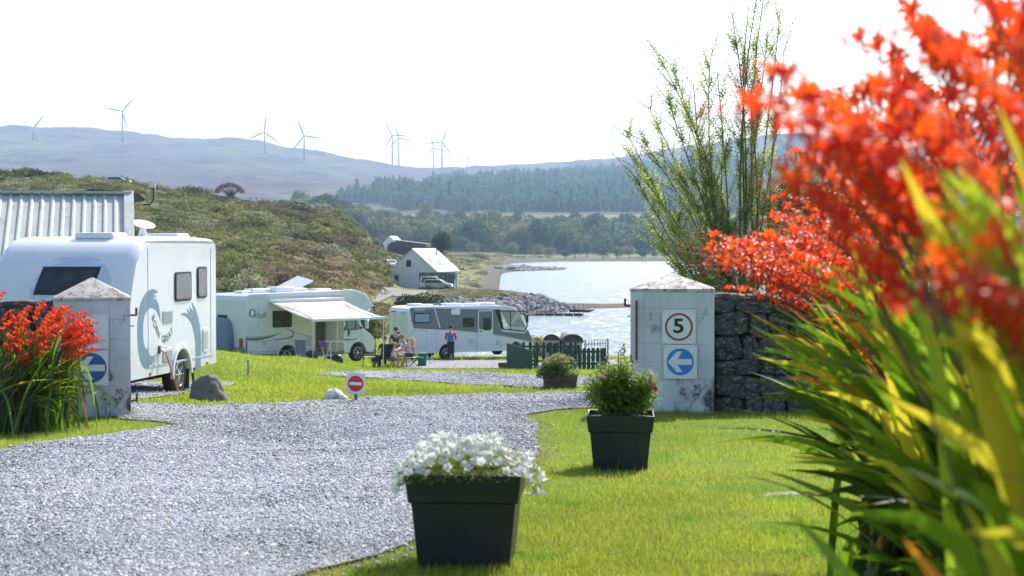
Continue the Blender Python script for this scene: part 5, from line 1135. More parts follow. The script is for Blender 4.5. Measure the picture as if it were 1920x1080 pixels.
# pontoon with dinghy
pz = WAT; a0, a1_ = at(985, 0, 196), at(1100, 0, 196); o = empty('pontoon', (a0.x, 196, pz), 0, 'low floating pontoon jutting into the loch behind the motorhome', 'jetty')
Lp = a1_.x - a0.x; k = 0; xx = 0
while xx < Lp - .5:
    if not (2.6 < xx < 3.0): MB().box((xx + .55, 0, .12), (1.02, 1.2, .3)).build('deck_section', m_dk, o, bevel=.02)
    xx += 1.1
for k in range(13): MB().tube([(k * Lp / 13 + .2, -.6, 0), (k * Lp / 13 + .2, -.6, 1.35)], .03, 5).build('stanchion', m_ink, o)
bo = empty('dinghy', (at(1072, 0, 195).x, 195.2, pz + .42), R(2), 'small dark inflatable dinghy lying on the end of the pontoon', 'boat')
MB().tube([(-.2, -.45, .16), (2.0, -.45, .14), (2.5, 0, .28), (2.0, .45, .14), (-.2, .45, .16)], [.15, .17, .14, .17, .15], 8).build('hull', m_ink, bo, smooth=True); MB().box((0, 0, .15), (.08, .8, .35)).build('transom', m_ink, bo); MB().tube([(-.15, 0, .1), (-.15, 0, .5)], [.05, .12], 6).build('outboard', m_ink, bo)
# small things on the hill
for (px, d, s_, lab) in ((201, 296, 1.0, 'white car roof showing over the bracken on the left hill skyline'), (541, 281, 1.0, 'white vehicle on the hill skyline right of the lone tree'), (585, 283, .55, 'small pale blue vehicle at the right end of the hill skyline')):
    c = car('distant_car', gp(px, d, -.35), R(3), m_gel if 'white' in lab else m_silver, lab); c.scale = (s_, s_, s_)
o = empty('field_wall', gp(510, 222, 0), R(-7), 'short stretch of low grey stone wall across the scrub hillside', 'wall')
for k in range(20): s_ = link('stone', rng.choice(rk), o); s_.location = (k * .31, rng.uniform(-.1, .1), .3 + h1(o.location.x + k * .31, o.location.y) - o.location.z); s_.scale = (1, .8, 1.3)
for (x0, x1, d, nb) in ((38, 128, 294, 14), (470, 640, 284, 16)):
    o = empty('post_fence', gp(x0, d), 0, 'thin wire fence on the left hill skyline below the thicket' if x0 < 100 else 'thin wire fence on the hill skyline right of the lone tree', 'fence')
    pr_ = None; wr = MB()
    for k in range(nb):
        g = gp(x0 + (x1 - x0) * k / (nb - 1), d) - o.location; MB().box((g.x, g.y, g.z + .55), (.1, .1, 1.3)).build('post', m_dk, o)
        if pr_ is not None:
            for hh_ in (.5, 1.05): wr.tube([pr_ + Vector((0, 0, hh_)), g + Vector((0, 0, hh_))], .012, 4)
        pr_ = g
    wr.build('wires', m_ink, o)
for px, d in ((702, 118), (668, 110), (612, 108)):
    g = gp(px, d); tag(MB().box((0, 0, .6), (.09, .09, 1.5)).build('fence_post', m_dk, None, loc=g), 'dark wooden post in the rough grass %s' % {702: 'between the two motorhomes', 668: 'above the end of the awning', 612: 'behind the roof of the motorhome with the awning'}[px], 'post')

# ------------------------------------------------------------------ wind turbines
m_turb = mat('turbine backlit grey', (.22, .25, .30), rough=.5)  # dark grey base puts the backlit look of the turbines into their colour
def blade():
    n = 9; rr = []
    for i in range(n):
        t = i / (n - 1); c = (1.5 + 2.6 * math.sin(min(t * 5, 1.57)) * (1 - t) ** .8 + .25) * (1 - .0 * t); th = .5 * (1 - t) + .08; tw = R(22) * (1 - t)
        rr.append([Vector((math.cos(a) * c / 2 * math.cos(tw), math.cos(a) * c / 2 * math.sin(tw) + math.sin(a) * th, 1.2 + 38.8 * t)) for a in [2 * math.pi * k / 8 for k in range(8)]])
    me = MB().rings(rr).mesh('blade', True); me.materials.append(m_turb); return me
bl = blade(); tw_me = MB().lathe([(2.3, 0), (2.0, 25), (1.7, 50), (1.35, 70)], 12).mesh('tower', True); tw_me.materials.append(m_turb)
TB = [(64, 243, 305, 3900, 38, 'first wind turbine from the left, hub just at the hill skyline'), (231, 209, 268, 3900, 42, 'wind turbine standing above the left end of the ridge, second from the left'), (497, 248, 313, 3900, 6, 'third wind turbine from the left with one blade pointing straight up'), (571, 255, 317, 3900, -22, 'fourth wind turbine from the left, right of the one with an upright blade'),
      (736, 254, 310, 4300, -30, 'left one of the close pair of turbines at the middle of the ridge'), (748, 259, 310, 4400, -16, 'right one of the close pair of turbines at the middle of the ridge'), (813, 277, 314, 4500, -12, 'lower left turbine of the two beside the small one'), (829, 266, 313, 4300, 24, 'taller right turbine of the two beside the small one'), (876, 296, 309, 4500, 20, 'smallest and rightmost wind turbine on the ridge')]
SC = [1, 1, 1, 1, .95, .9, .8, .92, .58]
for (px, yh, yb, d, a0, lab), s_ in zip(TB, SC):
    x = (px - 960) / F * d; zb_ = h1(x, d); zh = zy(yh, d); o = empty('wind_turbine', (x, d, zb_), 0, lab, 'wind turbine', 'wind turbines on the ridge')
    t = link('tower', tw_me, o); t.scale = (s_, s_, (zh - zb_) / 70)
    MB().box((0, 2, zh - zb_), (3.6 * s_, 10 * s_, 3.8 * s_)).build('nacelle', m_turb, o, bevel=.6)
    MB().ball((0, -4.2 * s_, zh - zb_), (1.9 * s_, 2.4 * s_, 1.9 * s_), 10, 6).build('hub', m_turb, o, smooth=True)
    for k in range(3): b = link('blade', bl, o, None, (0, -4.2 * s_, zh - zb_)); b.rotation_euler = (0, R(a0 + 120 * k), R(0)); b.scale = (s_, s_, s_)
# ------------------------------------------------------------------ planters
m_pot = mat('black plastic planter', (.012, .013, .017), (.022, .023, .028), scale=3, rough=.42, bump=.25, bscale=60)
m_soil = mat('potting soil', (.03, .02, .014), (.06, .045, .03), scale=25, rough=1, bump=1.)
def frust(z0, z1, a, b, w_=.0):   # square ring wall
    return [[(-a, -a, z0), (a, -a, z0), (a, a, z0), (-a, a, z0)], [(-b, -b, z1), (b, -b, z1), (b, b, z1), (-b, b, z1)]]
def square_planter(loc, rz, s, label, ymul=1.):
    o = empty('planter', loc, rz, label, 'planter'); o.scale = (s, s * ymul, s)
    MB().rings([[(x, y, z) for x, y in ((-a, -a), (a, -a), (a, a), (-a, a))] for a, z in ((.222, 0), (.255, .335), (.245, .335), (.245, .30))]).build('body', m_pot, o, bevel=.008)
    # moulded rim band standing proud of the body, open on top
    out = [(.268, .335), (.285, .475), (.270, .475), (.262, .41)]
    V = []; n = 4
    for a, z in out: V += [(x, y, z) for x, y in ((-a, -a), (a, -a), (a, a), (-a, a))]
    Fc = [(i * 4 + k, i * 4 + (k + 1) % 4, (i + 1) * 4 + (k + 1) % 4, (i + 1) * 4 + k) for i in range(3) for k in range(4)] + [(3, 2, 1, 0)]
    MB().add(V, Fc).build('rim', m_pot, o, bevel=.006)
    MB().box((0, 0, .42), (.51, .51, .03)).build('soil', m_soil, o)
    MB().lathe([(.014, -.002), (.012, .004)], 10, (.0, -.208, .06), 'y').build('drain_hole', m_ink, o)
    return o
P1 = gp(877, 8.35); rz1 = R(13)
s1 = .98; square_planter(P1, R(-4), s1, 'large black square planter in the foreground filled with white flowers')
P2 = gp(1164, 14.35); square_planter(P2, R(-4), .99, 'black square planter on the lawn holding the tall leafy flowering plant')
OBS = [(P1.x, P1.y, .20 * s1, .20 * s1), (P2.x, P2.y, .21, .21)]
m_petal = mat('white petals', (.88, .86, .78), rough=.6, transl=.35, tcol=(.85, .85, .80)); m_fl_c = mat('yellow flower eye', (.65, .5, .06), rough=.6)
m_fol = mat('planter foliage', (.20, .30, .04), (.13, .20, .03), scale=20, rough=.6, transl=.5, rand=.1)
def petunia(i):
    bm = []; V = []; Fc = []; q = random.Random(i); n = 5
    V.append((0, 0, -.006))
    for k in range(20):
        a = 2 * math.pi * k / 20; r = .0155 * (1 + .16 * math.cos(5 * a)) * q.uniform(.95, 1.05); V.append((r * .45 * math.cos(a), r * .45 * math.sin(a), .0015)); V.append((r * math.cos(a), r * math.sin(a), .002 + .002 * math.sin(5 * a + i)))
    for k in range(20):
        a, b = 1 + 2 * k, 1 + 2 * ((k + 1) % 20); Fc += [(0, a, b), (a, a + 1, b + 1, b)]
    me = MB().add(V, Fc).mesh('flower', True, False); me.materials.append(m_petal); return me
pets = [petunia(i) for i in range(4)]; eye = MB().ball((0, 0, 0), (.003, .003, .002), 6, 4).mesh('eye'); eye.materials.append(m_fl_c)
o = empty('petunia_plant', P1 + Vector((0, 0, .42)), 0, 'mound of small white flowers growing in the foreground planter', 'flowering plant')
def mound(u, v, t):   # a wide low mound with two humps
    hz = .12 + .075 * math.exp(-((u + .12) / .10) ** 2) + .07 * math.exp(-((u - .09) / .11) ** 2) - .25 * u * u
    x = u; y = v * .30; return Vector((x, y, hz * (1 - v * v * .75) * t - .05 * max(0, abs(u) - .27) / .1))
pts = []
for _ in range(5200):
    u = rng.uniform(-.335, .345); v = rng.uniform(-1, 1); t = rng.uniform(.1, 1) ** .6; pts.append(tuple(mound(u, v, t) + Vector((rng.gauss(0, .01), rng.gauss(0, .012), rng.gauss(0, .008)))))
link('foliage', leaf_cloud('foliage', np.array(pts), None, .0075, m_fol, 4, 1.5), o)
for k in range(235):
    u = rng.uniform(-.35, .36); v = rng.triangular(-1.02, .9, -.6); p_ = mound(u, v, 1.06) + Vector((rng.gauss(0, .008), -.015, rng.gauss(.004, .012)))
    if abs(u) > .3: p_.z -= rng.uniform(0, .05)
    f_ = link('flower', rng.choice(pets), o, None, p_); nrm = Vector((u * 1.6 + rng.gauss(0, .35), -.75 + v * .3 + rng.gauss(0, .35), .75 + rng.gauss(0, .3))); f_.rotation_euler = nrm.to_track_quat('Z', 'Y').to_euler(); s_ = rng.uniform(1.0, 1.5); f_.scale = (s_, s_, s_)
    if k % 2 == 0: link('eye', eye, f_, None, (0, 0, .001))
# leafy stem helper
def leaf_shape(L, w_, bend=.3, fold=.25, n=5):
    V, Fc = [], []
    for i in range(n + 1):
        t = i / n; ww = w_ * math.sin(math.pi * min(1, t * .92 + .06)) ** .8; x = L * t; z = -bend * L * t * t; V += [(x, -ww, z + fold * ww), (x, 0, z), (x, ww, z + fold * ww)]
    for i in range(n):
        a = 3 * i; Fc += [(a, a + 1, a + 4, a + 3), (a + 1, a + 2, a + 5, a + 4)]
    return np.array(V), np.array(Fc)
def leafy(stems, LL, ww, step, m, name='foliage', bend=.3, both=True, size_end=.6):
    """many folded leaves set along stems -> one mesh"""
    BV, BF = leaf_shape(1, ww / LL, bend); AV, AF = [], []; k = 0
    for st in stems:
        st = [Vector(p) for p in st]; tot = sum((st[i + 1] - st[i]).length for i in range(len(st) - 1)); n = max(2, int(tot / step)); ph = rng.uniform(0, 6)
        for j in range(n):
            t = .12 + .88 * j / n; q = t * (len(st) - 1); i = min(int(q), len(st) - 2); p = st[i].lerp(st[i + 1], q - i); ax = (st[i + 1] - st[i]).normalized()
            a = ph + j * 2.4; side = ax.orthogonal().normalized(); side.rotate(Matrix.Rotation(a, 3, ax)); dr = (side * 1 + ax * rng.uniform(.3, .9)).normalized(); up = ax; s_ = LL * rng.uniform(.7, 1.25) * (1 - (1 - size_end) * t)
            yv = up.cross(dr).normalized(); zv = dr.cross(yv); M = np.array([[dr.x, yv.x, zv.x], [dr.y, yv.y, zv.y], [dr.z, yv.z, zv.z]]); AV.append(BV @ M.T * s_ + np.array(p)); AF.append(BF + k); k += len(BV)
    return fast_mesh(name, np.concatenate(AV), np.concatenate(AF), m)
m_phl = mat('phlox leaves', (.13, .24, .03), (.24, .33, .05), scale=8, rough=.65, transl=.6, spec=.2); m_stem = mat('green brown stems', (.10, .09, .03), (.12, .06, .03), scale=6, rough=.6)
o = empty('phlox_plant', P2 + Vector((0, 0, .42)), 0, 'tall leafy plant with few pink and red blooms in the planter before the right pillar', 'flowering plant')
stems = []
for k in range(85):
    a = rng.uniform(0, 6.28); r0 = rng.uniform(0, .17); tx = rng.uniform(-.28, .27); hh = (.50 - 1.9 * tx * tx) * rng.uniform(.55, 1.05); b = (math.cos(a) * r0, math.sin(a) * r0, 0); ty = rng.uniform(-.2, .2)
    stems.append([b, (b[0] * .7 + tx * .45, b[1] * .7 + ty * .5, hh * .45), (tx, ty, hh * .8), (tx * 1.12, ty * 1.1, hh)])
for tx, hh in ((-.02, .57), (.03, .60), (-.11, .52), (.10, .50)): stems.append([(tx * .4, 0, 0), (tx * .8, 0, hh * .5), (tx, -.02, hh)])
sb = MB(); [sb.tube(st, [.005, .004, .003, .002][:len(st)], 4) for st in stems]; sb.build('stems', m_stem, o)
link('foliage', leafy(stems, .095, .014, .016, m_phl), o)
m_pink = mat('pink petals', (.75, .25, .55), rough=.6, transl=.3); m_crim = mat('crimson petals', (.6, .02, .08), rough=.6, transl=.3)
for (x, z, m) in ((.245, .40, m_pink), (.275, .25, m_crim), (.28, .27, m_crim), (.23, .31, m_pink), (-.16, .37, m_pink)):
    fm = pets[0].copy(); fm.materials.clear(); fm.materials.append(m)
    b = link('bloom', fm, o, None, (x, -.16, z)); b.rotation_euler = (R(60), R(20), rng.uniform(0, 3)); b.scale = (1.35, 1.35, 1.35)
sh_ = MB()
for (x, z) in ((.0, .60), (.03, .63), (-.12, .53), (.09, .54), (-.2, .40)):
    for j in range(9): sh_.ball((x + rng.gauss(0, .008), rng.gauss(0, .008), z - j * .008), (.006, .006, .008), 5, 4)
sh_.build('seed_heads', mat('brown seed heads', (.16, .08, .05), rough=.9), o)
# wooden trough with a bush
P3 = gp(1050, 30.2); wt = 64 / F * 30.2; ht_ = 28 / F * 30.2
o = empty('wooden_trough', P3, R(2), 'low brown wooden trough by the gravel, planted with a round bush', 'planter')
m_tw = mat('old brown timber', (.10, .06, .045), (.17, .11, .085), scale=6, rough=.85, stretch=(1, 1, 6), bump=.5)
for sg in (-1, 1):
    for k in range(2): MB().box((0, sg * .17, .075 + k * .135), (wt - .03 + .03 * k, .03, .128), taper=.97).build('plank', m_tw, o, bevel=.006)
    MB().box((sg * (wt / 2 - .03), 0, .14), (.03, .31, .265), taper=.97).build('end_board', m_tw, o, bevel=.006)
MB().box((0, 0, .22), (wt - .08, .3, .04)).build('soil', m_soil, o)
o = empty('euonymus_bush', P3 + Vector((-.045, 0, .2)), 0, 'round green bush with orange tinted tips growing in the wooden trough', 'shrub')
p, dd = blob_points(6500, (.42, .36, .52), 12, .6); p[:, 2] = np.abs(p[:, 2]) * .95 + .02; p[:, 0] *= .93
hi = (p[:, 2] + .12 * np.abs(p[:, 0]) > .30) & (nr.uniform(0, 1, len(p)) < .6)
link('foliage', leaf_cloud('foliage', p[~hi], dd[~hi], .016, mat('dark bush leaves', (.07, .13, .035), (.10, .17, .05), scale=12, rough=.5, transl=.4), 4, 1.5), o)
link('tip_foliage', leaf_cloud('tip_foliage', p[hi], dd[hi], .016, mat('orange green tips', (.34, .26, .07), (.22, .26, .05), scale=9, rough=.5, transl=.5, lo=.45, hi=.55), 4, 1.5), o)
# small low trough by the lane, left of the fence
o = empty('stone_trough', gp(951, 69.5), R(-4), 'low dark brown tub beside the left end of the green fence', 'planter'); MB().box((0, 0, .12), (.75, .35, .26), taper=.85).build('tub', m_tw, o, bevel=.02); MB().box((0, 0, .25), (.62, .25, .02)).build('soil', m_soil, o)

# ------------------------------------------------------------------ green picket enclosure with round-topped huts
m_pick = mat('dark green fence stain', (.018, .055, .05), (.03, .075, .065), scale=4, rough=.75)
def pickets(name, label, a, b, n, zt, wv, m, lean=None, rails=2, gz=None, round_=True, zb=.04):
    """fence from ground point a to b; zt = tops in metres (start, end)"""
    a, b = Vector(a), Vector(b); dv = b - a; rz = math.atan2(dv.y, dv.x); L = dv.xy.length; o = empty(name, a, rz, label, 'fence')
    for k in range(n):
        x = L * (k + .5) / n; hh = zt[0] + (zt[1] - zt[0]) * (k / max(1, n - 1)); zg = dv.z * x / L; r = wv / 2
        prf = [(-r, zb), (r, zb), (r, hh - r)] + ([(r * math.cos(R(q)), hh - r + r * math.sin(R(q))) for q in (30, 60, 90, 120, 150)] if round_ else [(r, hh), (-r, hh)]) + [(-r, hh - r)]
        p_ = MB().prism([(x + u, zg + v) for u, v in prf], -.05, -.025).build('picket', m, o)
    for q in ((.25, .78) if rails == 2 else (.1, .5, .85)):
        h0, h1_ = zt[0] * q, zt[1] * q
        MB().add([(0, -.022, h0), (L, -.022, h1_ + dv.z), (L, -.022, h1_ + dv.z + .08), (0, -.022, h0 + .08), (0, .022, h0), (L, .022, h1_ + dv.z), (L, .022, h1_ + dv.z + .08), (0, .022, h0 + .08)], [(0, 1, 2, 3), (5, 4, 7, 6), (0, 4, 5, 1), (3, 2, 6, 7), (0, 3, 7, 4), (1, 5, 6, 2)]).build('rail', m, o)
    for x in (0, L): MB().box((x, .06, (zt[0] if x == 0 else zt[1]) / 2 + (dv.z if x else 0)), (.08, .08, (zt[0] if x == 0 else zt[1]))).build('post', m, o)
    return o
def gz_(px, d): return gp(px, d)
pickets('picket_fence', 'close boarded dark green fence panel at the left end of the enclosure', gz_(952, 69), gz_(1000, 65.5), 32, ((zy(643, 69) - gp(952, 69).z), (zy(657, 65.5) - gp(1000, 65.5).z)), .10, m_pick)
hA = zy(640, 70) - gp(975, 70).z
pickets('picket_fence', 'tall dark green picket fence with rounded tops before the two round roofed huts', gz_(964, 71), gz_(1078, 69.5), 9, (hA, hA - .02), .13, m_pick)
pickets('picket_fence', 'low dark green picket gate panel right of the planted trough', gz_(1058, 66), gz_(1134, 65.6), 9, (zy(652, 66) - gp(1058, 66).z, zy(652, 65.6) - gp(1134, 65.6).z), .14, m_pick)
m_gfp = mat('silvery bare wood', (.38, .40, .42), (.28, .30, .32), scale=5, rough=.85)
pickets('pale_picket_fence', 'pale silvery picket fence behind the green enclosure near the water', gz_(1100, 78), gz_(1142, 84), 8, (zy(637, 78) - gp(1100, 78).z, zy(635, 84) - gp(1142, 84).z), .10, m_gfp, round_=False)
m_hutr = mat('dark curved roofing', (.05, .045, .05), (.08, .075, .08), scale=3, rough=.5); m_hutf = mat('pale hut front', (.45, .40, .34), rough=.8)
for i, (px, wp_, d, lab) in enumerate(((1035, 30, 74, 'small round roofed hut inside the green fence, the left of two'), (1073, 40, 74, 'larger round roofed hut inside the green fence, the right of two'))):
    g = gp(px, d); wv = wp_ / F * d * 1.0; hh = zy(627, d) - g.z; o = empty('arched_hut', g, R(-8 + 16 * i), lab, 'hut'); r = wv / 2; hs = hh - r * .75
    pr = [(-r, 0), (r, 0), (r, hs)] + [(r * math.cos(R(q)), hs + r * .75 * math.sin(R(q))) for q in range(15, 180, 15)] + [(-r, hs)]
    MB().prism([(x * .94, z * .97) for x, z in pr], -.0, 1.5).build('front_wall', m_hutf, o)
    ro = [(r * 1.06 * math.cos(R(q)), hs + r * .8 * math.sin(R(q))) for q in range(0, 181, 15)]; ri = [(r * .95 * math.cos(R(q)), hs - .02 + r * .70 * math.sin(R(q))) for q in range(0, 181, 15)]
    MB().prism(ro + ri[::-1], -.12, 1.6).build('roof', m_hutr, o); MB().prism([(x * .97, z) for x, z in pr[2:]][:-1] + [(-r * .97, hs)], -.03, -.004).build('dark_tympanum', m_hutr, o)
    for q in ((-.45, .1), (.35, .9)) if i == 0 else ((-.5, 0), (.45, 0)): MB().box((q[0] * r, -.02, hs * .72), (r * .5, .03, hs * .34)).build('window', m_ink, o)
    MB().box((0, -.02, hs * .3), (r * .5, .03, hs * .5)).build('door', m_dk, o)
# ------------------------------------------------------------------ willow bush behind the right wall
m_wil = mat('willow leaves', (.20, .29, .07), (.34, .39, .13), scale=3, rough=.65, transl=.6, spec=.2)
wb = gp(1400, 27.5); o = empty('willow_bush', wb, 0, 'tall airy willow bush with thin upright stems behind the right wall', 'tree')
def wp3(px, py, d): return at(px, py, d) - wb
wstems = []; tips = [(1172, 243), (1180, 288), (1240, 112), (1262, 120), (1215, 345), (1225, 425), (1250, 180), (1290, 205), (1332, 108), (1345, 135), (1310, 300), (1372, 22), (1405, 0), (1420, -12), (1432, -5), (1463, 18), (1470, 90), (1440, 60), (1390, 100), (1300, 155), (1355, 250), (1335, 340), (1280, 330), (1245, 470), (1270, 400), (1300, 470), (1360, 420), (1450, 250), (1500, 280), (1460, 400), (1520, 340), (1240, 290), (1205, 262), (1190, 330), (1215, 200)]
for (tx, ty) in tips:
    dd_ = 27.5 + rng.uniform(-.9, .9); p0 = Vector((rng.uniform(-.35, .35), rng.uniform(-.3, .3), -.1)); p3 = wp3(tx, ty, dd_); lift = (ty - 600) / -600
    p1 = p0 + Vector(((p3.x - p0.x) * .18 + rng.uniform(-.2, .2), (p3.y - p0.y) * .3, (p3.z - p0.z) * .42)); p2 = p0.lerp(p3, .68) + Vector((-.05 * p3.x + rng.uniform(-.32, .32), 0, .16 * abs(p3.x)))
    pts = []
    for i in range(9):
        t = i / 8; pts.append((1 - t) ** 3 * p0 + 3 * t * (1 - t) ** 2 * p1 + 3 * t * t * (1 - t) * p2 + t ** 3 * p3)
    wstems.append(pts)
tw_ = MB(); twigs = []
for pts in wstems:
    L_ = (pts[-1] - pts[0]).length; tw_.tube(pts, [.013 * (1 - i / 9) * (L_ / 3.5) + .003 for i in range(9)], 5)
    for j in range(30):
        i = rng.randint(2, 7); b = pts[i].lerp(pts[i + 1], rng.random()); ax = (pts[i + 1] - pts[i]).normalized(); sd_ = Vector((rng.gauss(0, 1), rng.gauss(0, 1), rng.gauss(0, .4))).normalized(); l = rng.uniform(.25, .62)
        q = [b, b + (ax * .7 + sd_ * .5) * l * .5, b + (ax * .95 + sd_ * .62) * l]; twigs.append(q); tw_.tube(q, [.006, .004, .002], 3, cap=False)
tw_.build('stems', m_bark, o)
link('foliage', leafy(twigs + [p[3:] for p in wstems], .085, .0125, .017, m_wil), o)
# low leafy skirt of the bush
p, dd = blob_points(6500, (1.25, .9, 2.3), 18, .4); p[:, 2] = np.abs(p[:, 2]) * 1.0 + .5; p[:, 0] += -.38 - (p[:, 2] - .5) * .18; link('lower_foliage', leaf_cloud('lower_foliage', p, dd * .5, .026, m_wil, 4, 2.2), o)
wb2 = gp(1640, 33); o = empty('hawthorn_tree', wb2, 0, 'thin leafy tree far behind the red flowers at the right', 'tree'); tw2 = []; tb = MB()
for k in range(26):
    a = R(-60 + 120 * k / 25); tp = Vector((math.sin(a) * 1.6, rng.uniform(-.6, .6), 2.6 + math.cos(a) * 1.2 * rng.uniform(.8, 1.2))); q = [Vector((0, 0, 0)), Vector((tp.x * .2, 0, tp.z * .5)), tp.lerp(Vector((0, 0, 0)), .2) + Vector((0, 0, .1)), tp]; tb.tube(q, [.06, .04, .015, .005], 5)
    for j in range(12): b = q[2].lerp(q[3], rng.uniform(-.8, 1)); e = b + Vector((rng.gauss(0, .2), rng.gauss(0, .2), rng.gauss(.1, .15))); tw2.append([b, e]); tb.tube([b, e], [.004, .002], 3)
tb.build('trunk', m_bark, o); link('foliage', leafy(tw2, .05, .012, .03, m_wil), o)

# ------------------------------------------------------------------ crocosmia: strap leaves, arching stems, two-ranked scarlet flowers
m_cl = [mat('crocosmia leaf', (.07, .15, .015), (.04, .09, .012), scale=2, rough=.42, transl=.5, tcol=(.20, .36, .015), rand=.35, stretch=(1, 1, 1)),
        mat('crocosmia yellow leaf', (.30, .30, .03), (.16, .22, .02), scale=2, rough=.45, transl=.55, tcol=(.60, .52, .03), rand=.25),
        mat('crocosmia dying leaf', (.50, .20, .03), (.28, .12, .04), scale=6, rough=.6, transl=.45, tcol=(.85, .32, .03), rand=.2),
        mat('crocosmia brown leaf', (.22, .14, .07), (.12, .08, .05), scale=5, rough=.8, transl=.3),
        mat('crocosmia painted shade leaf', (.03, .07, .015), (.02, .045, .012), scale=2, rough=.45, transl=.3, tcol=(.08, .16, .01), rand=.3),  # dark copy of the leaf: the clump's inner shade put into the colour
        mat('crocosmia painted backlight leaf', (.12, .22, .02), (.22, .27, .03), scale=2, rough=.42, transl=.55, tcol=(.38, .52, .03), rand=.25)]  # paler copy of the leaf, backlight put into its colour
m_cs = mat('crocosmia stem', (.10, .05, .03), (.13, .12, .03), scale=9, rough=.55)
m_pet = [mat('scarlet petals', (.60, .03, .012), (.66, .06, .010), scale=40, rough=.5, transl=.45, tcol=(.92, .085, .02), rand=.12), mat('orange petals', (.66, .09, .01), (.64, .03, .008), scale=40, rough=.5, transl=.45, tcol=(.95, .14, .015), rand=.12)]
def strap(pts, w_, twist=0., face=None, seg=10):
    """pleated strap leaf along a curve (local coords)"""
    V, Fc = [], []; n = len(pts)
    for i, p in enumerate(pts):
        t = i / (n - 1); ax = (pts[min(i + 1, n - 1)] - pts[max(i - 1, 0)]).normalized(); sd_ = ax.cross(face).normalized(); sd_.rotate(Matrix.Rotation(twist * t, 3, ax)); nm = sd_.cross(ax); ww = w_ / 2 * min(1, .45 + t * 2.2) * (1 - max(0, (t - .55) / .45) ** 1.7 * .97)
        V += [p - sd_ * ww + nm * ww * .10, p - sd_ * ww * .5 - nm * ww * .10, p + nm * ww * .10, p + sd_ * ww * .5 - nm * ww * .10, p + sd_ * ww + nm * ww * .10]
    for i in range(n - 1):
        for k in range(4): a = 5 * i + k; Fc.append((a, a + 1, a + 6, a + 5))
    return V, Fc
def bez(a, b, c, n):
    return [a * (1 - t) ** 2 + b * 2 * t * (1 - t) + c * t * t for t in [i / (n - 1) for i in range(n)]]
def croc_flower(i, m):
    q = random.Random(i); mb = MB()
    mb.tube([(0, 0, 0), (.004, 0, .012), (.010, 0, .024)], [.0016, .0026, .0042], 6, cap=False)
    for k in range(6):
        a = 2 * math.pi * k / 6 + .2; d_ = Vector((math.cos(a), math.sin(a), 0)); s_ = Vector((-math.sin(a), math.cos(a), 0)); b0 = Vector((.010, 0, .022)); op = q.uniform(.65, 1.1)
        P = [b0 + d_ * .003, b0 + d_ * .010 * op + Vector((0, 0, .009)), b0 + d_ * .019 * op + Vector((0, 0, .014)), b0 + d_ * .031 * op + Vector((0, 0, .013 - .008 * q.random()))]; W_ = [.0027, .0056, .0050, .0008]
        V = []; [V.extend((p - s_ * w_, p + s_ * w_)) for p, w_ in zip(P, W_)]; mb.add(V, [(0, 1, 3, 2), (2, 3, 5, 4), (4, 5, 7, 6)])
    me = mb.mesh('flower', True, False); me.materials.append(m); return me
cf = [croc_flower(i, m_pet[0 if i < 3 else 1]) for i in range(6)]
def bud(i):
    me = MB().tube([(0, 0, 0), (.002, 0, .010), (.006, 0, .020), (.008, 0, .026)], [.0015, .003, .0032, .001], 5).mesh('bud', True, False); me.materials.append(m_pet[0]); return me
buds = [bud(0)]; sp_me = MB().ball((0, 0, .004), (.003, .003, .005), 5, 4).mesh('seed_pod'); sp_me.materials.append(m_cs)
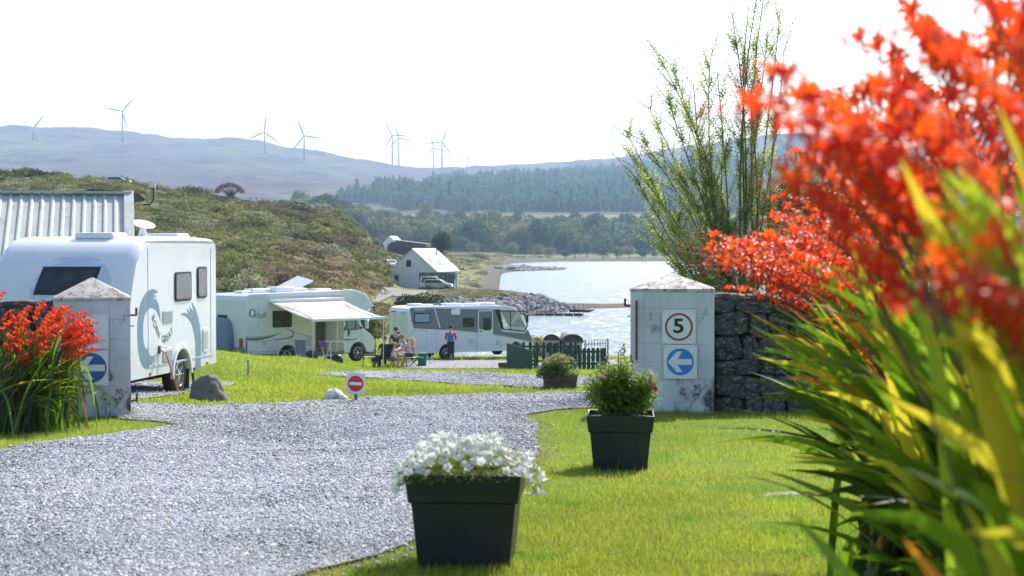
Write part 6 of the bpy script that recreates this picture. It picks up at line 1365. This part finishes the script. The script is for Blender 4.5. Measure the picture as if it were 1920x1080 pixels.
def croc(label, base, leaf_t, stem_t, fs=1., lw=.030, seed=1, sp=.11, fc=.7):
    """base: ground point; leaf_t / stem_t: lists of tip points (world)"""
    q = random.Random(seed); o = empty('crocosmia_plant', base, 0, label, 'flowering plant')
    for tip, kind in leaf_t:
        b = Vector((q.gauss(0, sp), q.gauss(0, sp * 1.2), 0)); t = tip - base; L_ = (t - b).length; lowt = max(0, .75 - t.z); mid = Vector((b.x + (t.x - b.x) * q.uniform(.3, .5), b.y + (t.y - b.y) * .4, b.z + (t.z - b.z) * q.uniform(.7, 1.05) + lowt * q.uniform(.45, .8)))
        pts = bez(b, mid, t, 11); face = Vector((q.gauss(0, fc), -1, q.gauss(.2, fc))).normalized()
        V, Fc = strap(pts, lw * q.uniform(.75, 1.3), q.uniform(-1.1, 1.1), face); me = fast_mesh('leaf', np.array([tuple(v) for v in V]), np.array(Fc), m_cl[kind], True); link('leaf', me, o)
    for tip in stem_t:
        b = Vector((q.gauss(0, .08), q.gauss(0, .10), 0)); t = tip - base; L_ = (t - b).length; hk = q.uniform(.88, 1.18); mid = Vector((b.x + (t.x - b.x) * .42, b.y + (t.y - b.y) * .42, b.z + (t.z - b.z) * hk)); pts = bez(b, mid, t, 16)
        st = MB().tube(pts, [.0042 * fs * (1 - .75 * i / 15) for i in range(16)], 5).build('flower_stem', m_cs, o, smooth=True)
        # flowered spike: the last third plus one or two side branches, zigzag, blooms on the upper side
        spikes = [(pts, .64, 1.12)]
        if q.random() < .7: 
            i0 = 9; d1 = (pts[10] - pts[9]).normalized(); s_ = Vector((q.gauss(0, .6), q.gauss(0, .6), .1)); e = pts[9] + (d1 + s_ * .7).normalized() * .26 * fs; bp = bez(pts[9], pts[9] + d1 * .13 * fs + Vector((0, 0, .03)), e, 8)
            MB().tube(bp, [.0022 * fs, .0019 * fs, .0016 * fs, .0015 * fs, .0014 * fs, .0012 * fs, .001 * fs, .0008 * fs], 4).build('flower_branch', m_cs, o); spikes.append((bp, .35, .85))
        for P_, t0, ss in spikes:
            tot = sum((P_[i + 1] - P_[i]).length for i in range(len(P_) - 1)); nfl = int(max(5, min(13, tot * (1 - t0) / (.042 * fs))))
            for j in range(nfl):
                t_ = t0 + (1 - t0) * j / nfl; x_ = t_ * (len(P_) - 1); i = min(int(x_), len(P_) - 2); p = P_[i].lerp(P_[i + 1], x_ - i); ax = (P_[i + 1] - P_[i]).normalized()
                up = (Vector((0, 0, 1)) - ax * ax.z).normalized(); sdv = ax.cross(up) * (1 if j % 2 else -1); nrm = (up * 1.1 + sdv * .65 + ax * .35 + Vector((q.gauss(0, .15), q.gauss(0, .15), q.gauss(0, .15)))).normalized()
                late = j > nfl - 4; me = (buds[0] if late else q.choice(cf)) if not (j < 2 and q.random() < .3) else sp_me
                f_ = link('flower' if me not in (buds[0], sp_me) else ('bud' if me is buds[0] else 'seed_pod'), me, st, None, p); f_.rotation_euler = nrm.to_track_quat('Z', 'X').to_euler(); k_ = fs * ss * q.uniform(.85, 1.2) * (1 if not late else .9 - .12 * (j - nfl + 3)); f_.scale = (k_,) * 3
    return o
def rp(poly, q):
    xs = [a for a, b in poly]; ys = [b for a, b in poly]
    while True:
        x, y = q.uniform(min(xs), max(xs)), q.uniform(min(ys), max(ys))
        if inpoly(np.array([x]), np.array([y]), poly)[0]: return x, y
def tips(poly, n, d0, d1, q, kinds=None):
    r = []
    for _ in range(n):
        x, y = rp(poly, q); p = at(x, y, q.uniform(d0, d1)); r.append((p, q.choices([0, 1, 2, 3, 4], kinds + [0] * (5 - len(kinds)))[0]) if kinds else p)
    return r
q = random.Random(5); K = [42, 24, 5, 5, 24]
def gb(x, y, dz=0): return Vector((x, y, h1(x, y) + dz))
croc('far clump of the right crocosmia bed, sharp leaves reaching over the lawn towards the pillar', gb(2.15, 8.3), tips([(1400, 560), (1650, 420), (1800, 500), (1800, 760), (1560, 800), (1390, 700)], 120, 7.2, 8.8, q, K) + tips([(1330, 770), (1500, 700), (1600, 820), (1400, 880), (1320, 840)], 16, 7.0, 7.8, q, [46, 24, 14, 0, 16]) + tips([(1385, 575), (1500, 560), (1520, 720), (1400, 700)], 26, 7.2, 8.0, q, K), tips([(1245, 470), (1400, 380), (1560, 360), (1640, 500), (1500, 600), (1300, 560)], 46, 7.2, 8.8, q) + tips([(1250, 440), (1400, 320), (1420, 560), (1260, 530)], 16, 7.0, 8.0, q), 1., .040, 1)
croc('middle far clump of the right crocosmia bed, drooping leaves low over the grass', gb(1.80, 6.7), tips([(1380, 700), (1500, 560), (1760, 420), (1880, 600), (1700, 820), (1450, 800)], 105, 5.6, 7.0, q, K) + tips([(1420, 640), (1480, 480), (1640, 440), (1640, 600)], 30, 5.8, 7.0, q, [55, 18, 2, 4]) + tips([(1380, 880), (1480, 790), (1650, 880), (1560, 1010), (1390, 1010)], 18, 5.4, 6.4, q, K), tips([(1400, 330), (1560, 240), (1760, 260), (1760, 480), (1560, 560), (1400, 500)], 34, 5.4, 7.0, q), 1., .044, 2)
croc('middle clump of the right crocosmia bed with yellowing leaves', gb(1.55, 5.1), tips([(1500, 620), (1640, 460), (1880, 340), (2000, 600), (1850, 900), (1550, 860)], 90, 4.2, 5.4, q, [50, 36, 8, 6]) + tips([(1560, 900), (1700, 880), (1800, 1080), (1600, 1080)], 10, 4.2, 5.0, q, K) + tips([(1480, 480), (1620, 330), (1860, 260), (1860, 480), (1600, 600)], 34, 4.0, 5.2, q, [50, 20, 2, 4]), tips([(1420, 260), (1560, 160), (1800, 120), (1860, 400), (1650, 440), (1480, 430)], 15, 4.0, 5.4, q), 1.05, .048, 3)
croc('near clump of the right crocosmia bed, blurred broad leaves at the frame edge', gb(1.25, 3.7), tips([(1640, 500), (1740, 330), (1960, 200), (2100, 600), (1900, 1000), (1700, 800)], 60, 2.9, 3.8, q, [35, 24, 4, 4]) + [(p_, 5) for p_ in tips([(1640, 460), (1740, 330), (1930, 280), (1930, 640), (1700, 640)], 18, 2.7, 3.7, q)], tips([(1520, 120), (1650, 0), (1950, -20), (1980, 300), (1750, 350), (1560, 300)], 10, 2.7, 3.9, q) + tips([(1600, -80), (1960, -120), (1960, 160), (1660, 120)], 7, 2.8, 3.9, q) + tips([(1400, 200), (1560, 120), (1600, 300), (1430, 330)], 6, 3.0, 3.9, q), 1.08, .052, 4)
near_l = [(at(1400, 1075, 2.5), 3), (at(1560, 1075, 2.7), 0), (at(1695, 1010, 2.3), 2), (at(1790, 1060, 2.6), 2), (at(1720, 640, 2.2), 1), (at(1760, 330, 2.0), 1), (at(1690, 300, 2.2), 1), (at(1840, 120, 2.0), 1), (at(1780, 460, 2.1), 0), (at(1860, 700, 2.2), 0), (at(1900, 560, 2.0), 1), (at(1655, 740, 2.5), 1), (at(1600, 500, 2.4), 3), (at(1880, 240, 1.9), 1), (at(1930, 420, 1.9), 0), (at(1700, 880, 2.4), 0), (at(1820, 900, 2.2), 0), (at(1480, 960, 2.6), 0), (at(1640, 960, 2.4), 0)]
croc('nearest clump of the right crocosmia bed, very blurred leaves and blooms', gb(1.02, 2.35), near_l + [(p_, 5) for p_ in tips([(1690, 340), (1790, 270), (1930, 310), (1930, 620), (1780, 600)], 13, 1.9, 2.5, q)] + tips([(1750, 300), (2000, 100), (2100, 900), (1800, 1000)], 18, 1.9, 2.4, q, [50, 40, 5, 5]), [at(1285, 215, 2.5), at(1400, 345, 2.4), at(1620, 60, 2.3), at(1780, 30, 2.1), at(1880, 90, 2.0), at(1560, 180, 2.4), at(1480, 250, 2.5), at(1700, 140, 2.2), at(1860, 560, 1.8), at(1740, 620, 1.9), at(1640, 590, 2.0), at(1800, 540, 1.75), at(1690, 530, 2.1), at(1620, 380, 2.5), at(1500, 330, 2.6), at(1900, 20, 2.1), at(1400, 215, 2.6), at(1340, 140, 2.7)], 1.08, .054, 5, .11, .3)
# base foliage of the bed further right, shade painted on some leaves
croc('rear clump of the right crocosmia bed against the stone wall', gb(2.9, 7.4), tips([(1650, 560), (1800, 380), (2150, 380), (2200, 800), (1800, 860)], 80, 6.4, 7.8, q, K), tips([(1620, 420), (1800, 260), (2000, 260), (1900, 480)], 22, 6.4, 7.8, q), 1., .042, 6)
# left bed in front of the left pillar
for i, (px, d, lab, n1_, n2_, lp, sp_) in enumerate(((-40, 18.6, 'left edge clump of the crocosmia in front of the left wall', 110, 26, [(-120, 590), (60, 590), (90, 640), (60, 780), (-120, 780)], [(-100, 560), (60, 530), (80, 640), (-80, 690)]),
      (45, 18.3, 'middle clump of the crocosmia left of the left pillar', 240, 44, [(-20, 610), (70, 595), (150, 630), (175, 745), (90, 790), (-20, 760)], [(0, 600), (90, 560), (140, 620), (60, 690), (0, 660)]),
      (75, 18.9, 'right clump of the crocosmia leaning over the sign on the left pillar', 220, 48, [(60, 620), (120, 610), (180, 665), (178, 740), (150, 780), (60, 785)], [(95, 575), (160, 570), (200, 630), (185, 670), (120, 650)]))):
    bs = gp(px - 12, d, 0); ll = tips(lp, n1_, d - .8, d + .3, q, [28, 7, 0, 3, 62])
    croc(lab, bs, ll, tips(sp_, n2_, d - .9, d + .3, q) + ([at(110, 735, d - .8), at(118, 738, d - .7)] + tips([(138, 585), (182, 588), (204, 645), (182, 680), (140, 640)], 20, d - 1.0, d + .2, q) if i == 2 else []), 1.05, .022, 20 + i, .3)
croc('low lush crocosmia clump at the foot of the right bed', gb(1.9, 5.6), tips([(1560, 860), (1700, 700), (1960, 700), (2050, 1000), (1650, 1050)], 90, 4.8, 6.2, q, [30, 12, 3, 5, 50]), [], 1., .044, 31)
croc('crocosmia clump with painted shade-dark leaves at the lower right corner', gb(1.42, 3.9), tips([(1700, 900), (1800, 700), (2100, 700), (2100, 1080), (1750, 1100)], 70, 3.1, 4.2, q, [30, 12, 3, 5, 50]), [], 1., .048, 32)
croc('short crocosmia clump with painted shade-dark leaves, added to shadow the lawn edge', gb(1.55, 6.7), tips([(1540, 860), (1640, 760), (1780, 780), (1780, 1040), (1600, 1060)], 75, 6.0, 6.9, q, [30, 10, 3, 5, 52]), [], 1., .036, 33, .16)  # clump added to cast shadow on the lawn; leaves mostly shade-painted
croc('crocosmia clump with shade painted on its leaves low in the right corner of the lawn', gb(1.75, 4.9), tips([(1640, 960), (1720, 860), (1960, 860), (1960, 1100), (1660, 1100)], 70, 4.2, 5.2, q, [26, 10, 3, 5, 56]), [], 1., .040, 34, .16)
tufts('foot_grass', OBS + [(gR.x, gR.y + .45, .56, .48), (P3.x, P3.y, .32, .18), (gL.x - .1, gL.y + .44, .52, .5)], 900, .05, .004)
# ------------------------------------------------------------------ people: one continuous skinned body each, clothes and hair as children
m_skin = mat('skin', (.50, .28, .19), rough=.55)
def skinned(name, V, E, Rr, m, parent, sub=1, rootv=0):
    me = bpy.data.meshes.new(name); me.from_pydata([tuple(v) for v in V], E, []); o = link(name, me, parent, m)
    md = o.modifiers.new('skin', 'SKIN'); md.use_smooth_shade = True
    for i, r in enumerate(Rr):
        d = me.skin_vertices[0].data[i]; d.radius = (r, r) if not hasattr(r, '__len__') else r; d.use_root = (i == rootv)
    s_ = o.modifiers.new('sub', 'SUBSURF'); s_.levels = sub; s_.render_levels = sub
    return o
def person(loc, rz, k, pose, label, shirt, legs, hair, hat=None, sleeves='short', trousers='long', longhair=False, shoes=None, lean=0., group=None):
    """k = scale against a 1.75 m adult; local -y is the way they face"""
    o = empty('person', loc, rz, label, 'person', group); o.scale = (k, k, k)
    J = {}
    if pose == 'stand':
        J.update(pel=(0, 0, .94), spi=(0, .01, 1.12), che=(0, .01, 1.32), nek=(0, .01, 1.47), hd0=(0, -.01, 1.55), hd1=(0, -.015, 1.68))
        for s, n in ((-1, 'l'), (1, 'r')):
            J.update({'hip' + n: (s * .10, 0, .90), 'kne' + n: (s * .11, -.03, .50), 'ank' + n: (s * .11, .03, .09), 'toe' + n: (s * .13, -.15, .035),
                      'sho' + n: (s * .19, .01, 1.40), 'elb' + n: (s * .27, .03, 1.13), 'wri' + n: (s * .17, -.20, 1.08)})
    else:
        sz = .46; J.update(pel=(0, 0, sz + .05), spi=(0, -.02 - lean * .2, sz + .24), che=(0, -.04 - lean * .45, sz + .43), nek=(0, -.06 - lean * .65, sz + .58), hd0=(0, -.10 - lean * .75, sz + .66), hd1=(0, -.13 - lean * .85, sz + .79))
        for s, n in ((-1, 'l'), (1, 'r')):
            J.update({'hip' + n: (s * .10, -.03, sz + .03), 'kne' + n: (s * .14, -.45, sz + .04), 'ank' + n: (s * .13, -.42 + (.12 if s > 0 else -.05), .08), 'toe' + n: (s * .14, -.58, .035),
                      'sho' + n: (s * .18, -.04 - lean * .5, sz + .51), 'elb' + n: (s * .24, -.20 - lean * .4, sz + .29), 'wri' + n: (s * .13, -.44 - lean * .3, sz + .26)})
    names = []; V = []; E = []; Rr = []
    RR = dict(pel=(.135, .10), spi=(.12, .09), che=(.15, .10), nek=.055, hd0=.07, hd1=.088, hip=.082, kne=.056, ank=.038, toe=.035, sho=.058, elb=.040, wri=.027)
    def add(n): names.append(n); V.append(Vector(J[n])); Rr.append(RR[n[:3]] if n[:3] in RR else RR[n]); return len(V) - 1
    for n in ('pel', 'spi', 'che', 'nek', 'hd0', 'hd1'): add(n)
    E += [(0, 1), (1, 2), (2, 3), (3, 4), (4, 5)]
    for s, c in ((-1, 'l'), (1, 'r')):
        a, b, d, e = [add(n + c) for n in ('hip', 'kne', 'ank', 'toe')]; E += [(0, a), (a, b), (b, d), (d, e)]
        a, b, d = [add(n + c) for n in ('sho', 'elb', 'wri')]; E += [(2, a), (a, b), (b, d)]
        w_ = V[d]; fw = (w_ - V[b]).normalized(); palm = w_ + fw * .06; V.append(palm); Rr.append((.032, .02)); pi = len(V) - 1; E.append((d, pi))
        sdv = fw.cross(Vector((0, 0, 1))).normalized()
        for f_, (off, ln) in enumerate(((-.028, .062), (-.010, .075), (.010, .070), (.027, .055))):
            p1 = palm + sdv * off + fw * .035; p2 = p1 + fw * ln * .7 + Vector((0, 0, -.025)); V.extend([p1, p2]); Rr.extend([.0095, .008]); E.extend([(pi, len(V) - 2), (len(V) - 2, len(V) - 1)])
        tb_ = w_ + fw * .02 + sdv * (-.038 * s) ; t2 = tb_ + fw * .045 + sdv * (-.02 * s); V.extend([tb_, t2]); Rr.extend([.011, .009]); E.extend([(d, len(V) - 2), (len(V) - 2, len(V) - 1)])
    skinned('body', V, E, Rr, m_skin, o)
    def part(name, ns, es, grow, m, sub=1):
        VV = [Vector(J[n]) for n in ns]; RRr = []
        for n in ns:
            r = RR[n] if n in RR else RR[n[:3]]; RRr.append(tuple(a + grow for a in r) if hasattr(r, '__len__') else r + grow)
        return skinned(name, VV, es, RRr, m, o, sub)
    ns = ['pel', 'spi', 'che', 'shol', 'elbl', 'shor', 'elbr'] + (['wril', 'wrir'] if sleeves == 'long' else []); es = [(0, 1), (1, 2), (2, 3), (3, 4), (2, 5), (5, 6)] + ([(4, 7), (6, 8)] if sleeves == 'long' else [])
    if sleeves == 'short':
        J['elbl'] = tuple(Vector(J['shol']).lerp(Vector(J['elbl']), .6)); J['elbr'] = tuple(Vector(J['shor']).lerp(Vector(J['elbr']), .6))
    part('shirt', ns, es, .014, shirt)
    if trousers == 'short':
        for c in 'lr': J['kne' + c] = tuple(Vector(J['hip' + c]).lerp(Vector(J['kne' + c]), .6))
        part('shorts', ['pel', 'hipl', 'knel', 'hipr', 'kner'], [(0, 1), (1, 2), (0, 3), (3, 4)], .018, legs)
    else:
        part('trousers', ['pel', 'hipl', 'knel', 'ankl', 'hipr', 'kner', 'ankr'], [(0, 1), (1, 2), (2, 3), (0, 4), (4, 5), (5, 6)], .016, legs)
    for c in 'lr': skinned('shoe', [Vector(J['ank' + c]) + Vector((0, .02, -.03)), Vector(J['toe' + c])], [(0, 1)], [.05, .04], shoes or m_ink, o)
    h = Vector(J['hd1']); up = (h - Vector(J['hd0'])).normalized()
    MB().ball(h + Vector((0, .018, .028)), (.098, .110, .098), 12, 8).build('hair', hair, o, smooth=True)
    if longhair: MB().tube([h + Vector((0, .06, .02)), h + Vector((0, .10, -.10)), h + Vector((.01, .11, -.26)), h + Vector((.02, .10, -.36))], [.085, .09, .07, .02], 8).build('hair_tail', hair, o, smooth=True)
    fc = h + Vector((0, -.088, -.03))
    MB().tube([fc + Vector((0, .01, .03)), fc + Vector((0, -.022, -.004)), fc + Vector((0, .005, -.012))], [.008, .013, .008], 6).build('nose', m_skin, o, smooth=True)
    for s in (-1, 1):
        MB().ball(fc + Vector((s * .032, .004, .028)), (.012, .008, .008), 8, 5).build('eye', m_ink, o); MB().ball(h + Vector((s * .092, .0, -.025)), (.012, .02, .03), 8, 5).build('ear', m_skin, o, smooth=True)
    MB().box(fc + Vector((0, .002, -.042)), (.045, .01, .008)).build('mouth', mat('lips', (.35, .12, .10), rough=.5), o)
    if hat:
        hm = MB().ball(h + Vector((0, .01, .045)), (.108, .118, .085), 14, 8).build('cap', hat, o, smooth=True); MB().box(h + Vector((0, -.13, .045)), (.14, .11, .012)).build('peak', hat, hm, bevel=.005)
    return o
M_ = lambda n, c, r=.85: mat(n, c, rough=r)
blond = M_('blond hair', (.55, .36, .17)); brown = M_('brown hair', (.14, .07, .04)); dark = M_('dark hair', (.03, .02, .018))
d0 = 73.5
gpp = lambda px, d: gp(px, d)
def stool(loc, rz, k=1., m=None, label='', back=True, cloth=None, hh=.45, tall=.45):
    o = empty('camping_chair', loc, rz, label, 'chair', 'camping chairs'); o.scale = (k, k, k); m = m or m_under; cloth = cloth or m_ink
    MB().box((0, 0, hh), (.5, .46, .03)).build('seat', cloth, o, bevel=.01)
    if back: MB().box((0, .25, hh + tall / 2 + .04), (.5, .03, tall), Matrix.Rotation(R(-12), 3, 'X')).build('backrest', cloth, o, bevel=.01)
    for sx in (-1, 1):
        for sy in (-1, 1): MB().tube([(sx * .24, sy * .22, hh), (sx * .27, -sy * .24, .0)], .013, 6).build('leg', m, o)
        if back: MB().tube([(sx * .25, .22, hh), (sx * .25, .36, hh + tall + .1)], .013, 6).build('back_post', m, o); MB().tube([(sx * .27, .24, hh + .2), (sx * .27, -.2, hh + .21)], .018, 6).build('armrest', m, o)
    return o
# table with things on it
tb = empty('camping_table', gpp(752, d0), R(15), 'low white folding camping table in the middle of the picnic group', 'table')
MB().box((0, 0, .66), (.95, .62, .03)).build('tabletop', m_gel2, tb, bevel=.006)
for sx in (-1, 1):
    for sy in (-1, 1): MB().tube([(sx * .42, sy * .26, .65), (-sx * .05 + sx * .3, -sy * .26, 0)], .014, 6).build('leg', m_alu, tb)
tp = tb.location
def on_table(dx, dy): return tp + Vector((dx, dy, .675))
bg_ = MB().rings([[(-.13, -.09, 0), (.13, -.09, 0), (.13, .09, 0), (-.13, .09, 0)], [(-.16, -.11, .12), (.17, -.10, .13), (.15, .12, .11), (-.15, .1, .13)], [(-.07, -.05, .19), (.08, -.05, .20), (.07, .05, .19), (-.06, .05, .2)]]).build('carrier_bag', m_gel2, None, smooth=True, loc=on_table(-.05, -.1)); tag(bg_, 'white crumpled carrier bag on the camping table', 'bag')
for k, (dx, m, lab) in enumerate(((.22, M_('blue bottle', (.04, .14, .45), .3), 'blue drinks bottle standing at the right end of the camping table'), (.12, m_gel2, 'white milk bottle beside the blue drinks bottle on the camping table'), (.30, m_ink, 'dark flask at the far right of the camping table'))):
    tag(MB().lathe([(.045, 0), (.05, .02), (.05, .2), (.02, .26), (.02, .30)], 10).build('bottle', m, None, smooth=True, loc=on_table(dx, .12)), lab, 'bottle')
# seated and standing people
s0 = math.pi
stool(gpp(722, 72.5), R(200), 1, None, 'dark camping chair with its back to the camera, holding the brown haired person', cloth=M_('navy cloth', (.02, .025, .04)), tall=.55)
person(gpp(722, 72.5), R(200), 1., 'sit', 'brown haired person in dark clothes sitting in a camping chair, seen from behind', M_('dark shirt', (.03, .03, .045)), M_('dark jeans', (.03, .04, .07)), brown)
person(gpp(742, 75.5), R(-160), .98, 'stand', 'standing person in a maroon cap and dark t-shirt behind the camping table', M_('dark tee', (.035, .03, .05)), M_('khaki trousers', (.16, .15, .10)), dark, hat=M_('maroon cap', (.22, .02, .05)))
stool(gpp(736, 72.3), R(120), .72, None, 'small low chair of the blond child, hidden behind the picnic group', back=False, cloth=M_('green seat', (.05, .2, .1)))
person(gpp(736, 72.3), R(120), .80, 'sit', 'blond child in a white top sitting at the left end of the camping table', m_gel2, M_('child shorts', (.25, .25, .3)), blond, trousers='short')
stool(gpp(768, 72.0), R(-72), 1., m_alu, 'light folding stool under the woman in the pink top', back=False, cloth=m_gel2, hh=.46)
person(gpp(768, 72.0), R(-72), 1.04, 'sit', 'woman in a pale pink top sitting on a stool, leaning to the camping table', M_('pale pink top', (.55, .40, .50)), M_('black shorts', (.03, .03, .04)), M_('light brown hair', (.28, .18, .11)), trousers='short', lean=.25, shoes=M_('pale shoe', (.4, .35, .35)))
stool(gpp(776, 73.6), R(-85), 1., None, 'dark chair mostly hidden behind the woman in pink', back=False)
person(gpp(776, 73.6), R(-85), .96, 'sit', 'person with long blond hair in pink sitting behind the woman in the pale pink top', M_('rose top', (.5, .32, .40)), M_('skin coloured shorts', (.3, .25, .25)), blond, trousers='short', longhair=True)
stool(gpp(703, 72.6), R(180), .55, None, 'tiny chair holding the toddler beside the motorhome front wheel', cloth=M_('teal cloth', (.05, .12, .16)))
person(gpp(703, 72.6), R(175), .58, 'sit', 'blond toddler in a pale top sitting low beside the motorhome front wheel', m_gel2, M_('toddler trousers', (.2, .3, .45)), blond)
stool(gpp(692, 71.8), R(188), 1., None, 'beige high backed folding chair standing before the motorhome front wheel', cloth=M_('beige sling', (.40, .28, .20)), tall=.6)
pc = empty('pushchair', gpp(713, 72.2), R(160), 'dark folded pushchair frame beside the beige chair', 'pushchair')
MB().tube([(-.2, .2, .08), (-.2, -.1, .55), (-.2, -.35, .98), (.2, -.35, .98), (.2, -.1, .55), (.2, .2, .08)], .014, 6).build('frame', m_under, pc)
MB().box((0, 0, .45), (.36, .3, .05), Matrix.Rotation(R(20), 3, 'X')).build('seat', m_ink, pc)
for sx in (-1, 1):
    for yy in (.22, -.25): MB().lathe([(.08, -.015), (.08, .015)], 12, (sx * .22, yy, .08), 'x').build('wheel', m_tyre, pc)
mn = person(gpp(845, 84.5), R(176), 1., 'stand', 'standing person in red sleeves and dark cap with a blue backpack, back to the camera', M_('red sweater', (.50, .05, .05)), M_('black trousers', (.02, .02, .03)), dark, hat=M_('dark cap', (.03, .035, .045)), sleeves='long')
bp_ = MB().ball((0, .19, 1.20), (.155, .10, .25), 12, 8).build('backpack', M_('blue backpack', (.02, .14, .42), .6), None, smooth=True); bp_.matrix_world = Matrix.Translation(mn.location) @ Matrix.Rotation(R(176), 4, 'Z'); tag(bp_, 'blue backpack worn by the person in red sleeves', 'backpack')
gb_ = empty('storage_box', gpp(791, 75), R(4), 'dark green plastic box beside the picnic group', 'box'); gm = M_('green plastic', (.01, .13, .08), .5)
MB().box((0, 0, .29), (.38, .32, .56), taper=.94).build('body', gm, gb_, bevel=.02); MB().box((0, 0, .59), (.42, .36, .04)).build('lid', gm, gb_, bevel=.01); MB().box((0, -.165, .42), (.10, .01, .04)).build('label', m_gel2, gb_)
st_ = empty('folding_steps', gpp(803, 77), 0, 'small folded metal steps leaning right of the green box', 'step stool')
for sg in (-1, 1): MB().tube([(sg * .1, -.1, 0), (sg * .1 + .05, .1, .5)], .014, 6).build('rail', m_alu, st_); MB().tube([(sg * .1 + .2, .1, 0), (sg * .1 + .05, .1, .45)], .012, 6).build('strut', m_alu, st_)
# clothes airer by the door
A0 = gpp(622, 67.2); ar = empty('clothes_airer', A0, R(3), 'white folding clothes airer with a purple cloth in front of the motorhome door', 'airer'); w_ = 24 / F * 67.2; hA_ = .93
for yy in (-.2, .2):
    MB().tube([(-w_, yy, hA_), (w_ - .06, yy, hA_), (w_, yy, hA_ - .06), (w_, yy, hA_ * .25), (w_ - .06, yy, hA_ * .18), (-.02, yy, hA_ * .18), (-.05, yy, hA_ * .25), (-.05, yy, hA_)], .012, 6).build('frame', m_gel2, ar)
for k in range(6): MB().tube([(-w_ + k * w_ * .38, -.2, hA_), (-w_ + k * w_ * .38, .2, hA_)], .007, 5).build('bar', m_gel2, ar)
for s in (-1, 1):
    MB().tube([(-w_ * .85, s * .2, hA_), (-w_ * .45, s * .2, 0)], .012, 6).build('leg', m_gel2, ar); MB().tube([(-w_ * .1, s * .2, hA_), (-w_ * .6, s * .2, 0)], .012, 6).build('leg', m_gel2, ar)
    MB().tube([(w_ * .4, s * .2, hA_ * .3), (w_ * .3, s * .2, 0)], .012, 6).build('foot', m_gel2, ar)
cl_ = MB().rings([[(-w_ * .95, -.23, hA_ + .012), (-w_ * .58, -.23, hA_ + .012), (-w_ * .58, .05, hA_ + .02), (-w_ * .95, .05, hA_ + .02)], [(-w_ * .93, -.245, hA_ - .14), (-w_ * .60, -.25, hA_ - .12), (-w_ * .60, -.22, hA_ - .12), (-w_ * .93, -.22, hA_ - .14)], [(-w_ * .86, -.25, hA_ - .24), (-w_ * .66, -.24, hA_ - .22), (-w_ * .66, -.225, hA_ - .22), (-w_ * .86, -.225, hA_ - .24)]]).build('cloth', M_('purple cloth', (.30, .10, .48)), None, loc=ar.location); tag(cl_, 'purple cloth draped over the left end of the clothes airer', 'cloth')
# bits round the awning
fc_ = empty('folded_chair', gpp(563, 66.2), R(20), 'grey folded garden chair leaning near the rear wheel under the awning', 'chair', 'camping chairs'); MB().box((0, 0, .55), (.42, .05, .75), Matrix.Rotation(R(-14), 3, 'X')).build('backrest', m_grey, fc_, bevel=.01)
for s in (-1, 1): MB().tube([(s * .2, -.15, 0), (s * .2, .12, 1.0)], .014, 6).build('frame', m_alu, fc_)
bgx = MB().ball((0, 0, .2), (.22, .2, .24), 10, 7).build('rubbish_bag', m_ink, None, smooth=True, loc=gpp(633, 66.8)); tag(bgx, 'black rubbish bag on the ground below the clothes airer', 'bag')
bgx = MB().ball((0, 0, .42), (.2, .18, .12), 10, 7).build('cushion', M_('teal cushion', (.02, .10, .16)), None, smooth=True, loc=gpp(583, 66.4)); tag(bgx, 'dark teal cushion piled left of the motorhome door', 'cushion')
bx = MB().box((0, 0, .17), (.5, .4, .34)).build('crate', m_under, None, loc=gpp(583, 66.4), bevel=.02); tag(bx, 'dark crate under the teal cushion left of the motorhome door', 'crate')
bx = MB().lathe([(.08, 0), (.1, .2), (.095, .2), (.075, .02)], 14).build('bucket', m_gel2, None, loc=gpp(586, 65.9)); tag(bx, 'small white bucket at the foot of the left awning leg', 'bucket')
for px, d, lab in ((545, 66.5, 'thin white tent peg post left of the motorhome rear wheel'), (568, 66.6, 'thin white peg post right of the motorhome rear wheel')):
    tag(MB().tube([(0, 0, -.05), (0, 0, .36)], .018, 6).build('peg', m_gel2, None, loc=gpp(px, d)), lab, 'post')
# covered trailer seen between the caravan and the motorhome
ct = empty('covered_bicycles', gpp(413, 64.5), R(45), 'grey blue covered bicycle rack on the rear of the motorhome with the awning', 'bike cover')
ct.location = Vector((at(413, 0, 66.6).x, 66.6, gp(413, 66.6).z)); zc_ = zy(690, 66.6)
MB().rings([[(x * 1.0, y * 1.0, z) for x, y in ((-.25, -.75), (.25, -.75), (.28, .75), (-.25, .75))] for z in (.5, .9)] + [[(-.22, -.65, 1.5), (.2, -.6, 1.55), (.2, .6, 1.6), (-.2, .62, 1.55)], [(-.08, -.4, 1.75), (.06, -.4, 1.75), (.06, .4, 1.8), (-.08, .4, 1.8)]]).build('cover', M_('grey blue cover', (.16, .22, .30), .7), ct, smooth=False, bevel=.06)
MB().box((.0, 0, .4), (.3, 1.4, .08)).build('rack', m_alu, ct)
# scattered small stones and weeds along the drive edge (uncountable)
x, y = area_pts(9000, 6.4, 20, 500, 1300, p=.6); k = ~inpoly(x, y, ROAD) & (inpoly(x - .22, y, ROAD) | inpoly(x, y + .25, ROAD)); x, y = x[k], y[k]
scatter('edge_stones', np.column_stack([x, y, H(x, y) + .012]), nr.uniform(0, 6.28, len(x)), nr.lognormal(.05, .4, len(x)), chips)
